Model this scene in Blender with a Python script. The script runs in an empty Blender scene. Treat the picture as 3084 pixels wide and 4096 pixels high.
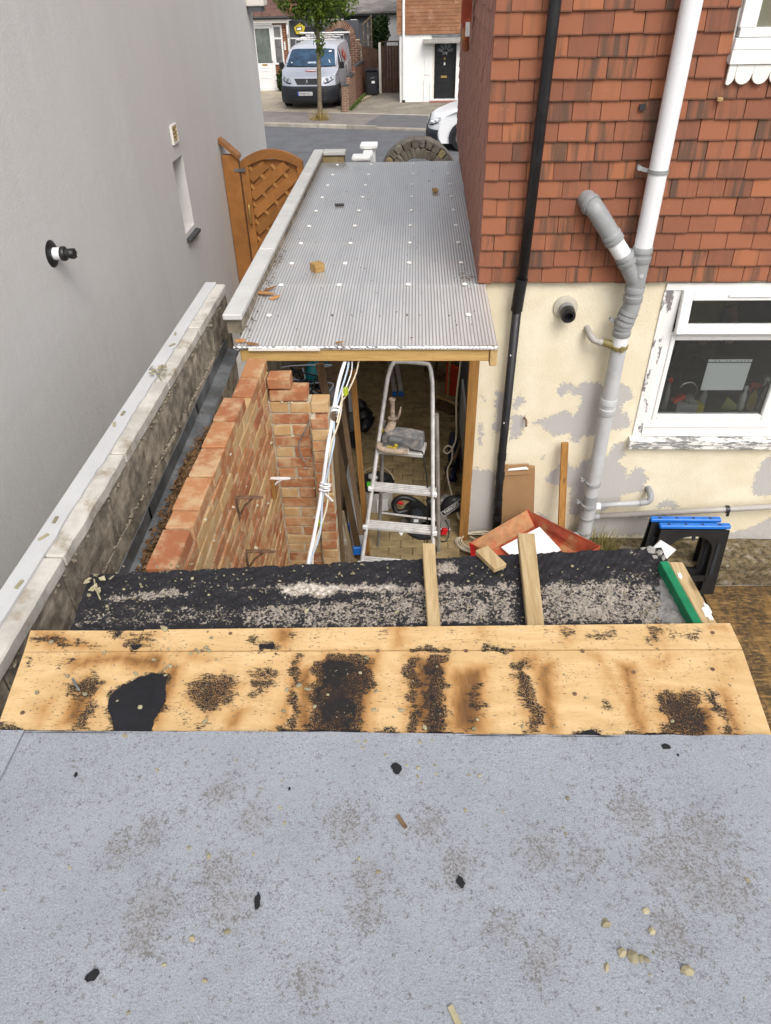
import bpy, bmesh, math, random
import numpy as np
from mathutils import Vector, Matrix, Euler, noise
random.seed(7)
SC = bpy.context.scene
COL = SC.collection
R = math.radians
V = Vector

# ---------------------------------------------------------------- camera, sky, sun, exposure
cam = bpy.data.objects.new('camera', bpy.data.cameras.new('camera'))
COL.objects.link(cam)
SC.camera = cam
cp, cy_, cr = R(37.5), R(2.75), R(-1.25)
_fw = V((-math.sin(cy_) * math.cos(cp), math.cos(cy_) * math.cos(cp), -math.sin(cp)))
_rt = V((math.cos(cy_), math.sin(cy_), 0))
_up = _rt.cross(_fw)
_r2 = _rt * math.cos(cr) + _up * math.sin(cr)
_u2 = _r2.cross(_fw)
cam.matrix_world = Matrix(((_r2.x, _u2.x, -_fw.x, 0), (_r2.y, _u2.y, -_fw.y, 0), (_r2.z, _u2.z, -_fw.z, 3.9), (0, 0, 0, 1)))
cam.data.sensor_fit = 'HORIZONTAL'
cam.data.sensor_width = 36
cam.data.lens = 36 * 711 / 771
cam.data.clip_start = .05
cam.data.clip_end = 400

SUN_EL, SUN_AZ = R(50), R(158)      # azimuth measured clockwise from +Y: behind the camera, to the right
world = bpy.data.worlds.new('World')
SC.world = world
world.use_nodes = True
wn = world.node_tree
bg = wn.nodes['Background']
sky = wn.nodes.new('ShaderNodeTexSky')
sky.sky_type = 'NISHITA'
sky.sun_disc = False
sky.sun_elevation = SUN_EL
sky.sun_rotation = SUN_AZ
sky.dust_density = 5
sky.air_density = 1.0
hs = wn.nodes.new('ShaderNodeHueSaturation')      # thin overcast: the blue of the sky is mostly washed out
hs.inputs['Saturation'].default_value = .34
wn.links.new(sky.outputs[0], hs.inputs['Color'])
wn.links.new(hs.outputs[0], bg.inputs[0])
bg.inputs[1].default_value = .15
sun = bpy.data.objects.new('sun', bpy.data.lights.new('sun', 'SUN'))
COL.objects.link(sun)
sun.data.energy = .65
sun.data.angle = R(25)
sun.data.color = (1, .95, .87)
_sd = V((math.sin(SUN_AZ) * math.cos(SUN_EL), math.cos(SUN_AZ) * math.cos(SUN_EL), math.sin(SUN_EL)))
sun.rotation_euler = _sd.to_track_quat('Z', 'Y').to_euler()
SC.view_settings.view_transform = 'Standard'
SC.view_settings.look = 'None'
SC.view_settings.exposure = 0.57
SC.view_settings.gamma = 1
SC.view_settings.use_curve_mapping = False
SC.render.engine = 'CYCLES'
SC.cycles.max_bounces = 8
SC.cycles.transparent_max_bounces = 12

# ---------------------------------------------------------------- object helpers
WLOC = {}

def tag(o, label=None, cat=None, group=None, kind=None):
    if label: o['label'] = label
    if cat: o['category'] = cat
    if group: o['group'] = group
    if kind: o['kind'] = kind
    return o

def thing(name, label, cat, loc=(0, 0, 0), rz=0, group=None, local=False):
    o = bpy.data.objects.new(name, None)
    o.empty_display_size = .1
    COL.objects.link(o)
    o.location = loc
    o.rotation_euler = (0, 0, rz)
    WLOC[o.name] = V((0, 0, 0)) if local else V(loc)
    return tag(o, label, cat, group)

def link(name, me, m=None, parent=None, kind=None, label=None):
    if m is not None and not me.materials: me.materials.append(m)
    o = bpy.data.objects.new(name, me)
    COL.objects.link(o)
    if parent is not None:
        o.parent = parent
        WLOC[o.name] = WLOC[parent.name]
    else:
        WLOC[o.name] = V((0, 0, 0))
    if kind: o['kind'] = kind
    if label: o['label'] = label
    return o

def rot(rx=0, ry=0, rz=0):
    return Euler((R(rx), R(ry), R(rz))).to_matrix()

def frame_z(d):
    return V(d).normalized().to_track_quat('Z', 'Y').to_matrix()

class MB:
    def __init__(s): s.b = bmesh.new()
    def box(s, c, d, r=None, taper=None):
        c = V(c); vs = []
        for z in (-.5, .5):
            k = 1 if (taper is None or z < 0) else taper
            for x, y in ((-.5, -.5), (.5, -.5), (.5, .5), (-.5, .5)):
                p = V((x * d[0] * k, y * d[1] * k, z * d[2]))
                if r is not None: p = r @ p
                vs.append(s.b.verts.new(c + p))
        for f in ((3, 2, 1, 0), (4, 5, 6, 7), (0, 1, 5, 4), (1, 2, 6, 5), (2, 3, 7, 6), (3, 0, 4, 7)):
            s.b.faces.new([vs[i] for i in f])
        return s
    def mm(s, a, b):
        a, b = V(a), V(b)
        return s.box((a + b) / 2, [abs(x) for x in (b - a)])
    def bar(s, p0, p1, w, h, up=(0, 0, 1)):
        p0, p1 = V(p0), V(p1)
        z = (p1 - p0); L = z.length; z.normalize()
        x = V(up).cross(z)
        if x.length < 1e-4: x = V((1, 0, 0))
        x.normalize(); y = z.cross(x)
        m = Matrix((x, y, z)).transposed()
        return s.box((p0 + p1) / 2, (w, h, L), m)
    def tube(s, pts, r, seg=8, caps=True, closed=False):
        pts = [V(p) for p in pts]
        n = len(pts)
        rs = r if isinstance(r, (list, tuple)) else [r] * n
        rings = []
        px = None
        for i, p in enumerate(pts):
            if closed: t = pts[(i + 1) % n] - pts[i - 1]
            else: t = pts[min(i + 1, n - 1)] - pts[max(i - 1, 0)]
            if t.length < 1e-9: t = V((0, 0, 1))
            t.normalize()
            if px is None:
                px = t.orthogonal().normalized()
            else:
                px = px - t * px.dot(t)
                if px.length < 1e-6: px = t.orthogonal()
                px.normalize()
            py = t.cross(px)
            rings.append([s.b.verts.new(p + (px * math.cos(2 * math.pi * k / seg) + py * math.sin(2 * math.pi * k / seg)) * rs[i]) for k in range(seg)])
        m = n if closed else n - 1
        for i in range(m):
            a, b = rings[i], rings[(i + 1) % n]
            for k in range(seg):
                s.b.faces.new((a[k], a[(k + 1) % seg], b[(k + 1) % seg], b[k]))
        if caps and not closed:
            s.b.faces.new(rings[0][::-1]); s.b.faces.new(rings[-1])
        return s
    def cyl(s, p0, p1, r0, r1=None, seg=16):
        return s.tube([p0, p1], [r0, r0 if r1 is None else r1], seg)
    def lathe(s, prof, o, axis=(0, 0, 1), seg=20):
        return s.tube_profile(prof, o, axis, seg)
    def tube_profile(s, prof, o, axis, seg):
        o = V(o); z = V(axis).normalized(); x = z.orthogonal().normalized(); y = z.cross(x)
        rings = [[s.b.verts.new(o + z * h + (x * math.cos(2 * math.pi * k / seg) + y * math.sin(2 * math.pi * k / seg)) * max(r, 1e-4)) for k in range(seg)] for r, h in prof]
        for a, b in zip(rings, rings[1:]):
            for k in range(seg):
                s.b.faces.new((a[k], a[(k + 1) % seg], b[(k + 1) % seg], b[k]))
        s.b.faces.new(rings[0][::-1]); s.b.faces.new(rings[-1])
        return s
    def prism(s, poly, ext):
        e = V(ext)
        a = [s.b.verts.new(V(p)) for p in poly]
        b = [s.b.verts.new(V(p) + e) for p in poly]
        n = len(a)
        s.b.faces.new(a[::-1]); s.b.faces.new(b)
        for i in range(n):
            s.b.faces.new((a[i], a[(i + 1) % n], b[(i + 1) % n], b[i]))
        return s
    def quad(s, *pts):
        s.b.faces.new([s.b.verts.new(V(p)) for p in pts])
        return s
    def jitter(s, a, sc=3, seed=0):
        for v in s.b.verts:
            q = v.co * sc + V((seed, seed * 2, 0))
            v.co += V((noise.noise(q), noise.noise(q + V((7, 0, 0))), noise.noise(q + V((0, 9, 0))))) * a
        return s
    def build(s, name, m, parent=None, smooth=False, bevel=0, kind=None, label=None, seg=1):
        bmesh.ops.recalc_face_normals(s.b, faces=s.b.faces)
        if parent is not None and WLOC[parent.name].length:
            bmesh.ops.translate(s.b, verts=s.b.verts, vec=-WLOC[parent.name])
        me = bpy.data.meshes.new(name)
        if smooth == True:
            for f in s.b.faces: f.smooth = True
        s.b.to_mesh(me); s.b.free()
        if smooth == 'auto':
            me.shade_smooth()
            me.set_sharp_from_angle(angle=R(40))
        o = link(name, me, m, parent, kind, label)
        if bevel:
            md = o.modifiers.new('bevel', 'BEVEL'); md.width = bevel; md.segments = seg; md.limit_method = 'ANGLE'
        return o

def stone(mb, c, r, seed, flat=.6):
    """an irregular little lump"""
    c = V(c); rnd = random.Random(seed)
    g = bmesh.ops.create_icosphere(mb.b, subdivisions=1, radius=1)
    sx, sy, sz = r * rnd.uniform(.7, 1.4), r * rnd.uniform(.6, 1.1), r * flat * rnd.uniform(.7, 1.2)
    rr = rot(rnd.uniform(-20, 20), rnd.uniform(-20, 20), rnd.uniform(0, 360))
    for v in g['verts']:
        k = rnd.uniform(.65, 1.15)
        v.co = c + rr @ V((v.co.x * sx * k, v.co.y * sy * k, v.co.z * sz * k))

def arc(c, r, a0, a1, n, u=(1, 0, 0), w=(0, 0, 1)):
    c, u, w = V(c), V(u), V(w)
    return [c + u * r * math.cos(R(a0 + (a1 - a0) * i / n)) + w * r * math.sin(R(a0 + (a1 - a0) * i / n)) for i in range(n + 1)]

def catmull(pts, n=6):
    pts = [V(p) for p in pts]
    out = []
    for i in range(len(pts) - 1):
        p0, p1, p2, p3 = pts[max(i - 1, 0)], pts[i], pts[i + 1], pts[min(i + 2, len(pts) - 1)]
        for k in range(n):
            t = k / n
            out.append(.5 * ((2 * p1) + (p2 - p0) * t + (2 * p0 - 5 * p1 + 4 * p2 - p3) * t * t + (3 * p1 - p0 - 3 * p2 + p3) * t ** 3))
    out.append(pts[-1])
    return out

def text(name, s, size, mtx, m, parent, ext=.0008, label=None):
    cu = bpy.data.curves.new(name, 'FONT')
    cu.body = s; cu.size = size; cu.extrude = ext; cu.align_x = 'CENTER'; cu.align_y = 'CENTER'
    t = bpy.data.objects.new('tmp', cu); COL.objects.link(t)
    bpy.context.view_layer.update()
    me = bpy.data.meshes.new_from_object(t.evaluated_get(bpy.context.evaluated_depsgraph_get()))
    bpy.data.objects.remove(t); bpy.data.curves.remove(cu)
    me.transform(mtx)
    me.materials.clear()
    if parent is not None: me.transform(Matrix.Translation(-WLOC[parent.name]))
    return link(name, me, m, parent, label=label)

def field(polys, X, Y, feather, wob=0.0, seed=0):
    """soft-edged union of polygons, evaluated on arrays"""
    out = np.zeros_like(X)
    if wob:
        s = seed
        X = X + wob * (np.sin(Y * 61 + s) + np.sin(Y * 137 + X * 89 + s * 2) * .6 + np.sin(X * 211 - Y * 53) * .4)
        Y = Y + wob * (np.sin(X * 67 + 1 + s) + np.sin(X * 149 + Y * 97 + 2) * .6 + np.sin(Y * 199 + X * 41) * .4)
    for p in polys:
        v = p[0]; q = np.array(p[1:]).reshape(-1, 2)
        a, b = q.min(0) - feather * 2, q.max(0) + feather * 2
        m = (X > a[0]) & (X < b[0]) & (Y > a[1]) & (Y < b[1])
        if not m.any(): continue
        x, y = X[m], Y[m]
        ins = np.zeros(x.shape, bool); d = np.full(x.shape, 9.)
        for i in range(len(q)):
            x0, y0 = q[i]; x1, y1 = q[(i + 1) % len(q)]
            ex, ey = x1 - x0, y1 - y0
            t = np.clip(((x - x0) * ex + (y - y0) * ey) / (ex * ex + ey * ey + 1e-12), 0, 1)
            d = np.minimum(d, np.hypot(x - x0 - t * ex, y - y0 - t * ey))
            c = (y0 > y) != (y1 > y)
            ins ^= c & (x < (x1 - x0) * (y - y0) / (y1 - y0 + 1e-12) + x0)
        sd = np.where(ins, d, -d)
        f = np.clip(sd / feather + .5, 0, 1); f = f * f * (3 - 2 * f)
        out[m] = np.maximum(out[m], v * f)
    return out

def grid(name, c00, c10, c11, c01, nu, nv, m, parent=None, attrs={}, disp=None, thick=0, kind=None, label=None, smooth=True):
    """bilinear sheet with per-point float attributes; disp moves it along its normal; thick adds a skirt below"""
    c00, c10, c11, c01 = [np.array(c, float) for c in (c00, c10, c11, c01)]
    u, v = np.meshgrid(np.linspace(0, 1, nu + 1), np.linspace(0, 1, nv + 1))
    P = (c00 * ((1 - u) * (1 - v))[..., None] + c10 * (u * (1 - v))[..., None] + c11 * (u * v)[..., None] + c01 * ((1 - u) * v)[..., None])
    N = np.cross(c10 - c00, c01 - c00); N /= np.linalg.norm(N)
    A = {k: f(P) for k, f in attrs.items()}
    if disp is not None: P = P + N * disp(P)[..., None]
    W = nu + 1
    co = P.reshape(-1, 3)
    ii = np.arange(nu)[None, :] + np.arange(nv)[:, None] * W
    F = np.stack([ii, ii + 1, ii + 1 + W, ii + W], -1).reshape(-1, 4).tolist()
    if thick:
        ring = list(range(W)) + [W * j + nu for j in range(1, nv + 1)] + [nv * W + i for i in range(nu - 1, -1, -1)] + [W * j for j in range(nv - 1, 0, -1)]
        n0 = len(co)
        co = np.vstack([co, co[ring] - N * thick])
        L = len(ring)
        for i in range(L):
            F.append((ring[i], n0 + i, n0 + (i + 1) % L, ring[(i + 1) % L]))
    if parent is not None: co = co - np.array(WLOC[parent.name])
    me = bpy.data.meshes.new(name)
    me.from_pydata(co.tolist(), [], F)
    for k, a in A.items():
        at = me.attributes.new(k, 'FLOAT', 'POINT')
        full = np.zeros(len(co), np.float32); full[:a.size] = a.reshape(-1)
        if thick: full[a.size:] = a.reshape(-1)[ring]
        at.data.foreach_set('value', full)
    if smooth:
        me.shade_smooth(); me.set_sharp_from_angle(angle=R(50))
    me.update()
    return link(name, me, m, parent, kind, label)

# ---------------------------------------------------------------- material helpers
class NT:
    def __init__(s, name):
        s.m = bpy.data.materials.new(name); s.m.use_nodes = True
        s.t = s.m.node_tree
        s.p = s.t.nodes['Principled BSDF']
        s.out = s.t.nodes['Material Output']
        s.tc = s.t.nodes.new('ShaderNodeTexCoord')
        s.co = s.tc.outputs['Object']
    def node(s, typ, ins={}, **kw):
        n = s.t.nodes.new(typ)
        for k, v in kw.items(): setattr(n, k, v)
        for k, v in ins.items(): s.set(n.inputs[k], v)
        return n
    def set(s, i, v):
        if isinstance(v, bpy.types.NodeSocket): s.t.links.new(v, i)
        else:
            if hasattr(i.default_value, '__len__') and len(i.default_value) == 4 and len(v) == 3: v = (*v, 1)
            i.default_value = v
    def noise(s, sc, det=4, ro=.6, co=None, dist=0):
        return s.node('ShaderNodeTexNoise', {'Vector': s.co if co is None else co, 'Scale': sc, 'Detail': det, 'Roughness': ro, 'Distortion': dist}).outputs[0]
    def vor(s, sc, co=None, feat='F1', out=0, rnd=1):
        return s.node('ShaderNodeTexVoronoi', {'Vector': s.co if co is None else co, 'Scale': sc, 'Randomness': rnd}, feature=feat).outputs[out]
    def scale(s, v, co=None):
        return s.node('ShaderNodeMapping', {'Vector': s.co if co is None else co, 'Scale': v}).outputs[0]
    def shift(s, v, co=None):
        return s.node('ShaderNodeVectorMath', {0: s.co if co is None else co, 1: v}, operation='ADD').outputs[0]
    def math(s, op, a, b=0, c=0, clamp=False):
        return s.node('ShaderNodeMath', {0: a, 1: b, 2: c}, operation=op, use_clamp=clamp).outputs[0]
    def step(s, v, a, b, to0=0, to1=1):
        return s.node('ShaderNodeMapRange', {'Value': v, 'From Min': a, 'From Max': b, 'To Min': to0, 'To Max': to1}, interpolation_type='SMOOTHSTEP').outputs[0]
    def mix(s, f, a, b, mode='MIX'):
        n = s.node('ShaderNodeMix', {}, data_type='RGBA', blend_type=mode)
        s.set(n.inputs[0], f); s.set(n.inputs[6], a); s.set(n.inputs[7], b)
        return n.outputs[2]
    def attr(s, k):
        return s.node('ShaderNodeAttribute', attribute_name=k).outputs['Fac']
    def rand(s):
        return s.node('ShaderNodeObjectInfo').outputs['Random']
    def bump(s, h, st=.3, dist=.01, prev=None):
        ins = {'Height': h, 'Strength': st, 'Distance': dist}
        if prev is not None: ins['Normal'] = prev
        return s.node('ShaderNodeBump', ins).outputs[0]
    def done(s, col, rough=.7, bump=None, metal=0, spec=.5):
        s.set(s.p.inputs['Base Color'], col); s.set(s.p.inputs['Roughness'], rough)
        s.set(s.p.inputs['Metallic'], metal); s.set(s.p.inputs['Specular IOR Level'], spec)
        if bump is not None: s.set(s.p.inputs['Normal'], bump)
        return s.m

def M(name, col, rough=.6, var=.25, sc=6, bs=0, bsc=80, metal=0, dirt=None, damt=.35, dsc=3, rnd=0, spec=.4, rv=.1):
    """plain painted / plastic / metal surface with soft mottling, optional dirt patches, per-object variation and grain"""
    n = NT(name)
    co = n.co
    if rnd:
        r = n.rand()
        co = n.shift(n.node('ShaderNodeCombineXYZ', {0: n.math('MULTIPLY', r, 37), 1: n.math('MULTIPLY', r, 91), 2: n.math('MULTIPLY', r, 53)}).outputs[0])
    v = n.noise(sc, 5, .6, co)
    c = n.mix(n.step(v, .3, .7), [x * (1 - var) for x in col], [min(1, x * (1 + var)) for x in col])
    if rnd: c = n.mix(1, c, n.mix(r, [1 - rnd] * 3, [1 + rnd] * 3), 'MULTIPLY')
    if dirt: c = n.mix(n.math('MULTIPLY', n.step(n.noise(dsc, 7, .7, co), .5, .68), damt), c, dirt)
    b = n.bump(n.noise(bsc, 4, .6, co), bs, .004) if bs else None
    return n.done(c, n.step(n.noise(sc * 3, 3, .5, co), .2, .8, max(0, rough - rv), min(1, rough + rv)), b, metal, spec)

def wood(name, light, dark, rough=.75, axis='Y', rings=26, dirt=None, damt=.3, rnd=.15):
    """sawn timber: fine stretched grain along one axis, darker bands, knots"""
    n = NT(name)
    r = n.rand()
    co = n.shift(n.node('ShaderNodeCombineXYZ', {0: n.math('MULTIPLY', r, 17), 1: n.math('MULTIPLY', r, 29), 2: n.math('MULTIPLY', r, 23)}).outputs[0])
    st = {'X': (.06, 1, 1), 'Y': (1, .06, 1), 'Z': (1, 1, .06)}[axis]
    g = n.noise(rings * 5, 4, .6, n.scale(st, co))
    bnd = n.noise(rings, 2, .5, n.scale(st, co), .6)
    k = n.vor(7, n.scale({'X': (.4, 1, 1), 'Y': (1, .4, 1), 'Z': (1, 1, .4)}[axis], co))
    c = n.mix(n.step(n.math('ADD', n.math('MULTIPLY', g, .5), n.math('MULTIPLY', bnd, .5)), .35, .65), dark, light)
    c = n.mix(n.step(k, .06, .14, .85, 0), c, [x * .45 for x in dark])
    c = n.mix(1, c, n.mix(r, [1 - rnd] * 3, [1 + rnd] * 3), 'MULTIPLY')
    if dirt: c = n.mix(n.math('MULTIPLY', n.step(n.noise(5, 6, .7, co), .5, .7), damt), c, dirt)
    return n.done(c, rough, n.bump(g, .25, .002))
PEEL=[[1.068,1.368,1.111,1.441,1.195,1.398,1.243,1.427,1.306,1.441,1.402,1.412,1.502,1.434,1.6,1.398,1.643,1.309,1.585,1.264,1.57,1.203,1.648,1.142,1.666,1.048,1.574,1.032,1.441,1.016,1.367,0.967,1.312,0.967,1.305,0.918,1.251,0.91,1.211,0.999,1.079,0.966,1.03,1.03,0.999,1.062,0.886,1.093,1.043,1.14,1.143,1.203,1.23,1.156,1.259,1.233,1.265,1.279,1.246,1.324,1.149,1.353,1.102,1.309],[0.616,1.247,0.621,1.353,0.679,1.368,0.712,0.981,0.633,1.013,0.609,1.061,0.645,1.124],[0.752,1.293,0.809,1.323,0.84,1.278,0.793,1.217,0.76,1.202],[0.751,1.155,0.853,1.156,0.867,1.077,0.818,0.949,0.764,0.932],[1.071,0.56,1.12,0.631,1.206,0.735,1.3,0.667,1.397,0.769,1.487,0.736,1.556,0.82,1.57,0.903,1.649,0.92,1.674,0.788,1.627,0.737,1.71,0.669,1.729,0.565,1.777,0.687,1.854,0.653,1.9,0.566,1.882,0.442,1.799,0.423,1.73,0.404,1.7,0.331,1.598,0.237,1.477,0.254,1.37,0.178,1.32,0.215,1.296,0.491,1.21,0.49,1.088,0.543],[0.474,0.662,0.661,0.645,0.721,0.055,0.574,-0.026,0.481,-0.027],[2.761,0.449,2.741,0.589,2.756,0.726,2.806,0.81,2.854,0.81,2.972,0.432,2.838,0.404],[2.017,0.278,2.086,0.362,2.179,0.335,2.221,0.28],[1.51,0.141,1.726,0.181,1.963,0.183,2.046,0.069,2.017,-0.009,1.81,-0.032,1.519,-0.015],[2.631,-0.003,2.769,0.038,2.876,0.078,2.995,0.194,3.137,-0.096,2.652,-0.082],[0.505,1.076,0.539,1.084,0.543,0.915,0.518,0.865],[0.51,1.323,0.545,1.293,0.521,1.262],[1.01,0.784,1.037,0.793,1.035,0.751],[1.05,0.232,1.132,0.175,1.168,0.118,1.063,0.117]]
TAR=[[1,-0.838,1.223,-0.83,1.248,-0.787,1.287,-0.74,1.314,-0.701,1.302,-0.678,1.218,-0.693,1.155,-0.685,1.106,-0.784,1.104,-0.801,1.145,-0.83,1.191],[0.85,-0.28,1.354,-0.234,1.391,-0.164,1.393,-0.12,1.366,-0.11,1.297,-0.139,1.214,-0.133,1.126,-0.26,1.123,-0.277,1.211],[0.7,-0.35,1.38,-0.326,1.389,-0.316,1.259,-0.302,1.126,-0.324,1.125,-0.336,1.258],[0.55,-0.64,1.277,-0.588,1.321,-0.519,1.323,-0.474,1.272,-0.494,1.206,-0.54,1.174,-0.62,1.204],[0.45,-0.477,1.324,-0.408,1.37,-0.38,1.326,-0.398,1.224,-0.443,1.215],[0.52,-0.986,1.262,-0.926,1.323,-0.875,1.281,-0.866,1.198,-0.842,1.114,-0.9,1.112,-0.913,1.197],[0.4,-1.035,1.348,-0.982,1.377,-0.971,1.331,-1.031,1.321],[0.4,-0.653,1.203,-0.587,1.15,-0.524,1.159,-0.528,1.121,-0.592,1.119],[0.4,-1.14,1.374,-1.108,1.383,-1.091,1.311,-1.104,1.276],[0.45,-0.892,1.474,-0.773,1.476,-0.765,1.399,-0.869,1.407],[0.5,-1.178,1.459,-1.074,1.461,-0.92,1.406,-1.043,1.403,-1.131,1.421],[0.95,-0.843,1.417,-0.807,1.417,-0.823,1.398],[0.95,-0.453,1.424,-0.411,1.43,-0.408,1.411,-0.451,1.41],[0.95,-0.48,1.452,-0.462,1.453,-0.464,1.443],[0.95,-0.914,1.474,-0.886,1.479,-0.889,1.445],[0.5,-0.369,1.489,-0.339,1.489,-0.353,1.426],[0.35,-0.325,1.49,-0.273,1.491,-0.259,1.428,-0.302,1.427],[0.35,-0.555,1.461,-0.529,1.442,-0.54,1.423],[1,-0.4,1.122,-0.261,1.136,-0.134,1.136,-0.029,1.127,-0.028,1.114,-0.397,1.105],[1,-1.098,1.118,-1.039,1.117,-1.019,1.102,-1.09,1.101],[0.75,-0.009,1.391,0.018,1.401,0.024,1.117,-0.007,1.117,-0.002,1.263,-0.022,1.338],[0.8,0.043,1.401,0.095,1.402,0.092,1.119,0.04,1.118],[0.7,0.298,1.388,0.335,1.389,0.332,1.311,0.352,1.214,0.342,1.139,0.311,1.138,0.309,1.229,0.292,1.31],[0.45,0.158,1.291,0.192,1.308,0.212,1.227,0.183,1.18,0.155,1.135,0.148,1.226],[0.68,0.68,1.277,0.769,1.295,0.796,1.255,0.771,1.138,0.66,1.135],[0.6,0.821,1.296,0.838,1.288,0.852,1.143,0.821,1.143,0.819,1.248],[1,0.819,1.28,0.83,1.272,0.832,1.221,0.821,1.225],[0.4,0.537,1.307,0.544,1.219,0.55,1.158,0.531,1.158,0.522,1.234],[0.55,0.445,1.522,0.503,1.523,0.456,1.455],[0.4,0.387,1.521,0.424,1.522,0.394,1.464],[0.35,0.524,1.524,0.617,1.525,0.601,1.449,0.528,1.466],[0.55,0.711,1.527,0.754,1.528,0.724,1.442,0.698,1.451],[0.35,0.758,1.518,0.893,1.521,0.844,1.453,0.749,1.461],[0.4,-0.112,1.512,-0.076,1.513,-0.067,1.445,-0.109,1.445],[0.4,0.105,1.506,0.134,1.507,0.118,1.458],[0.25,-0.01,1.494,0.091,1.496,0.09,1.477],[1,0.434,1.135,0.473,1.149,0.495,1.135,0.493,1.124,0.432,1.123],[1,0.563,1.135,0.592,1.142,0.597,1.127],[1,-0.094,1.124,-0.057,1.123,-0.056,1.112,-0.094,1.111],[0.9,-0.003,1.42,0.102,1.421,0.06,1.411,-0.003,1.413],[0.9,0.214,1.423,0.298,1.428,0.255,1.416]]
BROWN=[[0.8,-1.01,1.358,-0.863,1.388,-0.727,1.391,-0.713,1.319,-0.769,1.318,-0.886,1.351,-0.979,1.314],[0.6,-1.027,1.195,-0.986,1.228,-0.983,1.156,-1.003,1.11],[0.7,-0.681,1.383,-0.627,1.393,-0.577,1.366,-0.667,1.355],[0.8,-0.414,1.493,-0.362,1.494,-0.368,1.435,-0.404,1.435],[0.8,-1.152,1.469,-1.085,1.47,-0.96,1.415,-1.029,1.404,-1.124,1.421],[0.9,-0.327,1.344,-0.279,1.345,-0.261,1.134,-0.299,1.133],[0.4,-0.722,1.373,-0.653,1.303,-0.656,1.211],[0.7,-0.41,1.425,-0.368,1.435,-0.365,1.412],[0.6,-0.29,1.381,-0.108,1.394,-0.096,1.138,-0.261,1.134],[0.7,-0.069,1.513,-0.025,1.514,-0.024,1.427,-0.052,1.427],[0.6,0.193,1.518,0.229,1.518,0.204,1.469],[0.75,-0.016,1.4,0.108,1.393,0.101,1.178,0.209,1.181,0.2,1.15,-0.013,1.131],[0.6,0.283,1.415,0.394,1.417,0.366,1.312,0.316,1.345],[0.55,0.52,1.424,0.56,1.42,0.599,1.235,0.558,1.227,0.548,1.299],[0.6,0.687,1.405,0.775,1.407,0.72,1.353,0.675,1.361],[0.4,0.871,1.408,0.959,1.428,0.934,1.357,0.845,1.289],[0.5,0.849,1.322,0.902,1.323,0.868,1.281,0.836,1.28],[0.5,0.69,1.199,0.791,1.201,0.76,1.141,0.661,1.139],[0.8,0.909,1.526,0.944,1.527,0.94,1.512]]
PALE=[[0.75,-1.03,1.68,-0.861,1.712,-0.823,1.724,-0.742,1.697,-0.807,1.667,-1.018,1.647],[0.6,-0.75,1.728,-0.466,1.738,-0.463,1.722,-0.738,1.712],[0.95,-0.457,1.736,-0.371,1.761,-0.182,1.747,-0.041,1.755,-0.04,1.714,-0.188,1.712,-0.329,1.681,-0.442,1.69],[0.42,-1.09,1.623,-0.72,1.641,-0.559,1.632,-0.542,1.543,-1.079,1.533],[0.62,-0.559,1.632,-0.04,1.703,-0.037,1.552,-0.542,1.543],[0.62,-0.123,1.704,0.349,1.718,0.334,1.576,-0.116,1.567],[0.72,-0.125,1.75,-0.029,1.757,0.051,1.753,0.115,1.76,0.21,1.75,0.356,1.775,0.349,1.712,-0.122,1.698],[0.7,0.427,1.77,0.515,1.778,0.677,1.792,0.811,1.759,0.819,1.649,0.875,1.586,0.401,1.577],[0.4,0.644,1.827,0.849,1.842,0.826,1.76,0.674,1.78],[0.85,0.077,1.855,0.152,1.875,0.158,1.808,0.084,1.794],[0.9,0.701,1.69,0.747,1.691,0.751,1.648,0.706,1.647],[0.8,0.768,1.929,0.797,1.929,0.783,1.903],[0.7,0.822,1.962,0.862,1.956,0.87,1.892,0.857,1.904]]
CONC=[[1,0.834,1.818,0.877,1.831,0.89,1.586,0.779,1.584]]
# ---------------------------------------------------------------- special materials
def mat_felt():
    n = NT('mineral_felt')
    c = n.mix(n.step(n.noise(4, 5, .6), .3, .7), (.335, .355, .40), (.378, .398, .445))
    c = n.mix(1, c, n.mix(n.step(n.noise(420, 3, .7), .3, .72), (.70, .70, .70), (1.20, 1.20, 1.20)), 'MULTIPLY')
    d = n.attr('dirt')
    reg = n.math('ADD', n.math('MULTIPLY', n.step(n.noise(3.5, 4, .6), .35, .65), .5), n.math('MULTIPLY', d, .6))
    fine = n.math('ADD', n.noise(210, 4, .7), n.math('MULTIPLY', reg, .075))
    c = n.mix(n.math('MULTIPLY', n.step(fine, .60, .66), .66), c, (.12, .115, .11))
    cl = n.math('ADD', n.noise(58, 7, .74), n.math('MULTIPLY', d, .135))
    grit = n.step(n.noise(170, 4, .72), .44, .56)
    c = n.mix(n.math('MULTIPLY', n.math('MULTIPLY', n.step(cl, .545, .625), grit), .78), c, (.14, .128, .112))
    c = n.mix(n.math('MULTIPLY', n.step(n.math('ADD', d, n.math('MULTIPLY', n.math('SUBTRACT', n.noise(22, 6, .7), .5), 1.6)), .3, 1), .22), c, (.24, .215, .18))
    dots = n.vor(62)
    c = n.mix(n.math('MULTIPLY', n.math('MULTIPLY', n.step(dots, .10, .15, 1, 0), n.step(n.noise(13, 4), .53, .6)), .85), c, (.09, .085, .08))
    b = n.bump(n.noise(240, 4, .75), .8, .005)
    b = n.bump(n.noise(38, 5, .6), .3, .008, b)
    return n.done(c, .85, b, spec=.3)

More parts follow.
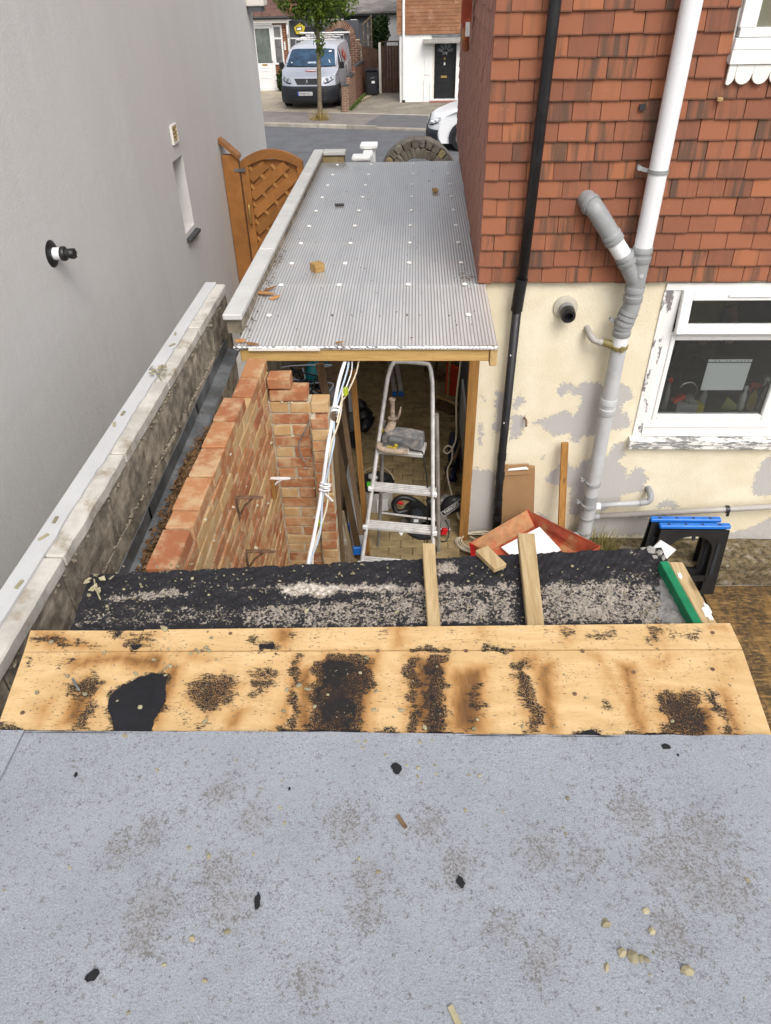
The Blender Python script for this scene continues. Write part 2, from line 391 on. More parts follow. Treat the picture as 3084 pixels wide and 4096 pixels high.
def mat_ply():
    n = NT('scorched_plywood')
    st = n.scale((.05, 1, 1))
    g = n.noise(230, 4, .6, st)
    broad = n.noise(14, 5, .6, n.scale((.35, 1, 1)), 1.2)
    c = n.mix(n.step(broad, .3, .72), (.56, .375, .175), (.68, .48, .25))
    c = n.mix(n.math('MULTIPLY', n.step(g, .55, .75), .35), c, (.40, .23, .09))
    fig = n.node('ShaderNodeTexWave', {'Vector': n.scale((.5, 2.2, 1)), 'Scale': 3.2, 'Distortion': 9, 'Detail': 4, 'Detail Scale': 1.4}, wave_type='RINGS').outputs[0]
    c = n.mix(n.math('MULTIPLY', n.step(fig, .6, .95), .10), c, (.48, .28, .10))
    br = n.attr('brown')
    brn = n.math('ADD', br, n.math('MULTIPLY', n.math('SUBTRACT', n.noise(22, 6, .65, n.scale((1, .3, 1))), .5), .6))
    c = n.mix(n.math('MULTIPLY', n.step(brn, .05, .7), .97), c, n.mix(n.step(brn, .35, .95), (.40, .19, .05), (.075, .032, .014)))
    t = n.attr('tar')
    wc = n.node('ShaderNodeMixRGB', {'Fac': .03, 'Color1': n.co, 'Color2': n.node('ShaderNodeTexNoise', {'Vector': n.co, 'Scale': 60}).outputs[1]}).outputs[0]
    cr = n.vor(125, n.scale((1.5, .75, 1), wc), 'DISTANCE_TO_EDGE')
    cell = n.vor(105, n.scale((1.3, .8, 1), wc), 'F1', 1)
    dash = n.noise(130, 4, .7, n.scale((.55, 1.3, 1)))
    rows = n.noise(55, 2, .5, n.scale((.02, 1, 1)))
    lvl = n.math('ADD', n.math('MULTIPLY', dash, .62), n.math('MULTIPLY', n.noise(24, 5, .65), .5))
    lvl = n.math('ADD', lvl, n.math('MULTIPLY', n.math('SUBTRACT', rows, .5), .3))
    # tar sticks where the torn felt left it: mask rises with the painted amount, cracked into cells
    lvl = n.math('ADD', n.math('MULTIPLY', n.math('SUBTRACT', lvl, .56), 2.3), .56)
    on = n.step(n.math('SUBTRACT', n.math('MULTIPLY', t, 1.45), lvl), -.16, .08)
    crack = n.math('MAXIMUM', n.step(cr, n.math('MULTIPLY', n.noise(30, 3), .04), .06), n.math('MAXIMUM', n.step(t, .9, .97), n.math('MULTIPLY', n.step(n.noise(16, 5, .6), .44, .54), n.step(t, .62, .75))))
    on = n.math('MULTIPLY', on, crack)
    fleck = n.math('MULTIPLY', n.step(n.noise(170, 4, .66, n.scale((.45, 1.2, 1))), .585, .64), n.step(n.noise(9, 5), .42, .58))
    on = n.math('MAXIMUM', on, n.math('MULTIPLY', fleck, .75))
    tarc = n.mix(n.noise(80, 3), (.008, .007, .008), (.026, .022, .02))
    c = n.mix(on, c, tarc)
    b = n.bump(n.math('ADD', n.math('MULTIPLY', on, 1), n.math('MULTIPLY', g, .15)), .45, .003)
    b = n.bump(n.noise(160, 4, .7), .15, .002, b)
    return n.done(c, n.mix(on, (.68,) * 3, (.6,) * 3), b, spec=.3)

def mat_bitumen():
    n = NT('bitumen_on_concrete')
    p = n.attr('pale')
    grey = n.attr('grey')
    ns = n.math('ADD', n.math('MULTIPLY', n.noise(115, 5, .7), .7), n.math('MULTIPLY', n.noise(24, 5, .65), .3))
    ns = n.math('ADD', n.math('MULTIPLY', n.math('SUBTRACT', ns, .5), 2.9), .5)
    agg = n.mix(n.vor(190, None, 'F1', 1), (.24, .205, .17), (.44, .39, .33))
    agg = n.mix(n.step(n.noise(120, 4), .5, .7), agg, (.20, .18, .16))
    tar = n.mix(n.noise(60, 5, .7), (.006, .006, .009), (.026, .025, .029))
    on = n.step(n.math('SUBTRACT', n.math('MULTIPLY', p, .79), ns), -.09, .05)
    c = n.mix(on, tar, agg)
    dust = n.step(n.math('ADD', n.noise(55, 6, .75), n.math('MULTIPLY', n.noise(9), .18)), .68, .8)
    c = n.mix(n.math('MULTIPLY', dust, .45), c, (.27, .245, .21))
    bright = n.math('MULTIPLY', n.step(p, .78, .95), n.step(n.noise(90, 5, .7), .4, .6))
    c = n.mix(bright, c, (.66, .60, .53))
    c = n.mix(n.math('MULTIPLY', n.step(grey, .3, .7), .85), c, n.mix(n.noise(110, 5, .7), (.16, .155, .15), (.33, .32, .31)))
    b = n.bump(n.noise(130, 5, .7), .7, .006)
    b = n.bump(n.noise(34, 5, .6), .5, .014, b)
    return n.done(c, n.mix(on, (.62,) * 3, (.9,) * 3), b, spec=.35)

def mat_cream():
    n = NT('cream_render')
    c = n.mix(n.step(n.noise(3, 6, .6), .3, .7), (.71, .635, .465), (.80, .74, .585))
    c = n.mix(n.math('MULTIPLY', n.step(n.noise(26, 6, .7), .55, .75), .15), c, (.50, .42, .28))
    p = n.attr('peel')
    e = n.math('ADD', p, n.math('MULTIPLY', n.math('SUBTRACT', n.noise(42, 8, .76), .5), 3.2))
    on = n.step(e, .47, .53)
    gr = n.mix(n.noise(140, 4, .7), (.40, .385, .37), (.55, .53, .51))
    c = n.mix(on, c, gr)
    low = n.attr('damp')
    c = n.mix(n.math('MULTIPLY', n.step(n.math('ADD', low, n.math('MULTIPLY', n.math('SUBTRACT', n.noise(14, 6, .7), .5), .9)), .35, .9), .6), c, (.27, .245, .21))
    b = n.bump(n.noise(75, 5, .62), .55, .012)
    b = n.bump(on, .5, -.004, b)
    return n.done(c, .88, b, spec=.25)

def mat_render_grey():
    n = NT('grey_painted_render')
    streak = n.noise(2.2, 5, .6, n.scale((1, 1, .12)))
    c = n.mix(n.step(streak, .3, .75), (.61, .60, .585), (.64, .63, .615))
    c = n.mix(n.math('MULTIPLY', n.step(n.noise(5, 6, .65, n.scale((1, 1.4, .22))), .56, .72), .16), c, (.52, .505, .48))
    run = n.step(n.noise(9, 3, .6, n.scale((1, 1, .05))), .64, .72)
    c = n.mix(n.math('MULTIPLY', run, n.math('MULTIPLY', n.step(n.noise(1.1, 3), .5, .7), .22)), c, (.40, .385, .36))
    b = n.bump(n.noise(85, 5, .65), .5, .008)
    b = n.bump(n.noise(9, 4, .6), .18, .02, b)
    return n.done(c, .9, b, spec=.2)

def mat_tile(name, c0, c1, dk, streaks=.8, edge=.5):
    n = NT(name)
    r = n.rand()
    co = n.shift(n.node('ShaderNodeCombineXYZ', {0: n.math('MULTIPLY', r, 71), 1: n.math('MULTIPLY', r, 37), 2: n.math('MULTIPLY', r, 13)}).outputs[0])
    c = n.mix(n.math('FRACT', n.math('MULTIPLY', r, 7.31)), c0, c1)
    c = n.mix(n.step(n.math('FRACT', n.math('MULTIPLY', r, 29.3)), .8, .95), c, (.335, .128, .062))
    c = n.mix(n.math('MULTIPLY', n.noise(14, 5, .65, co), .4), c, (.33, .125, .06))
    st = n.noise(15, 4, .62, n.scale((1, 1, .07), co), .3)
    amt = n.math('MULTIPLY', n.step(st, .43, .62), n.math('MULTIPLY', n.step(n.math('FRACT', n.math('MULTIPLY', r, 13.7)), .12, .85), streaks))
    c = n.mix(amt, c, dk)
    c = n.mix(n.math('MULTIPLY', n.step(n.noise(40, 5, .7, co), .6, .75), .25), c, (.52, .34, .24))
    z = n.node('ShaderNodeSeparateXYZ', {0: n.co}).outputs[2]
    lip = n.math('MULTIPLY', n.step(n.math('ADD', z, n.math('MULTIPLY', n.noise(30, 3, .6, co), .006)), .006, .013, 1, 0), edge)      # shadow line under each tile row, painted onto the stained lower lip
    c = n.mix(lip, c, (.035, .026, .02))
    b = n.bump(n.noise(220, 4, .7, co), .25, .002)
    return n.done(c, .82, b, spec=.3)

def mat_brick(name, cols, pale, palefac=.45):
    n = NT(name)
    r = n.rand()
    co = n.shift(n.node('ShaderNodeCombineXYZ', {0: n.math('MULTIPLY', r, 71), 1: n.math('MULTIPLY', r, 37), 2: n.math('MULTIPLY', r, 13)}).outputs[0])
    rr = n.math('FRACT', n.math('MULTIPLY', r, 7.31))
    c = n.mix(rr, cols[0], cols[1])
    c = n.mix(n.step(n.math('FRACT', n.math('MULTIPLY', r, 17.7)), .72, .8), c, cols[2])
    c = n.mix(n.math('MULTIPLY', n.step(n.noise(9, 5, .65, co), .42, .66), palefac), c, pale)
    c = n.mix(n.math('MULTIPLY', n.step(n.noise(60, 5, .7, co), .58, .72), .4), c, [x * .35 for x in cols[0]])
    b = n.bump(n.noise(70, 6, .7, co), .5, .006)
    return n.done(c, .9, b, spec=.2)

def mat_poly():
    n = NT('polycarbonate_sheet')
    x = n.node('ShaderNodeSeparateXYZ', {0: n.co}).outputs[0]
    y = n.node('ShaderNodeSeparateXYZ', {0: n.co}).outputs[1]
    fl = n.math('ABSOLUTE', n.math('SUBTRACT', n.math('FRACT', n.math('DIVIDE', x, .0206)), .5))
    web = n.step(fl, .26, .40)
    v = n.noise(2.6, 6, .65, n.scale((2.2, .4, 1)))
    c = n.mix(n.step(v, .3, .7), (.74, .755, .78), (.95, .965, .985))
    c = n.mix(n.math('MULTIPLY', web, .8), c, (.21, .215, .225))
    c = n.mix(n.math('MULTIPLY', n.step(n.noise(34, 6, .75), .6, .72), .35), c, (.26, .235, .20))
    # see-through sheet: part of the light goes straight through in a scattered form
    n.set(n.p.inputs['Base Color'], c); n.set(n.p.inputs['Roughness'], .26)
    n.set(n.p.inputs['Specular IOR Level'], .8); n.set(n.p.inputs['Coat Weight'], 1.0); n.set(n.p.inputs['Coat Roughness'], .1); n.set(n.p.inputs['Coat IOR'], 1.58)
    n.set(n.p.inputs['Normal'], n.bump(n.noise(6, 3, .5, n.scale((2, .5, 1))), .18, .01))
    tr = n.node('ShaderNodeBsdfTranslucent', {'Color': (.93, .90, .85, 1)})
    ms = n.node('ShaderNodeMixShader', {0: .42})
    n.t.links.new(n.p.outputs[0], ms.inputs[1]); n.t.links.new(tr.outputs[0], ms.inputs[2])
    n.t.links.new(ms.outputs[0], n.out.inputs[0])
    return n.m

def mat_glass(name, tint=(.9, .93, .92), dark=0):
    n = NT(name)
    g = n.node('ShaderNodeBsdfGlossy', {'Color': (1, 1, 1, 1), 'Roughness': .015})
    t = n.node('ShaderNodeBsdfTransparent', {'Color': (*tint, 1)})
    f = n.node('ShaderNodeFresnel', {'IOR': 1.5}).outputs[0]
    ms = n.node('ShaderNodeMixShader', {0: f})
    n.t.links.new(t.outputs[0], ms.inputs[1]); n.t.links.new(g.outputs[0], ms.inputs[2])
    n.t.links.new(ms.outputs[0], n.out.inputs[0])
    return n.m

def mat_flaky(name, paint, under, amt, sc=(1, 1, 1), scale=28):
    """old paint flaking off weathered timber / cement"""
    n = NT(name)
    co = n.scale(sc)
    e = n.math('ADD', n.noise(scale, 8, .72, co), n.math('MULTIPLY', n.math('SUBTRACT', n.noise(4, 3), .5), .5))
    on = n.step(e, 1 - amt, 1.02 - amt)
    c = n.mix(on, n.mix(n.noise(30, 4), [x * .93 for x in paint], paint), n.mix(n.noise(90, 4, .7), [x * .7 for x in under], [x * 1.25 for x in under]))
    return n.done(c, .7, n.bump(on, .5, -.003), spec=.3)

MT = {}
MT['felt'] = mat_felt(); MT['ply'] = mat_ply(); MT['bitumen'] = mat_bitumen(); MT['cream'] = mat_cream()
MT['nwall'] = mat_render_grey()
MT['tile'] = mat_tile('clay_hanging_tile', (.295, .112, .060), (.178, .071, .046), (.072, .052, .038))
MT['side_tile'] = mat_tile('weathered_side_tile', (.44, .215, .165), (.35, .17, .135), (.13, .075, .06), .4, 0)
MT['brick'] = mat_brick('old_red_brick', ((.42, .195, .088), (.31, .115, .055), (.47, .295, .14)), (.55, .42, .25), .7)
MT['brick_dark'] = mat_brick('brown_street_brick', ((.19, .085, .052), (.13, .06, .042), (.24, .14, .10)), (.26, .19, .15), .3)
MT['poly'] = mat_poly()
MT['glass'] = mat_glass('window_glass', (.86, .88, .87))
MT['mortar'] = M('lime_mortar', (.50, .44, .33), .95, .25, 12, .6, 90, dirt=(.22, .17, .11))
MT['coping'] = M('weathered_stone_coping', (.50, .475, .43), .9, .16, 9, .5, 60, dirt=(.27, .22, .15), damt=.8, dsc=7)
MT['capping'] = M('white_render_capping', (.50, .505, .51), .8, .05, 4, .15, 120, dirt=(.5, .48, .44), damt=.2, dsc=9)
MT['capping2'] = M('off_white_coping_paint', (.53, .53, .515), .8, .07, 4, .2, 100, dirt=(.42, .40, .36), damt=.3, dsc=7)
MT['block'] = M('rough_concrete_block', (.30, .26, .205), .95, .45, 14, 1.0, 45, dirt=(.07, .058, .04), damt=.6, dsc=5, rnd=.15)
MT['mossy'] = M('dirty_wall_base', (.19, .165, .12), .95, .4, 12, .8, 60, dirt=(.07, .065, .04), damt=.6)
MT['zinc'] = M('weathered_zinc', (.17, .178, .185), .5, .4, 7, .1, 60, .35, dirt=(.10, .08, .06), damt=.7, dsc=12)
MT['alu'] = M('dirty_aluminium', (.62, .61, .60), .45, .15, 14, .2, 70, .3, dirt=(.78, .76, .72), damt=.7, dsc=16)
MT['alu_dull'] = M('dull_aluminium', (.36, .34, .32), .5, .25, 10, .2, 70, .5, dirt=(.5, .46, .40), damt=.5, dsc=12)
MT['pine'] = wood('sawn_pine', (.48, .33, .15), (.35, .215, .085), rnd=.12)
MT['pine_x'] = wood('treated_pine_beam', (.50, .33, .12), (.36, .21, .065), axis='X', dirt=(.20, .13, .06))
MT['pine_z'] = wood('orange_pine_post', (.36, .18, .045), (.24, .11, .025), axis='Z')
MT['rafter'] = wood('pale_sawn_rafter', (.46, .345, .19), (.33, .225, .105), rings=40)
MT['timber_dark'] = wood('old_brown_timber', (.16, .10, .05), (.09, .055, .03), axis='Z')
MT['timber_grey'] = wood('mortar_splashed_timber', (.22, .165, .10), (.12, .09, .055), axis='Z', dirt=(.55, .53, .48), damt=.8)
MT['oldply'] = None
MT['gate'] = M('orange_stained_timber', (.30, .125, .032), .55, .18, 5, .15, 60, rnd=.1)
MT['gate_pale'] = M('pale_batten_end', (.40, .19, .055), .6, .1, 8)
MT['black'] = M('black_plastic', (.014, .014, .015), .38, .2, 8, spec=.5)
MT['black_pipe'] = M('black_painted_pipe', (.013, .013, .015), .45, .2, 8, dirt=(.05, .05, .05), damt=.4)
MT['pvc_white'] = M('white_pvc', (.74, .75, .77), .35, .03, 4, spec=.5)
MT['pvc_grey'] = M('grey_pvc', (.27, .28, .285), .48, .1, 6, dirt=(.42, .42, .42), damt=.3, dsc=8)
MT['pvc_pale'] = M('faded_grey_pvc', (.45, .46, .47), .45, .06, 4, dirt=(.33, .32, .31), damt=.4, dsc=5)
MT['pvc_brown'] = M('brownish_waste_pipe', (.36, .335, .315), .45, .06, 5)
MT['olive'] = M('olive_boss_clamp', (.20, .165, .06), .5, .1, 9)
MT['upvc'] = M('white_window_upvc', (.80, .80, .79), .3, .02, 3, spec=.5)
MT['upvc_cream'] = M('yellowed_window_frame', (.72, .68, .62), .4, .04, 4)
MT['flaky_white'] = mat_flaky('flaking_white_gloss', (.80, .79, .77), (.25, .235, .235), .33)
MT['flaky_side'] = mat_flaky('flaking_white_reveal', (.80, .79, .77), (.21, .195, .20), .46, (1, 1, .45), 16)
MT['flaky_sill'] = mat_flaky('flaking_white_sill', (.80, .78, .74), (.24, .24, .24), .47, (.35, 1, 1.5), 36)
MT['white_paint'] = M('white_gloss_paint', (.78, .76, .72), .5, .04, 5, .1, 50)
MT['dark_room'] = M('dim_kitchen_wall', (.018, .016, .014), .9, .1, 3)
MT['worktop'] = M('dark_worktop', (.05, .05, .05), .4, .2, 9)
MT['paper'] = M('white_paper', (.82, .83, .85), .8, .02, 3, .15, 14)
MT['card'] = M('brown_cardboard', (.30, .175, .082), .85, .07, 4, .1, 60)
MT['red'] = M('bright_red_enamel', (.48, .012, .016), .45, .15, 7)
MT['red_worn'] = M('worn_red_mortar_caked_steel', (.34, .065, .03), .8, .25, 9, .5, 60, dirt=(.36, .20, .085), damt=.95, dsc=7)
MT['red_tan'] = M('tan_caked_red_steel', (.36, .185, .085), .85, .2, 10, .5, 70, dirt=(.42, .08, .04), damt=.8, dsc=9)
MT['green_paint'] = M('bright_green_paint', (.008, .20, .085), .6, .15, 12, .2, 90, dirt=(.004, .10, .05), damt=.5, dsc=20)
MT['blue'] = M('blue_plastic', (.012, .16, .60), .38, .08, 5, dirt=(.01, .09, .35), damt=.4)
MT['navy'] = M('dark_blue_plastic', (.018, .022, .06), .4, .1, 8)
MT['tool_grey'] = M('dusty_power_tool', (.17, .17, .175), .7, .3, 20, .4, 90, dirt=(.40, .33, .26), damt=.8, dsc=18)
MT['dusty'] = M('dust_caked_rubber', (.42, .33, .25), .9, .3, 25, .5, 90, dirt=(.04, .04, .04), damt=.8, dsc=26)
MT['yellow'] = M('yellow_plastic', (.58, .45, .03), .5, .1, 9)
MT['teal'] = M('teal_power_tool', (.01, .16, .19), .45, .15, 9)
MT['white_bucket'] = M('white_bucket_plastic', (.66, .66, .64), .45, .05, 5, dirt=(.45, .42, .38), damt=.4, dsc=8)
MT['lime'] = M('lime_green_label', (.10, .50, .03), .5, .05, 5)
MT['cable_white'] = M('white_cable', (.74, .75, .78), .45, .04, 5)
MT['cable_cream'] = M('cream_flex', (.60, .53, .40), .5, .06, 5)
MT['cable_blue'] = M('pale_blue_cable', (.42, .50, .60), .5, .05, 5)
MT['foil'] = M('foil_tape', (.78, .79, .80), .22, .08, 30, .7, 40, .85)
MT['rust'] = M('rusty_iron', (.15, .085, .05), .8, .4, 30, .5, 90)
MT['chip'] = M('pale_mortar_crumb', (.29, .26, .165), .9, .15, 20, .5, 90, rnd=.25)
MT['tarlump'] = M('tar_scrap', (.009, .009, .012), .6, .3, 12, .4, 60)
MT['leaf_dry'] = M('dry_brown_leaf', (.30, .15, .055), .8, .3, 20, rnd=.4)
MT['litter'] = M('rotted_leaf_litter', (.11, .06, .025), .95, .6, 30, .8, 50, dirt=(.04, .025, .015), damt=.7, dsc=20)
MT['paver'] = M('brown_block_paver', (.31, .235, .12), .9, .2, 10, .4, 60, dirt=(.09, .07, .04), damt=.5, dsc=6, rnd=.14)
MT['sand'] = M('jointing_sand', (.17, .125, .065), .95, .2, 12, .3, 60)
MT['asphalt'] = M('worn_asphalt', (.118, .122, .132), .9, .12, 2, .3, 120, dirt=(.16, .16, .165), damt=.4, dsc=.7)
MT['pavement'] = M('reddish_tarmac_pavement', (.205, .18, .168), .92, .12, 2, .2, 90, dirt=(.15, .135, .125), damt=.4, dsc=1)
MT['pavement2'] = M('dark_tarmac_pavement', (.13, .128, .132), .92, .1, 2, .2, 90)
MT['kerb'] = M('concrete_kerb', (.36, .325, .275), .9, .15, 3, .2, 60, rnd=.22)
MT['slab'] = M('pinkish_paving_slab', (.40, .34, .265), .9, .12, 3, .2, 60, rnd=.1, dirt=(.27, .22, .16), damt=.4)
MT['drive'] = M('stained_concrete_drive', (.235, .21, .17), .92, .2, 1.5, .2, 60, dirt=(.12, .11, .085), damt=.6, dsc=1.2)
MT['concrete'] = M('grey_concrete', (.30, .29, .27), .92, .15, 6, .4, 60, dirt=(.2, .18, .15), damt=.4)
MT['plinth'] = M('crumbling_mossy_concrete', (.125, .095, .05), .95, .6, 22, 1.0, 45, dirt=(.30, .265, .21), damt=.8, dsc=16)
MT['silver'] = M('silver_van_paint', (.62, .64, .70), .3, .02, 2, metal=.3, spec=.6, rv=0)
MT['car_white'] = M('white_car_paint', (.80, .81, .83), .28, .01, 2, spec=.6, rv=0)
MT['chrome'] = M('chrome_trim', (.75, .76, .78), .15, .05, 5, metal=.9)
MT['tyre'] = M('tyre_rubber', (.012, .012, .013), .85, .2, 9)
MT['trim'] = M('dark_bumper_plastic', (.022, .025, .032), .55, .15, 6)
MT['screen'] = mat_flaky('tmp', (1, 1, 1), (0, 0, 0), .1)
MT['lens'] = M('headlamp_lens', (.50, .53, .56), .12, .3, 18, metal=.4)
MT['plate'] = M('number_plate_white', (.80, .80, .78), .4, .02, 3)
MT['plate_blue'] = M('plate_blue_band', (.01, .05, .35), .4, .02, 3)
MT['ink'] = M('black_ink', (.012, .012, .014), .6, .05, 3)
MT['logo_red'] = M('orange_red_vinyl', (.62, .055, .02), .5, .05, 3)
MT['logo_white'] = M('white_vinyl', (.80, .80, .80), .5, .02, 3)
MT['roof_brown'] = M('brown_roof_tile', (.115, .062, .048), .9, .25, 5, .4, 50, rnd=.15)
MT['wall_tile'] = M('brown_hung_tile', (.285, .135, .07), .9, .15, 4, .3, 50, dirt=(.36, .23, .16), damt=.4, dsc=2, rnd=.1)
MT['house_white'] = M('white_masonry_paint', (.80, .80, .785), .85, .03, 2, .2, 60)
MT['slate'] = M('dark_slate', (.05, .05, .052), .6, .2, 8)
MT['door_black'] = M('black_gloss_door', (.016, .017, .019), .35, .2, 5)
MT['brass'] = M('brass_fitting', (.52, .36, .12), .35, .15, 9, metal=.6)
MT['fence_brown'] = M('dark_brown_boards', (.072, .038, .023), .8, .25, 5, .2, 60, rnd=.15)
MT['bin'] = M('charcoal_bin_plastic', (.018, .019, .024), .5, .15, 5)
MT['shed_grey'] = M('dark_grey_panel', (.085, .09, .10), .7, .12, 3)
MT['bark'] = M('grey_brown_bark', (.17, .135, .09), .95, .3, 14, .8, 40)
def mat_leaf(name, a, b):
    n = NT(name)
    c = n.mix(n.step(n.noise(1.7, 3), .35, .65), a, b)
    c = n.mix(n.math('MULTIPLY', n.step(n.noise(11, 3), .45, .7), .5), c, [x * 1.7 for x in b])
    n.done(c, .6, spec=.35)
    tr = n.node('ShaderNodeBsdfTranslucent', {'Color': c}); ms = n.node('ShaderNodeMixShader', {0: .3})
    n.t.links.new(n.p.outputs[0], ms.inputs[1]); n.t.links.new(tr.outputs[0], ms.inputs[2]); n.t.links.new(ms.outputs[0], n.out.inputs[0])
    return n.m
MT['leaf'] = mat_leaf('street_tree_leaf', (.055, .10, .012), (.12, .17, .02))
MT['leaf_dark'] = mat_leaf('dark_shrub_leaf', (.018, .04, .010), (.04, .075, .018))
MT['leaf_hedge'] = mat_leaf('hedge_leaf', (.02, .05, .010), (.045, .09, .018))
MT['grass'] = mat_leaf('weedy_grass', (.17, .15, .05), (.26, .23, .08))
MT['moss'] = mat_leaf('bright_verge_grass', (.05, .09, .012), (.10, .15, .02))
MT['straw'] = M('dead_straw_weeds', (.33, .24, .085), .9, .3, 9)
MT['stone'] = M('rough_grey_stone', (.165, .145, .115), .95, .35, 9, .9, 40, dirt=(.08, .075, .055), damt=.5, dsc=5, rnd=.25)
MT['stone_buff'] = M('buff_stone', (.30, .235, .12), .95, .25, 8, .8, 40)
MT['skin'] = M('skin', (.42, .22, .15), .6, .06, 8)
MT['shirt'] = M('yellow_cotton_shirt', (.20, .18, .015), .9, .06, 6)
MT['hair'] = M('dark_hair', (.03, .02, .015), .7, .2, 20)
MT['trouser'] = M('dark_trousers', (.03, .03, .035), .9, .1, 9)
def mat_screen():
    n = NT('van_windscreen_glass')
    c = n.mix(n.step(n.noise(2.2, 4, .6), .35, .7), (.012, .035, .075), (.04, .10, .18))
    return n.done(c, .06, spec=1)
MT['screen'] = mat_screen()
def mat_oldply():
    n = NT('weathered_scorched_board')
    st = n.scale((.12, 1, 1))
    c = n.mix(n.step(n.noise(26, 5, .65, st), .35, .68), (.15, .085, .03), (.30, .18, .066))
    strip = n.noise(3.2, 5, .6, n.node('ShaderNodeMapping', {'Vector': n.co, 'Rotation': (0, 0, -.25), 'Scale': (2.3, .55, 1)}).outputs[0])
    blk = n.math('MULTIPLY', n.step(strip, .36, .54), n.step(n.noise(38, 6, .7, n.scale((.5, 1.4, 1))), .36, .56))
    c = n.mix(n.math('MULTIPLY', blk, .85), c, (.035, .028, .02))
    c = n.mix(n.math('MULTIPLY', n.step(n.noise(24, 6, .75), .62, .72), .4), c, (.42, .36, .27))
    return n.done(c, .85, n.bump(n.noise(40, 6, .7, st), .5, .005), spec=.25)
MT['oldply'] = mat_oldply()
# ================================================================ SETTING: GROUND
def struct(name, mb, m, **k):
    return mb.build(name, m, None, kind='structure', **k)

struct('ground', MB().mm((-60, -30, -.6), (60, 90, -.36)), MT['concrete'])
struct('yard_floor', MB().mm((-1.24, -2, -.355), (1.5, 4.80, -.03)), MT['sand'])
struct('patio', MB().mm((1.504, -2, -.355), (9, 4.9, -.31)), MT['concrete'])
struct('side_path', MB().mm((-2.31, -2, -.355), (-1.36, 12.2, -.01)), M('pale_concrete_path', (.46, .44, .41), .9, .12, 3))
pf = struct('passage_floor', MB().mm((-1.24, 4.804, -.355), (.60, 8.9, -.03)), MT['sand'])
# block paving: single pavers where they show, joined farther in
pav = bmesh.new(); bmesh.ops.create_cube(pav, size=1)
for v in pav.verts: v.co = V((v.co.x * .197, v.co.y * .097, v.co.z * .05))
bmesh.ops.bevel(pav, geom=pav.edges[:], offset=.006, segments=1, affect='EDGES')
pme = bpy.data.meshes.new('paver'); pav.to_mesh(pme); pav.free(); pme.materials.append(MT['paver'])
far = MB()
cnt = 0
for j in range(64):
    y = 3.55 + j * .1
    for i in range(-4, 4):
        x = i * .2 + (j % 2) * .1 - .1
        if x < -1.1 or x > .45: continue
        dz = random.uniform(-.003, .003)
        vis = x > -.62 and 4.2 < y < 7.1
        if vis and cnt < 250:
            o = link('paver', pme, None, pf); o.location = (x, y, -.03 + dz); o.rotation_euler = (random.uniform(-.01, .01), random.uniform(-.01, .01), random.uniform(-.012, .012)); cnt += 1
        else:
            far.box((x, y, -.03 + dz), (.195, .095, .05))
far.build('paver', MT['paver'], pf, kind='stuff')

# street
struct('road', MB().mm((-40, 15.0, -.355), (40, 23.95, -.02)), MT['asphalt'])
struct('near_pavement', MB().mm((-40, 12.21, -.355), (40, 14.99, .06)), MT['pavement2'])
sk = R(-13.5)   # the street runs at an angle to the alley

def P(x, y, z=0):
    """street frame: x along the far kerb, y away from it"""
    return V((-2.0 + x * math.cos(sk) - y * math.sin(sk), 24.25 + x * math.sin(sk) + y * math.cos(sk), z))

def slabp(mb, x0, x1, y0, y1, z0, z1):
    mb.prism([P(x0, y0, z0), P(x1, y0, z0), P(x1, y1, z0), P(x0, y1, z0)], (0, 0, z1 - z0)); return mb

struct('street_edge', slabp(MB(), -40, 40, -3.5, -.001, -.355, -.014), MT['asphalt'])
struct('far_pavement', slabp(MB(), -40, .3, .151, 2.45, -.3, .03), MT['pavement'])
struct('far_pavement_patch', slabp(MB(), .302, 40, .151, 2.45, -.3, .028), MT['pavement2'])
struct('front_gardens', slabp(MB(), -40, 40, 2.62, 30, -.3, .022), MT['drive'])
kb = struct('kerb', slabp(MB(), -40, 40, .01, .14, -.3, .02), MT['concrete'])
for i in range(-5, 7):
    x0 = i * .92 - .1
    low = i >= 1
    slabp(MB(), x0 + .006, x0 + .914, 0, .15, -.1, .05 if low else .085).build('kerb_stone', MT['kerb'], kb, bevel=.015)
ed = struct('pavement_edging', slabp(MB(), -40, 40, 2.452, 2.618, -.3, .03), MT['kerb'])
dv = struct('slab_driveway', slabp(MB(), -6.2, -1.15, 2.63, 9, -.2, .028), MT['sand'])
for i in range(7):
    for j in range(8):
        a, b = -6.1 + i * .7, 2.66 + j * .6
        slabp(MB(), a, a + .685, b, b + .585, -.1, .04 + random.uniform(-.003, .003)).build('paving_slab', MT['slab'], dv)

# ================================================================ NEIGHBOUR'S GREY HOUSE (left)
nh = thing('neighbour_house', 'tall plain grey rendered house wall along the left side of the photo', 'house', (-2.3, 12.1, 0))
X0 = -2.3
yA, yB, zA, zB = 7.29, 7.64, 1.80, 2.46      # slit opening
w = MB()
for (a, b, c, d) in ((-3, yA, -.3, 6.2), (yB, 12.1, -.3, 6.2), (yA, yB, -.3, zA), (yA, yB, zB, 6.2)):
    w.mm((X0 - .25, a, c), (X0, b, d))
w.build('wall', MT['nwall'], nh)
MB().mm((-9, 11.85, -.3), (X0 - .252, 12.1, 6.2)).build('wall', MT['nwall'], nh)
MB().mm((-9, -3, 6.2), (X0 + .1, 12.2, 6.3)).build('roof', MT['slate'], nh)
rc = MB().mm((X0 - .20, yA + .001, zA), (X0 - .17, yB - .001, zB)).build('slit_window', MT['nwall'], nh)
MB().prism([(X0 - .168, yA + .002, zA + .003), (X0 + .045, yA + .002, zA - .06), (X0 + .045, yA + .002, zA - .085), (X0 - .168, yA + .002, zA - .05)], (0, yB - yA + .05, 0)).build('sill', MT['slate'], rc)
t = thing('wall_vent', 'small cream louvred vent high on the grey wall above the slit window', 'vent', (X0, 7.48, 2.67))
fr = MB()
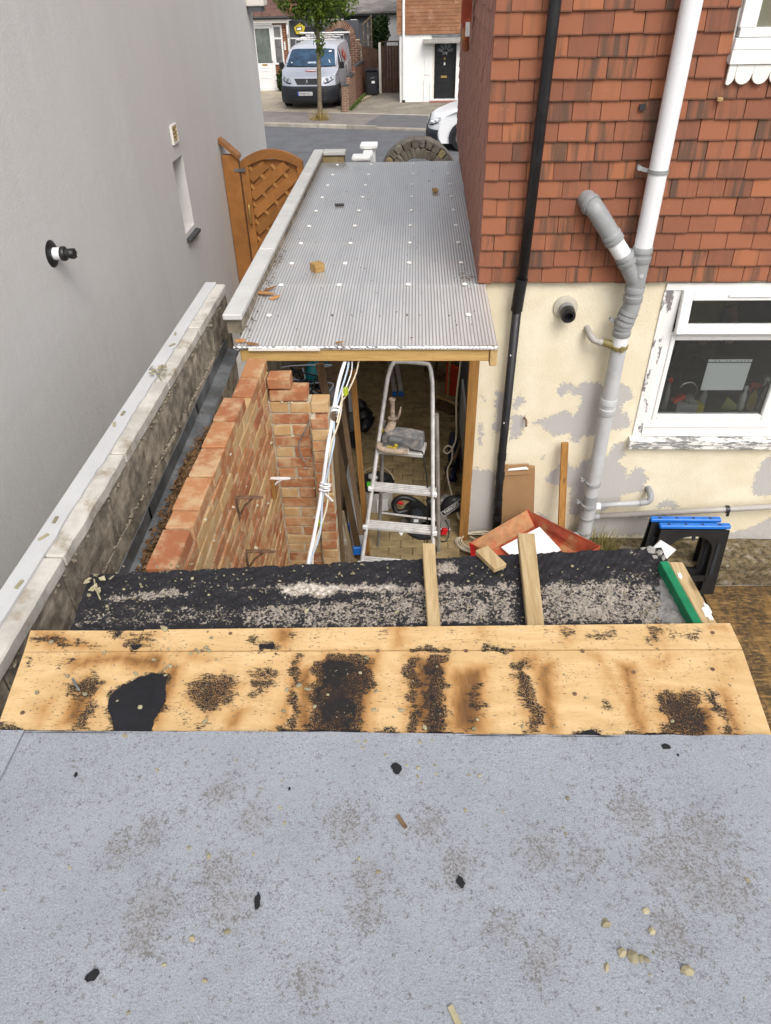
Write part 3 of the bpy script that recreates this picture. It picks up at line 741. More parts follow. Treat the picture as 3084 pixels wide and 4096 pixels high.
for a, b, c, d in ((7.39, 7.57, 2.59, 2.605), (7.39, 7.57, 2.735, 2.75), (7.39, 7.41, 2.605, 2.735), (7.55, 7.57, 2.605, 2.735)):
    fr.mm((X0, a, c), (X0 + .02, b, d))
fr.build('frame', MT['upvc_cream'], t)
for i in range(4):
    MB().box((X0 + .009, 7.48, 2.622 + i * .032), (.014, .14, .018), rot(0, 35, 0)).build('louvre', MT['brass'], t)
t = thing('boiler_flue', 'black and white boiler flue sticking out of the grey wall', 'flue', (X0, 4.5, 2.49))
c = V((X0, 4.5, 2.49)); ax = V((1, 0, 0))
MB().lathe([(.125, .0), (.125, .008), (.095, .03), (.06, .04)], c, ax, 28).build('wall_seal', MT['black'], t, smooth='auto')
MB().lathe([(.058, .03), (.058, .15), (.061, .15), (.061, .155)], c, ax, 28).build('sleeve', MT['pvc_white'], t, smooth='auto')
MB().lathe([(.066, .15), (.068, .16), (.068, .20), (.06, .215), (.046, .22), (.044, .27), (.048, .275), (.048, .30), (.044, .305), (.044, .345)], c, ax, 28).build('terminal', MT['black'], t, smooth='auto')
for k in range(6):
    a = k * math.pi / 3
    MB().box(c + V((.325, math.cos(a) * .043, math.sin(a) * .043)), (.05, .012, .012), Euler((a, 0, 0)).to_matrix()).build('grille_fin', MT['black'], t)
for ch in t.children:       # a small balanced flue
    for v in ch.data.vertices: v.co = V((v.co.x * .43, v.co.y * .66, v.co.z * .66))
t = thing('alarm_box', 'white box fixed to the far top corner of the grey house', 'alarm box', (X0 + .1, 11.9, 3.6))
MB().mm((X0 + .0, 11.72, 3.50), (X0 + .24, 12.02, 3.95)).build('case', MT['upvc_cream'], t, bevel=.01)
MB().mm((X0 + .02, 11.74, 3.44), (X0 + .2, 12.0, 3.498)).build('base', MT['shed_grey'], t)

# ================================================================ GARDEN GATE between the grey house and the boundary wall
gt = thing('garden_gate', 'orange brown arched timber gate with diagonal slats beside the grey house', 'gate', (-1.7, 9.2, 0))
gy = 9.2
MB().mm((-2.292, gy - .05, 0), (-2.10, gy + .06, 2.16)).build('post', MT['gate'], gt, bevel=.006)
MB().prism([(-2.295, gy - .08, 2.30), (-2.085, gy - .08, 2.12), (-2.085, gy - .08, 2.16), (-2.295, gy - .08, 2.345)], (0, .17, 0)).build('post_cap', MT['gate'], gt)
MB().mm((-2.085, gy - .03, .05), (-1.99, gy + .03, 2.05)).build('stile', MT['gate'], gt, bevel=.004)
MB().mm((-1.41, gy - .03, .05), (-1.335, gy + .03, 2.02)).build('stile', MT['gate'], gt, bevel=.004)
outer = [(-2.085, 2.085)] ; n = 22
ax_, R0 = -1.71, .0
def archz(x, top, k): return top - k * (x + 1.71) ** 2
MB().mm((-1.33, gy - .05, 0), (-1.14, gy + .06, 1.98)).build('post', MT['gate'], gt, bevel=.006)
po = [V((x, gy - .032, archz(x, 2.215, .92))) for x in np.linspace(-2.085, -1.335, n)]
pi_ = [V((x, gy - .032, archz(x, 2.115, .92))) for x in np.linspace(-1.335, -2.085, n)]
MB().prism(po + pi_, (0, .064, 0)).build('arched_rail', MT['gate'], gt)
bk = MB().mm((-1.99, gy + .018, .06), (-1.41, gy + .028, 2.1)).build('backing', MT['gate'], gt)
# diagonal slats, running up to the right
for k in range(-9, 12):
    z0 = 0.25 + k * .205
    a, b = V((-1.99, gy - .002, z0)), V((-1.41, gy - .002, z0 + .46))
    # clip to the arch
    pts = []
    for q in np.linspace(0, 1, 15):
        p = a.lerp(b, q)
        if p.z + .06 < archz(p.x, 2.115, .92) + .03 and p.z > .05: pts.append(p)
    if len(pts) > 2:
        MB().bar(pts[0], pts[-1], .108, .018, up=(0, 1, 0)).build('slat', MT['gate'], gt, bevel=.004)
        d = (b - a).normalized(); nn = V((-d.z, 0, d.x))
        L = (pts[-1] - pts[0]).length
        for q in (.12, .36, .60, .84):
            pc = a.lerp(b, q) + nn * .0803
            if pts[0].x - .02 < pc.x < pts[-1].x + .02 and pc.z < archz(pc.x, 2.09, .92):
                MB().bar(pc - nn * .032, pc + nn * .032, .036, .014, up=(0, 1, 0)).build('batten', MT['gate_pale'], gt)
MB().box((-2.09, gy - .05, 2.0), (.13, .02, .035)).build('hinge', MT['zinc'], gt)
MB().tube([(-2.03, gy - .05, 1.62), (-2.03, gy - .08, 1.60), (-2.03, gy - .08, 1.40), (-2.03, gy - .05, 1.38)], .012).build('handle', MT['brass'], gt, smooth=True)

# ================================================================ BOUNDARY WALLS (left)
bw = thing('boundary_wall', 'crumbling block boundary wall with half white coping running past the flat roof', 'wall', (-1.29, 2, 0))
FX = -1.245
MB().mm((FX - .11, -1.2, -.3), (FX - .012, 4.57, 2.205)).build('mortar_core', MT['mossy'], bw)
for r_ in range(5):
    z1 = 2.205 - r_ * .225
    for i in range(-1, 11):
        y0 = .02 + i * .455 + (r_ % 2) * .22
        y1 = min(y0 + .44, 4.565)
        if y0 > 4.5 or (r_ > 2 and y0 > 2.5): continue
        m = MB().box(((FX - .035), (y0 + y1) / 2, z1 - .108), (.07 + random.uniform(-.008, .008), y1 - y0, .213))
        bmesh.ops.subdivide_edges(m.b, edges=m.b.edges[:], cuts=3, use_grid_fill=True)
        m.jitter(.007, 17, i + r_ * 9)
        m.build('block', MT['block'], bw)
# lumps of old mortar squeezed on the joints
ms = MB()
for k in range(330):
    y = random.uniform(.8, 4.5); z = random.choice((1.985, 1.76, 2.19)) + random.uniform(-.012, .012)
    stone(ms, (FX - .003, y, z), random.uniform(.007, .016), k, .7)
ms.build('mortar_lump', M('grey_brown_mortar', (.25, .215, .16), .95, .3, 20, .8, 60), bw, kind='stuff')
js = [-.8, -.15, .52, 1.18, 1.86, 2.53, 3.2, 3.86, 4.57]
for a, b in zip(js, js[1:]):
    m = MB()
    nn_ = 14
    xo = []
    for i in range(nn_ + 1):
        y = a + .004 + (b - a - .008) * i / nn_
        xo.append((FX - .088, y))
    edge = [(FX + .008 + .006 * noise.noise(V((y * 9, 1, 0))), y) for x, y in xo]
    m.prism([V((x, y, 2.207)) for x, y in xo] + [V((x, y, 2.207)) for x, y in edge[::-1]], (0, 0, .057 + random.uniform(-.003, .003)))
    m.build('coping_stone', MT['coping'], bw, bevel=.006)
ys = np.linspace(-1.2, 4.58, 120)
inn = [V((FX - .055 + .012 * noise.noise(V((y * 5, 3, 0))) + .006 * noise.noise(V((y * 19, 3, 0))), y, 2.262)) for y in ys]
MB().prism([V((FX - .125, -1.2, 2.262)), V((FX - .125, 4.58, 2.262))] + inn[::-1], (0, 0, .012)).build('white_capping', MT['capping'], bw)
MB().mm((FX - .125, -1.2, 1.2), (FX - .1105, 4.58, 2.2615)).build('white_capping', MT['capping'], bw)

w2 = thing('lean_to_wall', 'white coped side wall running along the left edge of the lean-to roof', 'wall', (-1.08, 6.2, 0))
MB().mm((-1.126, 4.05, 2.15), (-1.042, 8.77, 2.239)).build('wall_body', MT['mossy'], w2)
MB().mm((-1.125, 4.62, -.3), (-1.043, 8.765, 2.149)).build('wall_body', MT['mossy'], w2)
MB().mm((-1.137, 4.63, -.3), (-1.127, 8.77, 2.231)).build('outer_render', MT['capping'], w2)  # white render on the unseen side, added to bounce light into the alley
for i in range(11):
    y0 = 4.07 + i * .425
    m = MB().mm((-1.06, y0, 2.04), (-1.033, min(y0 + .415, 8.7), 2.229))
    bmesh.ops.subdivide_edges(m.b, edges=m.b.edges[:], cuts=2, use_grid_fill=True)
    m.jitter(.005, 15, i).build('block', MT['block'], w2)
yy = [4.02, 5.26, 6.45, 7.63, 8.81]
for a, b in zip(yy, yy[1:]):
    MB().mm((-1.140, a + .002, 2.240), (-1.024, b - .002, 2.278)).build('coping_stone', MT['capping2'], w2, bevel=.007)
MB().mm((-1.022, 8.65, 2.240), (-.776, 8.81, 2.28)).build('coping_stone', MT['capping2'], w2, bevel=.007)
MB().mm((-1.038, 8.67, 0), (-.794, 8.80, 2.231)).build('pier', MT['stone_buff'], w2)

# zinc gutter and the rotted leaves beside it
gu = thing('zinc_gutter', 'grey zinc box gutter along the foot of the block wall', 'gutter', (-1.19, 3, 1.9))
def gz(y): return 1.868 + (y - 1.9) * .036
prof = [(-1.238, .02), (-1.238, -.06), (-1.16, -.075), (-1.128, -.02), (-1.132, -.018), (-1.163, -.069), (-1.233, -.055), (-1.233, .02)]
segs = [(1.72, 2.62), (2.60, 3.55), (3.53, 4.36)]
for i, (a, b) in enumerate(segs):
    k = .003 * i
    m = MB()
    m.prism([V((x, a, gz(a) + z + k)) for x, z in prof], (0, b - a, (b - a) * .036))
    m.build('gutter_length', MT['zinc'], gu)
lg = thing('wall_ledge', 'dark ledge full of rubble between the gutter and the brick wall', 'ledge', (-1.03, 2.4, 0))
MB().mm((-1.128, 1.4, -.3), (-.945, 3.2, 1.80)).build('rubble_fill', MT['mossy'], lg)
def litz(Pq):
    return .035 * np.sin(Pq[..., 1] * 7 + Pq[..., 0] * 11) * .4 + .02 * np.sin(Pq[..., 1] * 31) * np.sin(Pq[..., 0] * 43) + .012 * np.sin(Pq[..., 1] * 97 + 3) * np.sin(Pq[..., 0] * 83)
grid('leaf_litter', (-1.215, 1.5, 1.793), (-.93, 1.5, 1.99), (-.93, 3.3, 2.05), (-1.172, 3.3, 1.866), 30, 130, MT['litter'], None, {}, litz, kind='stuff')
lv = MB()
for k in range(420):
    y = random.uniform(1.75, 3.3); f = random.random()
    x = -1.215 + f * .10 + (y - 1.7) * .02
    c = V((x, y, 1.80 + f * .06 + (y - 1.5) * .042 + random.uniform(.0, .03)))
    s = random.uniform(.006, .02)
    rr = rot(random.uniform(-50, 50), random.uniform(-50, 50), random.uniform(0, 360))
    lv.quad(*[c + rr @ V(p) * s for p in ((-1, -.5, 0), (0, -.6, .3), (1, 0, 0), (0, .6, .3))])
lv.build('dry_leaves', M('dark_rotted_leaf', (.15, .085, .04), .9, .5, 30), None, kind='stuff')

# ================================================================ OLD BRICK SHED WALL
BR_ = {}
def brick_mesh(L, h, w_, seed):
    k = (round(L, 3), round(h, 3), round(w_, 3), seed)
    if k not in BR_:
        b = bmesh.new(); bmesh.ops.create_cube(b, size=1)
        for v in b.verts: v.co = V((v.co.x * w_, v.co.y * L, v.co.z * h))
        bmesh.ops.bevel(b, geom=b.edges[:], offset=.004, segments=1, affect='EDGES')
        rnd = random.Random(seed)
        for v in b.verts: v.co += V([rnd.uniform(-.0022, .0022) for _ in range(3)])
        me = bpy.data.meshes.new('brick'); b.to_mesh(me); b.free(); me.materials.append(MT['brick'])
        BR_[k] = me
    return BR_[k]
def brick(parent, c, L, h=.064, w_=.105, rz=0):
    o = link('brick', brick_mesh(L, h, w_, random.randint(0, 3)), None, parent)
    o.location = V(c) - WLOC[parent.name]
    o.rotation_euler = (random.uniform(-.012, .012), random.uniform(-.012, .012), rz + random.uniform(-.01, .01))
    return o
bk = thing('brick_wall', 'half demolished orange brick shed wall with stepped return and pier', 'brick wall', (-.87, 3.0, 0))
IX = -.825
MB().mm((IX - .105, 1.86, -.03), (IX - .007, 3.06, 2.178)).build('mortar_bed', MT['mortar'], bk)
MB().mm((IX - .105, 3.061, -.03), (IX - .007, 3.655, 2.103)).build('mortar_bed', MT['mortar'], bk)
for ci in range(27):
    zt = 2.25 - ci * .075
    lay = []
    y = 3.655 - (0 if ci % 2 else .112) if ci > 0 else 3.06
    if ci == 0: y = 3.06
    first = True
    while y > 2.03:
        L = .215
        if ci == 0 and abs(y - (3.06 - .225 * 4)) < .02: L = .105      # one cut brick in the top course
        if first and ci > 0 and not ci % 2: pass
        y0 = y - L
        vis = zt > 3.9 - (y) / 1.02 - .12
        if vis or ci < 2: brick(bk, (IX - .0525 + random.uniform(-.003, .003), (y + y0) / 2, zt - .0375), L)
        y = y0 - .012
        first = False
    if ci > 0 and ci % 2 == 0:
        brick(bk, (IX - .0525, 3.655 - .051, zt - .0375), .10)
# return wall facing the camera, and the end pier
FY = 3.555
MB().mm((IX - .004, FY + .008, -.03), (-.585, FY + .1, 1.945)).build('mortar_bed', MT['mortar'], bk)
MB().mm((-.584, FY - .045, -.03), (-.483, FY + .1, 1.868)).build('mortar_bed', MT['mortar'], bk)
brick(bk, (-.752, FY + .052, 2.10 - .0375), .128, rz=math.pi / 2)
brick(bk, (-.705, FY + .052, 2.025 - .0375), .215, rz=math.pi / 2)
for ci in range(2, 20):
    zt = 2.10 - ci * .075
    if ci % 2: xs = [(-.815, -.60)]
    else: xs = [(-.815, -.715), (-.70, -.60)]
    if ci == 2: xs = [(-.815, -.715), (-.70, -.588)]
    for a, b in xs:
        brick(bk, ((a + b) / 2, FY + .052 + random.uniform(-.003, .003), zt - .0375), b - a, rz=math.pi / 2)
    if ci == 2: brick(bk, (-.533, FY + .052, zt - .0375), .10, rz=math.pi / 2)
    else: brick(bk, (-.5335 + random.uniform(-.003, .003), FY + .0, zt - .0375), .098, w_=.11, rz=math.pi / 2)
smear = MB()
for k in range(26):
    y = random.uniform(2.1, 3.5); z = 2.24 - random.randint(1, 16) * .075
    stone(smear, (IX, y, z + random.uniform(-.004, .004)), random.uniform(.006, .014), k, .8)
for k in range(40):
    stone(smear, (random.uniform(-.81, -.49), FY - .001, 1.95 - random.randint(0, 12) * .075), random.uniform(.005, .012), k + 300, .8)
smear.build('mortar_smear', MT['mortar'], bk, kind='stuff')

def bracket(c, L, m, label, drop):
    t = thing('shelf_bracket', label, 'bracket', c)
    c = V(c)
    MB().prism([c + V(p) for p in ((0, -.012, .004), (L * .8, -.012, .004), (L, -.006, .004), (L, .006, .004), (L * .8, .012, .004), (0, .012, .004))], (0, 0, -.005)).build('arm', m, t)
    MB().prism([c + V(p) for p in ((0, -.012, -.002), (0, .012, -.002), (0, .009, -drop), (0, -.009, -drop))], (.005, 0, 0)).build('plate', m, t)
    MB().tube([c + V((.005, 0, -drop * .8)), c + V((L * .3, 0, -drop * .35)), c + V((L * .62, 0, -.003))], .005, 6).build('brace', m, t)
    return t
bracket((IX, 3.37, 1.55), .115, MT['pvc_white'], 'white metal shelf bracket screwed to a block on the brick wall', .075)
MB_ = MB().mm((IX, 3.345, 1.42), (IX + .02, 3.40, 1.553)); tag(MB_.build('fixing_block', MT['pine_z'], None), 'small wooden block on the brick wall behind the white bracket', 'wood block')
bracket((IX, 2.64, 1.95), .13, MT['rust'], 'upper rusty iron shelf bracket on the brick wall', .13)
bracket((IX, 2.64, 1.62), .15, MT['rust'], 'lower rusty iron shelf bracket on the brick wall, just above the tarred wall top', .13)
tag(MB().tube(catmull([(-.588, 3.505, 1.86), (-.625, 3.52, 1.78), (-.665, 3.53, 1.70), (-.668, 3.53, 1.62), (-.645, 3.52, 1.575), (-.615, 3.51, 1.60)]), .004, 6).build('wire', MT['tool_grey'], None, smooth=True), 'thin grey wire dangling from the brick return wall', 'wire')
# ================================================================ FLAT ROOF AND TARRED WALL (foreground)
fr_ = thing('flat_roof', 'grey mineral felt flat roof with scorched plywood edge in the foreground', 'flat roof', (0, .5, 2.3))
MB().mm((-1.10, -1.3, -.3), (.90, 1.20, 2.20)).build('wall_below', MT['concrete'], fr_)
TARP, BRP = TAR, BROWN
def a_tar(Pq):
    return np.maximum(field(TARP, Pq[..., 0], Pq[..., 1], .075, .007, 1), field([p for p in TARP if p[0] > .88], Pq[..., 0], Pq[..., 1], .010, .004, 1))
BANDS = [[.72] + [x0, 1.13, x0 + w_, 1.13, x0 + w_ + .02, y1, x0 + .01, y1] for x0, w_, y1 in ((-.36, .03, 1.37), (-.17, .06, 1.4), (.10, .10, 1.36), (-.72, .05, 1.36), (.34, .05, 1.38), (.58, .04, 1.38), (-.95, .06, 1.28), (.70, .10, 1.24), (.83, .03, 1.30), (-.5, .04, 1.2))]
def a_brown(Pq):
    x, y = Pq[..., 0], Pq[..., 1]
    return np.maximum.reduce([field(BRP, x, y, .12, .003, 4), field(BANDS, x, y, .09, .002, 3), field([[min(1, p[0] * 1.05)] + list(p[1:]) for p in TARP if .4 < p[0] < .9], x, y, .14, .003, 2)])
def board(c00, c10, c11, c01, nu, nv):
    return grid('plywood_board', c00, c10, c11, c01, nu, nv, MT['ply'], fr_, {'tar': a_tar, 'brown': a_brown}, None, .012)
zt = 2.30
board((-1.105, 1.105, zt), (.935, 1.135, zt), (.965, 1.434, zt), (-1.152, 1.384, zt), 420, 56)
board((-1.154, 1.388, zt - .002), (-.835, 1.396, zt - .002), (-.822, 1.479, zt - .002), (-1.172, 1.474, zt - .002), 80, 22)
board((-.831, 1.397, zt + .001), (.965, 1.439, zt + .001), (.965, 1.541, zt + .001), (-.818, 1.481, zt + .001), 360, 22)
DIRT = [(-.55, .67, .08), (-.60, .83, .05), (-.66, .79, .05), (-.46, .94, .06), (-.37, .88, .05), (-.43, .75, .06), (-.15, .87, .07), (-.09, .74, .06), (-.09, .68, .05), (-.20, .55, .05), (-.39, .68, .07), (.05, .87, .06), (.10, .78, .06), (.30, .82, .06), (.39, .80, .06), (.68, .86, .09), (.68, .75, .09), (.19, .65, .05), (.26, .59, .06), (.54, .65, .08), (.53, .90, .08), (.6, .8, .14), (-.55, .62, .06)]
def a_dirt(Pq):
    o = np.zeros(Pq.shape[:2])
    for x, y, r in DIRT: o = np.maximum(o, np.exp(-((Pq[..., 0] - x) ** 2 + (Pq[..., 1] - y) ** 2) / (r * r)))
    return o * .8
def feltz(Pq):
    x, y = Pq[..., 0], Pq[..., 1]
    e = np.clip((y - 1.085) / .05, 0, 1)
    return .003 * np.sin(x * 5) * np.sin(y * 4) + .004 * e * e * (np.sin(x * 23) * .5 + np.sin(x * 57 + 1) * .5) - .001
grid('felt_sheet', (-1.005, -1.25, 2.308), (.93, -1.25, 2.308), (.93, 1.133, 2.314), (-1.035, 1.106, 2.314), 240, 240, MT['felt'], fr_, {'dirt': a_dirt}, feltz, .004)
grid('felt_sheet', (-1.16, -1.25, 2.31), (-.99, -1.25, 2.311), (-1.02, 1.103, 2.3185), (-1.12, 1.102, 2.317), 20, 140, MT['felt'], fr_, {'dirt': a_dirt}, None, .004)
MB().mm((-1.10, -1.25, 2.20), (.925, 1.3, 2.286)).build('roof_deck', MT['pine'], fr_)
tm = MB()
for k in range(150):      # torn black backing along the felt edge
    x = -1.09 + k * .0135
    h = .002 + .012 * max(0, noise.noise(V((x * 7, 5, 0)))) + random.uniform(0, .002)
    e = 1.106 + (x + 1.035) * .0138; tm.quad((x, e - .006, 2.3125), (x + .0135, e - .006, 2.3125), (x + .0135, e + .003 + h, 2.304), (x, e + .003 + h * random.uniform(.7, 1.2), 2.304))
tm.build('torn_felt_edge', MT['tarlump'], fr_)
# scraps of felt still stuck to the plywood, with real thickness and curled edges
for p in TAR:
    if p[0] < .95: continue
    q = np.array(p[1:]).reshape(-1, 2)
    if np.ptp(q[:, 0]) < .03 or q[:, 1].max() < 1.145: continue
    pts = []
    for i in range(len(q)):
        a_, b_ = q[i], q[(i + 1) % len(q)]
        m_ = max(2, int(np.hypot(*(b_ - a_)) / .008))
        for k in range(m_):
            c_ = a_ + (b_ - a_) * k / m_
            pts.append(V((c_[0] + .004 * noise.noise(V((c_[0] * 60, c_[1] * 60, 1))), c_[1] + .004 * noise.noise(V((c_[0] * 60, c_[1] * 60, 9))), 2.3005)))
    m = MB().prism(pts, (0, 0, .0028))
    for v in m.b.verts: v.co.z += max(0, .004 * noise.noise(V((v.co.x * 25, v.co.y * 25, 3))))
    m.build('felt_remnant', MT['tarlump'], fr_)
# rafters left sticking out over the wall
MB().prism([V(p) for p in ((.058, 1.3, 2.252), (.095, 1.3, 2.252), (.078, 1.925, 2.252), (.034, 1.925, 2.252))], (0, 0, .034)).build('rafter', MT['rafter'], fr_, bevel=.003)
MB().prism([V(p) for p in ((.345, 1.3, 2.252), (.392, 1.3, 2.252), (.436, 1.985, 2.252), (.377, 1.985, 2.252))], (0, 0, .034)).build('rafter', MT['rafter'], fr_, bevel=.003)
g3 = MB().prism([V(p) for p in ((.915, 1.3, 2.20), (.955, 1.3, 2.20), (.915, 1.84, 2.20), (.868, 1.84, 2.20))], (0, 0, .084)).build('rafter', MT['rafter'], fr_, bevel=.003)
MB().prism([V(p) for p in ((.886, 1.3, 2.20), (.9135, 1.3, 2.20), (.866, 1.84, 2.20), (.838, 1.84, 2.20))], (0, 0, .086)).build('fascia_strip', MT['green_paint'], fr_, label='strip painted bright green along the end rafter', bevel=.002)
def splat(name, x, y, r, m, parent, z, seed, sx=1, sy=1):
    rnd = random.Random(seed); ang = rnd.uniform(0, 6)
    pts = []
    for k in range(16):
        a = k * math.pi / 8; q = r * rnd.uniform(.55, 1.15)
        pts.append(V((x + math.cos(a) * q * sx, y + math.sin(a) * q * sy, z)))
    return MB().prism(pts, (0, 0, .0015)).build(name, m, parent)
splat('paint_splash', .885, 1.77, .014, MT['white_paint'], fr_, 2.2842, 3, .6, 1.3)
splat('paint_splash', .922, 1.60, .022, MT['white_paint'], fr_, 2.2842, 5, .6, 1.9)
MB().mm((1.0 - .075, 1.40, 2.22), (1.0 - .03, 1.47, 2.275)).build('gutter_clip', MT['navy'], fr_, bevel=.006)
# screw heads in the plywood
for x, y in ((-1.06, 1.17), (-.62, 1.40), (.16, 1.415), (.50, 1.42), (.63, 1.345), (.855, 1.36), (.90, 1.50), (.45, 1.265), (-.55, 1.47), (-.1, 1.41), (-.86, 1.42)):
    MB().cyl((x, y, 2.2995), (x, y, 2.3025), .006, seg=10).build('screw_head', MT['rust'], fr_)
tag(MB().cyl((-.965, 1.285, 2.305), (-.93, 1.245, 2.307), .0035, seg=8).build('bent_nail', MT['tool_grey'], None), 'single steel nail lying on the scorched plywood near its left end', 'nail')

# tarred top of the outbuilding's cross wall
tw = thing('tarred_wall', 'thick concrete wall top smeared with black bitumen and rubble dust', 'wall', (0, 1.7, 0))
def a_pale(Pq): return field(PALE, Pq[..., 0], Pq[..., 1], .045, .006, 2)
def a_grey(Pq): return field(CONC, Pq[..., 0], Pq[..., 1], .03, .006, 2)
def tarz(Pq):
    x, y = Pq[..., 0], Pq[..., 1]
    z = .0035 * np.sin(x * 47 + y * 31) * np.sin(y * 53 - x * 11) + .0025 * np.sin(x * 131 + 2) * np.sin(y * 117 + x * 40) + .0018 * np.sin(x * 263 + y * 91) * np.sin(y * 241)
    edge = np.clip((y - (1.80 + (x + 1.1) * .08)) / .13, 0, 1)
    return z - .012 * edge ** 3 - .002
grid('wall_top', (-1.072, 1.44, 2.25), (.886, 1.44, 2.25), (.884, 1.957, 2.25), (-1.113, 1.782, 2.25), 420, 110, MT['bitumen'], tw, {'pale': a_pale, 'grey': a_grey}, tarz, .05)
MB().prism([V(p) for p in ((-1.07, 1.42, -.3), (.884, 1.42, -.3), (.878, 1.945, -.3), (-1.108, 1.772, -.3))], (0, 0, 2.53)).build('wall_body', MT['concrete'], tw)
# broken bits of concrete along the right end of the wall top
for k, (x, y, r) in enumerate(((.84, 1.935, .02), (.868, 1.925, .018), (.872, 1.895, .015), (.845, 1.90, .014), (.88, 1.87, .012), (.815, 1.945, .012))):
    m = MB(); stone(m, (x, y, 2.252), r, k + 40, .5)
    tag(m.build('concrete_fragment', MT['concrete'], None), ('largest broken concrete fragment at the right end of the tarred wall', 'concrete fragment beside the largest one at the wall end', 'concrete fragment nearest the green strip end', 'concrete fragment just in front of the largest one', 'small concrete fragment closest to the green strip', 'leftmost small concrete fragment at the wall end')[k], 'fragment', 'concrete fragments at the wall end')
m = MB().box((.272, 1.868, 2.263), (.052, .112, .02), rot(0, 0, 31)); 
tag(m.build('wood_offcut', MT['rafter'], None, bevel=.002), 'short pale wood offcut lying on the tarred wall top between two rafters', 'wood offcut')

# crumbs of mortar: one object each
def crumb(x, y, z, r, seed, label, grp, mat_=None, cat='mortar crumb', name='mortar_crumb', flat=.55):
    m = MB(); stone(m, (0, 0, 0), r, seed, flat)
    o = m.build(name, mat_ or MT['chip'], None)
    o.location = (x, y, z + r * flat * .5)
    return tag(o, label, cat, grp)
CH_A = [(-1.079, 1.68), (-.959, 1.788), (-.752, 1.767), (-.807, 1.754), (-.913, 1.723), (-.675, 1.686), (-.531, 1.672), (-.792, 1.612), (-.631, 1.615), (-1.071, 1.726), (.181, 1.649), (.299, 1.681), (-1.0, 1.63), (-.9, 1.66), (-.97, 1.71), (-.45, 1.76), (-.2, 1.8), (.55, 1.85), (.7, 1.72), (.62, 1.63), (-.05, 1.62), (.22, 1.60), (-.34, 1.62)]
for i, (x, y) in enumerate(CH_A):
    crumb(x, y, 2.248, random.uniform(.004, .009), i, 'pale stone crumb lying on the tarred wall top', 'crumbs on the tarred wall top')
CH_P = [(-.723, 1.405), (-1.084, 1.422), (-.756, 1.482), (-.621, 1.474), (-.604, 1.45), (-.618, 1.402), (-.627, 1.393), (-.65, 1.386), (-.754, 1.363), (-.791, 1.31), (-.703, 1.306), (-.81, 1.212), (-.741, 1.193), (-.984, 1.296), (-.346, 1.19), (-.347, 1.262), (-.315, 1.276), (-.29, 1.265), (-.131, 1.38), (-.146, 1.326), (-.231, 1.248), (-.263, 1.207), (-1.047, 1.235), (-.91, 1.234), (-.098, 1.263), (-.102, 1.199), (-.553, 1.15), (-.57, 1.366), (-.909, 1.385), (.073, 1.353), (.477, 1.251), (.177, 1.174), (.165, 1.145), (.037, 1.145), (-.027, 1.198), (-.61, 1.41), (-.60, 1.40), (-.64, 1.40), (-.70, 1.34), (-.72, 1.35), (-.71, 1.33), (.294, 1.156), (.69, 1.18)]
for i, (x, y) in enumerate(CH_P):
    crumb(x, y, 2.301, random.uniform(.005, .010) * (1.5 if i in (14, 2) else 1), i + 60, 'pale mortar crumb lying on the scorched plywood', 'crumbs on the plywood')
CH_F = [(-.533, 1.055), (-.511, 1.06), (-.421, 1.063), (-.439, 1.031), (-.426, 1.003), (-.635, .998), (-.317, .974), (-.387, .955), (-.365, .955), (-.13, 1.082), (-.118, 1.09), (-.123, 1.073), (-.137, 1.093), (-.761, .751), (-.454, .785), (-.504, .803), (-.354, .793), (-.379, .629), (-.449, .615), (-.404, .538), (-.493, .564), (-.311, .904), (-.294, .868), (-.07, .76), (-.114, .789), (-.749, 1.095), (-.885, .699), (-.539, .48), (-.064, 1.057), (.055, 1.1), (.024, 1.094), (-.01, 1.026), (.059, 1.029), (.018, 1.021), (.017, .997), (.144, 1.003), (.064, 1.004), (.17, 1.002), (.13, .911), (.376, .947), (.353, .872), (.22, .91), (.408, .673), (.733, .764), (.356, .858), (.026, .979), (.475, .574)]
for i, (x, y) in enumerate(CH_F):
    crumb(x, y, 2.311, random.uniform(.004, .0075), i + 160, 'small pale mortar crumb scattered on the grey felt roof', 'small crumbs on the felt')
for i, (x, y, r, lab) in enumerate(((.499, .654, .012, 'pale mortar lump on the grey felt, alone between two smaller crumbs above the cluster'), (.498, .694, .012, 'uppermost pale mortar lump of the group at the lower right of the felt roof'), (.429, .612, .015, 'long pale mortar lump left of the tight cluster on the felt'), (.408, .665, .012, 'pale mortar lump left of the others at the lower right of the felt roof'), (.448, .604, .016, 'biggest lump of the tight cluster on the felt roof'), (.463, .603, .011, 'middle lump of the tight cluster on the felt roof'), (.474, .602, .011, 'right lump of the tight cluster on the felt roof'), (.492, .615, .008, 'small crumb just right of the tight cluster on the felt'), (.391, .583, .011, 'crumb below and left of the tight cluster on the felt'), (.550, .581, .019, 'largest yellowish mortar lump at the lower right corner of the felt roof'))):
    crumb(x, y, 2.309, r * .85, i + 260, lab, 'mortar lumps at the lower right of the felt', flat=.7)
m = MB().box((.09, .487, 2.316), (.011, .05, .006), rot(0, 0, 28)).jitter(.003, 60)
tag(m.build('wood_splinter', MT['chip'], None), 'long thin pale splinter at the bottom edge of the felt roof', 'splinter')
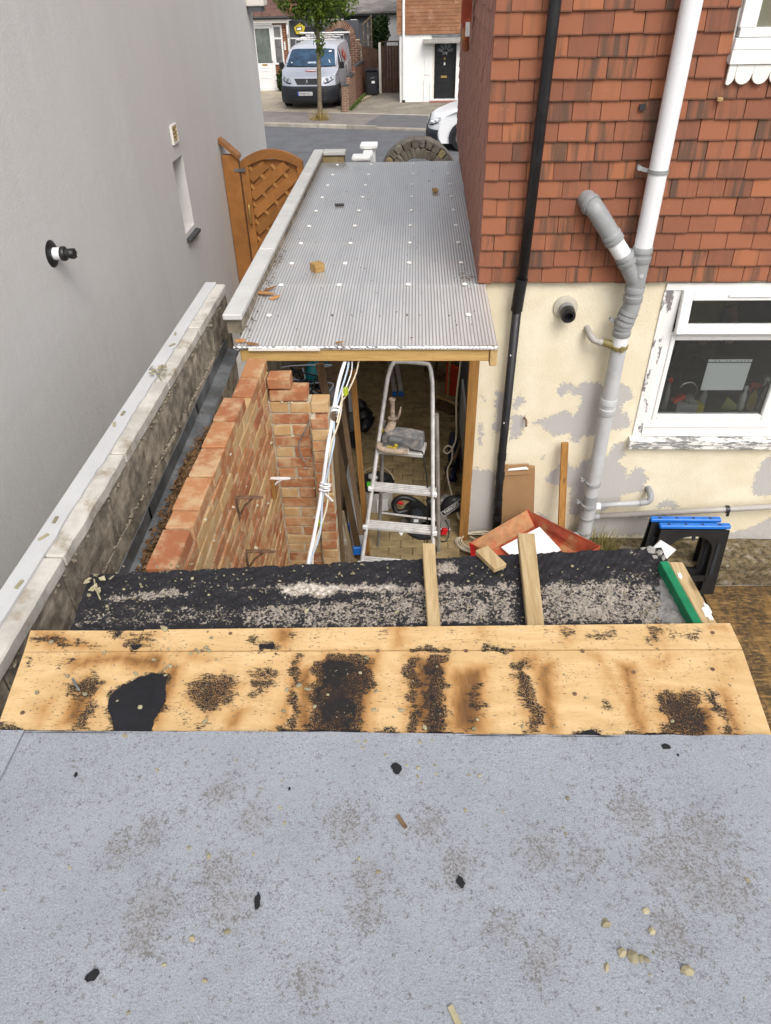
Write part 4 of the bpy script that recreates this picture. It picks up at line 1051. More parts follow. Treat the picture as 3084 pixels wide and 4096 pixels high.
for i, (x, y, a, b, ro) in enumerate(((-.036, 1.017, .013, .017, 20), (-.326, .69, .007, .020, 5), (-.834, .979, .004, .008, 10), (.111, .743, .009, .014, 20), (.648, 1.094, .014, .008, 0), (-.631, .539, .015, .010, 40), (-.295, .954, .003, .005, 0), (.671, 1.07, .003, .004, 0))):
    rnd = random.Random(i); q = rot(0, 0, ro)
    pts = [V((x, y, 2.3135)) + q @ V((math.cos(k * math.pi / 6) * a * rnd.uniform(.6, 1.15), math.sin(k * math.pi / 6) * b * rnd.uniform(.7, 1.1), 0)) for k in range(12)]
    tag(MB().prism(pts, (0, 0, .003)).build('tar_scrap', MT['tarlump'], None), ('black tar scrap on the felt near the middle of the plywood edge', 'tall thin black tar scrap left of centre on the felt roof', 'tiny black tar scrap at the upper left of the felt roof', 'black tar scrap on the felt, just right of the middle', 'flat black tar scrap close to the plywood at the right of the felt', 'bluish black tar scrap at the lower left of the felt roof', 'black tar dot left of centre, above the tall thin scrap', 'black tar dot beside the flat scrap at the right of the felt')[i], 'tar scrap', 'tar scraps on the felt')
tag(MB().box((-.02, .877, 2.3145), (.009, .036, .004), rot(0, 0, 32)).jitter(.003, 70).build('dead_leaf', MT['timber_dark'], None), 'curled dark leaf lying in the middle of the grey felt roof', 'leaf')
# the finest grit, nobody could count it
gr = MB()
for k in range(500):
    stone(gr, (random.uniform(-1.05, .9), random.uniform(1.13, 1.48), 2.3015), random.uniform(.0012, .003), k, .6)
for k in range(500):
    stone(gr, (random.uniform(-1.05, .86), random.uniform(1.56, 1.85), 2.249), random.uniform(.002, .0055), k + 900, .6)
for k in range(350):
    stone(gr, (random.uniform(-.95, .9), random.uniform(.45, 1.1), 2.312), random.uniform(.0009, .0022), k + 2000, .6)
gr.build('fine_grit', MT['chip'], None, kind='stuff')
# dried weed on the coping and on the wall's left end
def twig(c, s, seed, lab):
    rnd = random.Random(seed); m = MB(); c = V(c)
    m.tube([c + V((-.03, .06, .004)) * s, c + V((0, 0, .012)) * s, c + V((.04, -.06, .004)) * s], .0035 * s, 5)
    for k in range(9):
        p = c + V((rnd.uniform(-.05, .05), rnd.uniform(-.02, .08), rnd.uniform(.004, .02))) * s
        q = rot(rnd.uniform(-30, 30), rnd.uniform(-30, 30), rnd.uniform(0, 360))
        m.quad(*[p + q @ V(v) * .018 * s for v in ((-1, -.5, 0), (0, -.7, .2), (1, 0, 0), (0, .7, .2))])
    tag(m.build('dry_weed', MT['chip'], None), lab, 'dry weed')
twig((-1.30, 3.24, 2.275), 1, 3, 'dry uprooted weed lying across the white wall coping')
twig((-1.06, 1.70, 2.255), .8, 5, 'dry weed with pale leaves on the left end of the tarred wall top')
for k in range(7):
    y = (1.7, 1.95, 2.05, 2.75, 2.85, 3.6, 3.75)[k]
    m = MB().box((FX - .09 + random.uniform(-.02, .02), y, 2.277), (.012, .04, .003), rot(0, 5, random.uniform(-40, 20)))
    tag(m.build('wood_sliver', MT['chip'], None), ('nearest wood sliver on the white wall capping', 'second wood sliver from the camera on the white capping', 'third wood sliver from the camera on the white capping', 'wood sliver midway along the capping, just before the dry weed', 'wood sliver beside the one before the dry weed', 'second farthest wood sliver on the white capping', 'farthest wood sliver on the white capping')[k], 'sliver', 'slivers on the white capping')

# ================================================================ LEAN-TO ROOF
ln = thing('lean_to_roof', 'ribbed translucent plastic lean-to roof over the side passage', 'lean-to roof', (-.3, 6.2, 2.18))
PITCH = .0206
def ribs(Pq): return .0012 * np.cos(Pq[..., 0] / PITCH * 2 * math.pi) + .0035 * np.sin(Pq[..., 1] * 2.3 + Pq[..., 0] * 1.3) * np.sin(Pq[..., 0] * 3)
def sheet(c00, c10, c11, c01, nv):
    nu = int((c10[0] - c00[0]) / PITCH * 4)
    return grid('sheet', c00, c10, c11, c01, nu, nv, MT['poly'], ln, {}, ribs, .007)
sheet((-1.038, 4.735, 2.180), (.446, 4.735, 2.180), (.510, 8.58, 2.186), (-1.032, 8.58, 2.186), 60)
sheet((-1.038, 3.850, 2.146), (.485, 3.832, 2.146), (.480, 4.765, 2.188), (-1.037, 4.765, 2.188), 18)
def sheetz(y): return 2.150 + (y - 3.85) * .0459 if y < 4.765 else 2.184
rowsY = [4.271, 4.745, 5.209, 5.683, 6.148, 6.613, 7.077, 7.542, 7.989, 8.454]
for j, y in enumerate(rowsY):
    for i, x in enumerate((-.912 + .007 * j, -.513 + .0035 * j, -.044 + .0026 * j, .338 + .001 * j)):
        if j == 0 and i in (1, 2):
            MB().cyl((x, y, sheetz(y) - .01), (x, y, sheetz(y) + .008), .0045, seg=8).build('screw', MT['rust'], ln); continue
        MB().lathe([(.0185, 0), (.0185, .0035), (.013, .009), (.005, .011)], (x, y, sheetz(y) + .001), seg=14).build('fixing_button', MT['upvc'], ln, smooth='auto')
for y in rowsY[1:]:
    MB().mm((-1.026, y - .019, 2.12), (.43, y + .019, 2.168)).build('purlin', MT['pine_x'], ln)
MB().mm((-1.022, 3.858, 2.055), (.438, 3.898, 2.130)).build('front_beam', MT['pine_x'], ln, bevel=.004)
MB().mm((.443, 3.846, 2.028), (.485, 4.76, 2.130)).build('end_rafter', MT['pine'], ln, bevel=.004)
f = MB()
n = 120; a = []
for i in range(n + 1):
    x = -1.052 + i * (1.53 / n)
    q = random.uniform(-.0035, .0035)
    f_ = (V((x, 3.844 + q, 2.155 + q * .3)), V((x, 3.840 + random.uniform(-.003, .003), 2.149)), V((x, 3.843 + random.uniform(-.003, .003), 2.138 + random.uniform(-.003, .003))), V((x, 3.857, 2.1555)))
    a.append([f.b.verts.new(p) for p in (f_[3], f_[0], f_[1], f_[2])])
for p, q in zip(a, a[1:]):
    for k in range(3): f.b.faces.new((p[k], q[k], q[k + 1], p[k + 1]))
f.build('foil_tape', MT['foil'], ln)
MB().mm((-.965, 3.837, 2.131), (-.544, 3.856, 2.143)).build('lath', MT['upvc_cream'], ln)
def rooflump(name, x, y, d, rz, mat_, lab, cat):
    m = MB().box(V((x, y, sheetz(y) + .002 + d[2] / 2)), d, rot(0, 0, rz))
    if name != 'wood_block': m.jitter(.004, 40, x * 9)
    return tag(m.build(name, mat_, None), lab, cat)
rooflump('wood_block', -.690, 5.05, (.075, .075, .056), 38, MT['pine_x'], 'small cube of brown wood standing on the lean-to roof', 'wood block')
rooflump('wood_chip', .193, 7.26, (.044, .06, .026), 20, MT['pine_x'], 'small wood chip far up the lean-to roof on the right', 'wood chip')
rooflump('slate_scrap', -.684, 6.80, (.08, .045, .010), 10, MT['slate'], 'black slate scrap on the upper left of the lean-to roof', 'slate scrap')
for i, (x, y, s, lab) in enumerate(((-.965, 4.67, 1.05, 'curled brown leaf beside a longer one on the left of the roof'), (-.99, 4.595, 1.7, 'longest flat brown leaf at the left edge of the lean-to roof'), (-.91, 4.525, .9, 'small brown leaf just below the longest leaf on the roof'), (-.43, 3.885, .7, 'small brown leaf near the front edge of the lean-to roof'), (-1.02, 3.91, .95, 'olive leaf at the front left corner of the lean-to roof'), (-.945, 3.87, .9, 'brown leaf beside the olive leaf at the front left corner'))):
    c = V((x, y, sheetz(y) + .006)); q = rot(random.uniform(-15, 15), random.uniform(-15, 15), random.uniform(-20, 20))
    m = MB()
    L = .045 * s
    m.prism([c + q @ V(p) for p in ((-L, 0, .004), (-L * .5, -.016 * s, 0), (L * .4, -.018 * s, .003), (L, 0, .006), (L * .3, .016 * s, .004), (-L * .5, .014 * s, .006))], (0, 0, .004))
    tag(m.build('dead_leaf', MT['leaf_dry'], None), lab, 'leaf')
dl = MB()
for k in range(420):
    if k < 120: x, y = random.uniform(-1.03, -.98), random.uniform(3.9, 5.6)
    elif k < 160: x, y = -1.0 + random.gauss(0, .026), 5.31 + random.gauss(0, .07)
    elif k < 230: x, y = .345 + random.gauss(0, .03), 4.88 + random.gauss(0, .09)
    else: x, y = random.uniform(-1.0, .43), random.uniform(3.9, 8.4)
    s = random.uniform(.003, .008); c = V((x, y, sheetz(y) + .004))
    q = rot(random.uniform(-30, 30), random.uniform(-30, 30), random.uniform(0, 360))
    dl.quad(*[c + q @ V(v) * s for v in ((-1.6, -.5, 0), (0, -.6, .2), (1.4, 0, 0), (0, .6, .2))])
dl.build('roof_debris', MT['litter'], None, kind='stuff')
# ================================================================ TILE-HUNG HOUSE (right)
hs_ = thing('tile_hung_house', 'cream rendered house with red clay tiles hung on its upper storey', 'house', (.44, 4.8, 0))
HF = 4.8
def a_peel(Pq): return field([[1] + p for p in PEEL], Pq[..., 0], Pq[..., 2], .085, .006, 1)
def a_damp(Pq): return np.clip((.32 - Pq[..., 2]) / .5, 0, 1) * .75 + .35 * np.exp(-((Pq[..., 0] - 1.43) / .12) ** 2) * np.clip((.9 - Pq[..., 2]), 0, 1)
cw = {'peel': a_peel, 'damp': a_damp}
def creamwall(x0, x1, z0, z1):
    grid('render', (x0, HF, z0), (x1, HF, z0), (x1, HF, z1), (x0, HF, z1), int((x1 - x0) / .012), int((z1 - z0) / .012), MT['cream'], hs_, cw)
creamwall(.475, 1.70, -.05, 2.24)
creamwall(1.70, 3.6, -.05, .90)
creamwall(3.3, 4.6, .90, 2.24)
creamwall(1.70, 3.3, 2.165, 2.24)
sx = .016
def sxx(y): return .475 + (y - 4.8) * sx
MB().prism([(sxx(HF) , HF + .002, -.3), (sxx(HF) + .2, HF + .002, -.3), (sxx(10) + .2, 10, -.3), (sxx(10), 10, -.3)], (0, 0, 5.4)).build('side_wall', MT['mossy'], hs_)
MB().mm((.68, HF + .004, 2.18), (7, HF + .2, 5.1)).build('front_wall', MT['cream'], hs_)
MB().mm((4.61, HF, -.3), (7, HF + .2, 2.178)).build('front_wall', MT['cream'], hs_)
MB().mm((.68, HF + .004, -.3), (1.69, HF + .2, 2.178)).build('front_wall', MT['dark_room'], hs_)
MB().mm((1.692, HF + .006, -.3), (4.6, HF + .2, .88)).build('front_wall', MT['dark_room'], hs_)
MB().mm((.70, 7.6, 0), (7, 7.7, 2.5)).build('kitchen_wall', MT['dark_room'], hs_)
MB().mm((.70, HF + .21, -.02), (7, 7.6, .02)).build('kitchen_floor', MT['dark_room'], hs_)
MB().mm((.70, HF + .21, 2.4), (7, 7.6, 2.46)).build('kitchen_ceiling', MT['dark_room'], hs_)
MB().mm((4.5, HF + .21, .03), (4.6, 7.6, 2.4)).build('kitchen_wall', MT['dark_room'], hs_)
MB().mm((1.2, HF + .22, .03), (4.4, HF + .72, 1.07)).build('worktop', MT['worktop'], hs_)
MB().prism([(.46, HF - .1, 5.11), (7, HF - .1, 5.11), (7, 10.1, 5.11), (.6, 10.1, 5.11)], (0, 0, .15)).build('roof', MT['roof_brown'], hs_)

# hung tiles
TM = {}
def tile_mesh(w, seed):
    k = (round(w, 3), seed)
    if k not in TM:
        rnd = random.Random(seed * 7 + int(w * 1000))
        b = bmesh.new()
        n = 4; h = .20; th = .015
        top, bot = [], []
        cam_ = rnd.uniform(.0, .0025)
        e0, e1 = rnd.uniform(-.0025, .0025), rnd.uniform(-.0025, .0025)
        for j, z in enumerate((0, h)):
            for i in range(n + 1):
                x = -w / 2 + w * i / n
                c = -cam_ * (1 - (2 * i / n - 1) ** 2)
                zz = z + (e0 + (e1 - e0) * i / n if j == 0 else 0) + (rnd.uniform(-.001, .001) if j == 0 else 0)
                top.append(b.verts.new((x, c - th, zz))); bot.append(b.verts.new((x, c, zz)))
        W = n + 1
        for i in range(n):
            b.faces.new((top[i], top[i + 1], top[W + i + 1], top[W + i]))
            b.faces.new((bot[i + 1], bot[i], bot[W + i], bot[W + i + 1]))
            b.faces.new((bot[i], bot[i + 1], top[i + 1], top[i]))
            b.faces.new((top[W + i], top[W + i + 1], bot[W + i + 1], bot[W + i]))
        b.faces.new((bot[0], top[0], top[W], bot[W])); b.faces.new((top[n], bot[n], bot[W + n], top[W + n]))
        bmesh.ops.recalc_face_normals(b, faces=b.faces)
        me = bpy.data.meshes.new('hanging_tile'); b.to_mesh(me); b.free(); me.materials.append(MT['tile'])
        TM[k] = me
    return TM[k]
stuff = bmesh.new()
GA, TW = .1068, .1655
nt = 0
for k in range(27):
    z = 2.192 + k * GA
    x = .428 if k % 2 else .432
    first = True
    while x < 4.6:
        w_ = TW
        if first and k % 2 == 0: w_ = TW * .52
        if first and k % 2 == 1: w_ = TW * .96
        first = False
        x1 = x + w_
        if z > 3.36 and x1 > 1.755:
            if x < 1.70: w_ = 1.752 - x; x1 = 1.752
            else: break
        gap = random.uniform(.003, .006)
        loc = V(((x + x1) / 2, HF - .024 + random.uniform(-.002, .002), z + random.uniform(-.0035, .0035)))
        e = (R(-6.6) + random.uniform(-.012, .012), random.uniform(-.012, .012), random.uniform(-.012, .012) - (.05 if x < .44 else 0))
        if nt < 300 and k < 16 and x < 2.72:
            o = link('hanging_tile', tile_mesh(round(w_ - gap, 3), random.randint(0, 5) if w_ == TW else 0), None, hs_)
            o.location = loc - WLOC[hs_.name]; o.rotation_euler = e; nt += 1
        else:
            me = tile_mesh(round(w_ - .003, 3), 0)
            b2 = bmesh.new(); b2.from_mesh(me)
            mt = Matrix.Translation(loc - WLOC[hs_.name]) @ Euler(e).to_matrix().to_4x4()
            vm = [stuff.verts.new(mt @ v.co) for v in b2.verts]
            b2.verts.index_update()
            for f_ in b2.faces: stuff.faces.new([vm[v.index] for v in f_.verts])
            b2.free()
        x = x1
me = bpy.data.meshes.new('hanging_tiles'); stuff.to_mesh(me); stuff.free()
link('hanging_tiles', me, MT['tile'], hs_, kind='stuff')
# side wall tiles, seen at a grazing angle
sd = MB()
for k in range(22):
    z = 2.192 + k * GA
    y = 4.79 - (k % 2) * .08
    while y < 10.0:
        y1 = min(y + TW - .004, 10.02)
        a = max(y, 4.782)
        if y1 - a > .02:
            xo = sxx((a + y1) / 2) - .035
            sd.prism([(xo - .012 + random.uniform(-.003, .003), a, z + random.uniform(-.004, .004)), (xo + .002, a, z), (xo + .02, a, z + .2), (xo + .008, a, z + .2)], (.0027 * (y1 - a) / .165, y1 - a, random.uniform(-.003, .003)))
        y += TW
sd.build('side_tiles', MT['side_tile'], hs_, kind='stuff')
# damaged spots in the tiling
MB().box((1.315, HF - .045, 3.225), (.034, .012, .034), rot(-5, 0, 3)).build('broken_hole', MT['black'], hs_)
MB().box((1.745, HF - .058, 3.262), (.03, .03, .012), rot(10, 0, -8)).build('batten_end', MT['pine'], hs_)

# kitchen window
kw = thing('kitchen_window', 'white kitchen window with flaking surround and a slightly open top light', 'window', (1.7, HF, .9))
MB().mm((1.695, HF - .012, .985), (1.762, HF + .05, 2.13)).build('side_trim', MT['flaky_side'], kw)
MB().mm((1.70, HF - .016, 2.131), (3.35, HF + .05, 2.178)).build('head_trim', MT['flaky_white'], kw)
MB().prism([(1.672, HF + .04, .985), (1.672, HF - .05, .972), (1.672, HF - .062, .965), (1.672, HF - .062, .892), (1.672, HF - .052, .885), (1.672, HF + .04, .885)], (1.7, 0, 0)).build('sill', MT['flaky_sill'], kw, bevel=.004)
MB().mm((1.69, HF - .064, .925), (3.36, HF - .0625, .93)).build('sill_groove', MT['pvc_grey'], kw)
fm = MB()
for a, b, c, d in ((1.763, 1.812, 1.0, 2.13), (1.812, 3.3, 2.085, 2.13), (1.812, 3.3, 1.0, 1.125), (1.812, 2.70, 1.80, 1.83), (2.66, 2.74, 1.125, 2.085)):
    fm.mm((a, HF - .005, c), (b, HF + .055, d))
fm.build('frame', MT['upvc'], kw, bevel=.004)
MB().mm((1.765, HF - .02, .986), (3.34, HF - .006, 1.002)).build('drip_bar', MT['upvc'], kw)
MB().mm((1.763, HF - .012, 1.06), (2.70, HF - .0055, 1.066)).build('bead', MT['upvc_cream'], kw)
def ring(mb, x0, x1, z0, z1, w_, y0, y1, tf=None):
    mb.mm((x0, y0, z0), (x0 + w_, y1, z1)); mb.mm((x1 - w_, y0, z0), (x1, y1, z1))
    mb.mm((x0 + w_, y0, z0), (x1 - w_, y1, z0 + w_)); mb.mm((x0 + w_, y0, z1 - w_), (x1 - w_, y1, z1))
    return mb
lc = ring(MB(), 1.813, 2.66, 1.126, 1.80, .034, HF - .01, HF + .045)
lc.build('casement', MT['upvc'], kw, bevel=.006)
MB().mm((1.847, HF + .02, 1.16), (2.626, HF + .024, 1.766)).build('pane', MT['glass'], kw)
ts = ring(MB(), 0, .85, -.30, 0, .07, -.03, .02)
for v in ts.b.verts: v.co = V((1.812, HF - .012, 2.135)) + rot(-8, 0, 0) @ v.co
so = ts.build('top_light', MT['upvc'], kw, bevel=.006)
g = MB().mm((.071, -.005, -.229), (.779, -.002, -.071))
for v in g.b.verts: v.co = V((1.812, HF - .012, 2.135)) + rot(-8, 0, 0) @ v.co
g.build('pane', MT['glass'], so)
g = MB().mm((.30, -.045, -.045), (.62, -.031, -.025))
for v in g.b.verts: v.co = V((1.812, HF - .012, 2.135)) + rot(-8, 0, 0) @ v.co
g.build('trickle_vent', MT['upvc'], so, bevel=.004)
rc_ = ring(MB(), 2.742, 3.30, 1.126, 2.08, .07, HF - .01, HF + .045).build('casement', MT['upvc'], kw, bevel=.006)
MB().mm((2.81, HF + .02, 1.197), (3.23, HF + .024, 2.01)).build('pane', MT['glass'], kw)
ps = thing('paper_sleeve', 'blank white sheet in a punched plastic sleeve behind the kitchen window', 'paper sheet', (2.29, 4.835, 1.4))
MB().mm((2.135, 4.832, 1.355), (2.445, 4.834, 1.575)).build('sheet', MT['paper'], ps)
st_ = MB().mm((2.135, 4.8322, 1.583), (2.445, 4.8338, 1.602)).build('punched_strip', MT['paper'], ps)
for k in range(11):
    if k in (0, 3, 6): continue
    MB().cyl((2.16 + k * .026, 4.8321, 1.592), (2.16 + k * .026, 4.831, 1.592), .004, seg=8).build('hole', MT['ink'], st_)

# things on the worktop behind the glass
WZ = 1.073
def bottle(c, prof, mats, lab, cat='bottle', trig=None, name='bottle'):
    t = thing(name, lab, cat, c)
    MB().lathe(prof, c, seg=16).build('body', MT[mats[0]], t, smooth='auto')
    top = prof[-1][1]
    if trig:
        m = MB().cyl(V(c) + V((0, 0, top)), V(c) + V((0, 0, top + .035)), .013, seg=10)
        m.box(V(c) + V((-.012, 0, top + .045)), (.075, .022, .026), rot(0, 12, 0))
        m.bar(V(c) + V((-.03, 0, top + .035)), V(c) + V((-.042, 0, top - .01)), .012, .012)
        m.build('trigger', MT[mats[1]], t)
    else:
        MB().lathe([(.012, 0), (.016, .008), (.016, .03), (.006, .04)], V(c) + V((0, 0, top)), seg=12).build('cap', MT[mats[1]], t, smooth='auto')
    return t
bottle((1.99, 5.06, WZ), [(.016, 0), (.018, .01), (.018, .13), (.008, .20), (.008, .23)], ('pvc_grey', 'logo_red'), 'slim bottle with a red cap at the left end of the worktop')
bottle((2.28, 5.07, WZ), [(.022, 0), (.024, .01), (.024, .12), (.010, .15), (.010, .16)], ('pvc_grey', 'logo_red'), 'clear bottle with a red top below the paper sheet')
bottle((2.58, 5.05, WZ), [(.022, 0), (.026, .01), (.024, .12), (.012, .15), (.010, .165)], ('upvc', 'upvc'), 'small plain white bottle on the worktop')
bottle((2.66, 5.06, WZ), [(.028, 0), (.031, .01), (.031, .10), (.012, .15), (.011, .165)], ('yellow', 'logo_red'), 'yellow cleaning spray with a red trigger', 'spray bottle', True, 'spray_bottle')
bottle((2.745, 5.05, WZ), [(.04, 0), (.043, .01), (.04, .10), (.03, .17), (.014, .20), (.013, .215)], ('upvc', 'upvc'), 'large white trigger spray bottle at the right of the window', 'spray bottle', True, 'spray_bottle')
t = thing('kitchen_tap', 'curved chrome tap arching over the sink behind the window', 'tap', (2.22, 5.1, WZ))
MB().tube([(2.235, 5.12, WZ)] + arc((2.165, 5.12, WZ + .13), .07, 0, 165, 14), .009, 10).build('spout', MT['chrome'], t, smooth=True)
t = thing('washing_up_tub', 'pale tub with a yellow end holding a scourer and a brick red sponge', 'tub', (2.15, 5.02, WZ))
MB().box((2.14, 5.04, WZ + .035), (.15, .10, .07), taper=1.1).build('tub', MT['pvc_pale'], t)
MB().box((2.245, 5.035, WZ + .03), (.058, .09, .06)).build('end', MT['yellow'], t)
tag(MB().box((2.07, 5.03, WZ + .105), (.10, .05, .03), rot(0, -28, 10)).build('sponge', MT['logo_red'], None, bevel=.004), 'brick red sponge perched on the washing up tub', 'sponge')
m = MB(); bmesh.ops.create_icosphere(m.b, subdivisions=2, radius=.04, matrix=Matrix.Translation((2.155, 5.04, WZ + .10))); m.jitter(.012, 60)
tag(m.build('wire_scourer', MT['tool_grey'], None), 'grey wire scourer in the washing up tub', 'scourer')
tag(MB().prism([V(p) for p in ((2.41, 5.0, WZ + .03), (2.46, 5.02, WZ), (2.52, 5.0, WZ + .02), (2.535, 5.01, WZ + .05), (2.45, 5.03, WZ + .12))], (0, .015, .0)).build('sponge_cloth', M('olive_cloth', (.25, .27, .08), .9), None), 'olive green leaf shaped cloth standing on the worktop', 'cloth')
# the person standing back from the window
pp = thing('person', 'person in a yellow T-shirt standing in the dim kitchen behind the window', 'person', (2.80, 6.7, .02))
def skin_fig(name, verts, edges, rad, m, parent, root=0, lev=2):
    me = bpy.data.meshes.new(name)
    me.from_pydata([V(v) - WLOC[parent.name] for v in verts], edges, [])
    o = link(name, me, m, parent)
    o.modifiers.new('skin', 'SKIN')
    for i, r in enumerate(rad):
        me.skin_vertices[0].data[i].radius = r if isinstance(r, tuple) else (r, r)
        me.skin_vertices[0].data[i].use_root = i == root
    s = o.modifiers.new('sub', 'SUBSURF'); s.levels = lev; s.render_levels = lev
    for p in me.polygons: p.use_smooth = True
    bpy.context.view_layer.update()
    ev = o.evaluated_get(bpy.context.evaluated_depsgraph_get())
    m2 = bpy.data.meshes.new_from_object(ev)
    o.modifiers.clear(); o.data = m2
    for p in m2.polygons: p.use_smooth = True
    return o
px, py, pz = 2.80, 6.7, .02
PB = lambda x, y, z: (px + x, py + y, pz + z)
bv = [PB(0, 0, .95), PB(0, 0, 1.12), PB(0, 0, 1.30), PB(0, .01, 1.42), PB(0, 0, 1.50), PB(0, -.02, 1.60), PB(0, -.02, 1.70),
      PB(-.19, 0, 1.40), PB(-.26, -.06, 1.15), PB(-.17, -.28, 1.08), PB(-.14, -.36, 1.08), PB(.19, 0, 1.40), PB(.26, -.06, 1.15), PB(.17, -.28, 1.08), PB(.14, -.36, 1.08),
      PB(-.10, 0, .88), PB(-.11, 0, .48), PB(-.11, .02, .07), PB(-.11, -.12, .04), PB(.10, 0, .88), PB(.11, 0, .48), PB(.11, .02, .07), PB(.11, -.12, .04)]
be = [(0, 1), (1, 2), (2, 3), (3, 4), (4, 5), (5, 6), (3, 7), (7, 8), (8, 9), (9, 10), (3, 11), (11, 12), (12, 13), (13, 14), (0, 15), (15, 16), (16, 17), (17, 18), (0, 19), (19, 20), (20, 21), (21, 22)]
br = [(.15, .11), (.14, .10), (.16, .11), (.13, .09), .055, .09, .075, .06, .045, .033, .04, .06, .045, .033, .04, .085, .06, .042, .035, .085, .06, .042, .035]
skin_fig('body', bv, be, br, MT['skin'], pp)
skin_fig('shirt', bv[:4] + [PB(-.20, 0, 1.39), PB(-.245, -.04, 1.24), PB(.20, 0, 1.39), PB(.245, -.04, 1.24)], [(0, 1), (1, 2), (2, 3), (3, 4), (4, 5), (3, 6), (6, 7)], [(.17, .13), (.16, .12), (.18, .13), (.15, .105), .078, .07, .078, .07], MT['shirt'], pp)
skin_fig('trousers', [bv[0], bv[15], bv[16], PB(-.11, .01, .14), bv[19], bv[20], PB(.11, .01, .14)], [(0, 1), (1, 2), (2, 3), (0, 4), (4, 5), (5, 6)], [(.165, .125), .1, .075, .06, .1, .075, .06], MT['trouser'], pp)
m = MB(); bmesh.ops.create_icosphere(m.b, subdivisions=3, radius=.1, matrix=Matrix.Translation(PB(0, .015, 1.67)) @ Matrix.Diagonal((.92, 1.0, 1.0, 1)))
m.build('hair', MT['hair'], pp, smooth=True)
m = MB(); m.prism([V(PB(-.012, -.105, 1.60)), V(PB(.012, -.105, 1.60)), V(PB(0, -.105, 1.64))], (0, -.02, -.005))
m.build('nose', MT['skin'], pp)
m = MB()
for s in (-1, 1): stone(m, PB(s * .035, -.098, 1.645), .008, 4, .8)
m.build('eyes', MT['hair'], pp)
for s in (-1, 1):
    h = MB()
    for f_ in range(4):
        a = V(PB(s * (.14 - .02) + (f_ - 1.5) * .018, -.37, 1.08)); L = (.06, .07, .068, .055)[f_]
        h.tube([a, a + V((0, -L * .5, -.004)), a + V((0, -L * .85, -.025))], [.0085, .008, .006], 6)
    a = V(PB(s * .09, -.34, 1.08)); h.tube([a, a + V((-s * .03, -.03, -.01)), a + V((-s * .035, -.055, -.02))], [.01, .009, .007], 6)
    h.build('fingers', MT['skin'], pp, smooth=True)

# upper window at the top right
uw = thing('upper_window', 'white upstairs window cut by the top right corner of the photo', 'window', (1.76, HF, 3.4))
UY = HF - .055
MB().mm((1.757, UY, 3.50), (3.0, UY + .10, 3.555)).build('bottom_rail', MT['upvc'], uw, bevel=.003)
MB().mm((1.768, UY - .003, 3.556), (3.0, UY + .098, 3.60)).build('sash_rail', MT['upvc'], uw, bevel=.003)
MB().mm((1.760, UY - .002, 3.601), (1.85, UY + .10, 4.7)).build('side_frame', MT['upvc'], uw, bevel=.003)
MB().mm((1.745, UY + .03, 3.44), (1.758, UY + .10, 4.7)).build('side_trim', MT['flaky_white'], uw)
MB().mm((1.75, UY - .012, 3.432), (3.0, UY + .09, 3.498)).build('sill_board', MT['flaky_white'], uw)
MB().mm((1.852, UY + .05, 3.601), (3.0, UY + .054, 4.7)).build('pane', MT['glass'], uw)
MB().mm((1.9, UY + .085, 3.601), (2.0, UY + .105, 4.7)).build('curtain', MT['paper'], uw)
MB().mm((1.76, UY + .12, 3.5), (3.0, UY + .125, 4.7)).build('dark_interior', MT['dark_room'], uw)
MB().mm((2.03, UY - .012, 3.548), (2.075, UY - .004, 3.556)).build('drain_cap', MT['upvc'], uw)
sc_ = MB()
sw = .0955
x = 1.757
zt = 3.428
prev = x
pts = [V((x, UY - .002, zt)), ]
first = [V((1.757, UY - .002, zt)), V((1.757, UY - .002, 3.335))] + arc((1.752, UY - .002, 3.372), .045, -80, 0, 6)[1:] + [V((1.797, UY - .002, zt))]
MB().prism(first, (0, .018, 0)).build('scalloped_board', MT['white_paint'], uw)
for k in range(10):
    c = 1.798 + .047 + k * .0955
    MB().prism([V((c - .0455, UY - .002, zt))] + arc((c, UY - .002, 3.378), .0455, 180, 360, 14) + [V((c + .0455, UY - .002, zt))], (0, .018, 0)).build('scalloped_board', MT['white_paint'], uw, bevel=.002)
    MB().mm((c + .0456, UY + .001, 3.385), (c + .0499, UY + .016, zt)).build('scalloped_board', MT['white_paint'], uw)

# pipes on the house
t = thing('black_downpipe', 'black rainwater downpipe running down over the tiles and the cream wall', 'downpipe', (.72, 4.7, 0))
MB().tube([(.748, 4.695, 4.6), (.74, 4.695, 3.74), (.712, 4.695, 2.25)], .034, 18).build('pipe', MT['black_pipe'], t, smooth=True)
MB().tube([(.711, 4.695, 2.245), (.704, 4.71, 2.13), (.700, 4.72, 2.02)], .040, 18).build('joint', MT['black_pipe'], t, smooth='auto')
MB().tube([(.702, 4.72, 2.06), (.697, 4.725, .78), (.708, 4.725, -.02)], .0315, 18).build('pipe', MT['black_pipe'], t, smooth=True)
for z in (.80, .62, .36, .2): MB().cyl((.698 + (.8 - z) * .012, 4.725, z), (.698 + (.8 - z) * .012, 4.725, z + .055), .0355).build('collar', MT['black_pipe'], t, smooth='auto')
for z in (1.70, 1.15): MB().box((.685, 4.694, z), (.006, .003, .012)).build('paint_fleck', MT['white_paint'], t)
tag(MB().tube([(.85, 4.79, 1.14), (.86, 4.75, 1.14), (.864, 4.745, 1.09)], .008, 6).build('wall_hook', MT['rust'], None), 'small rusty hook on the cream wall right of the black downpipe', 'hook')

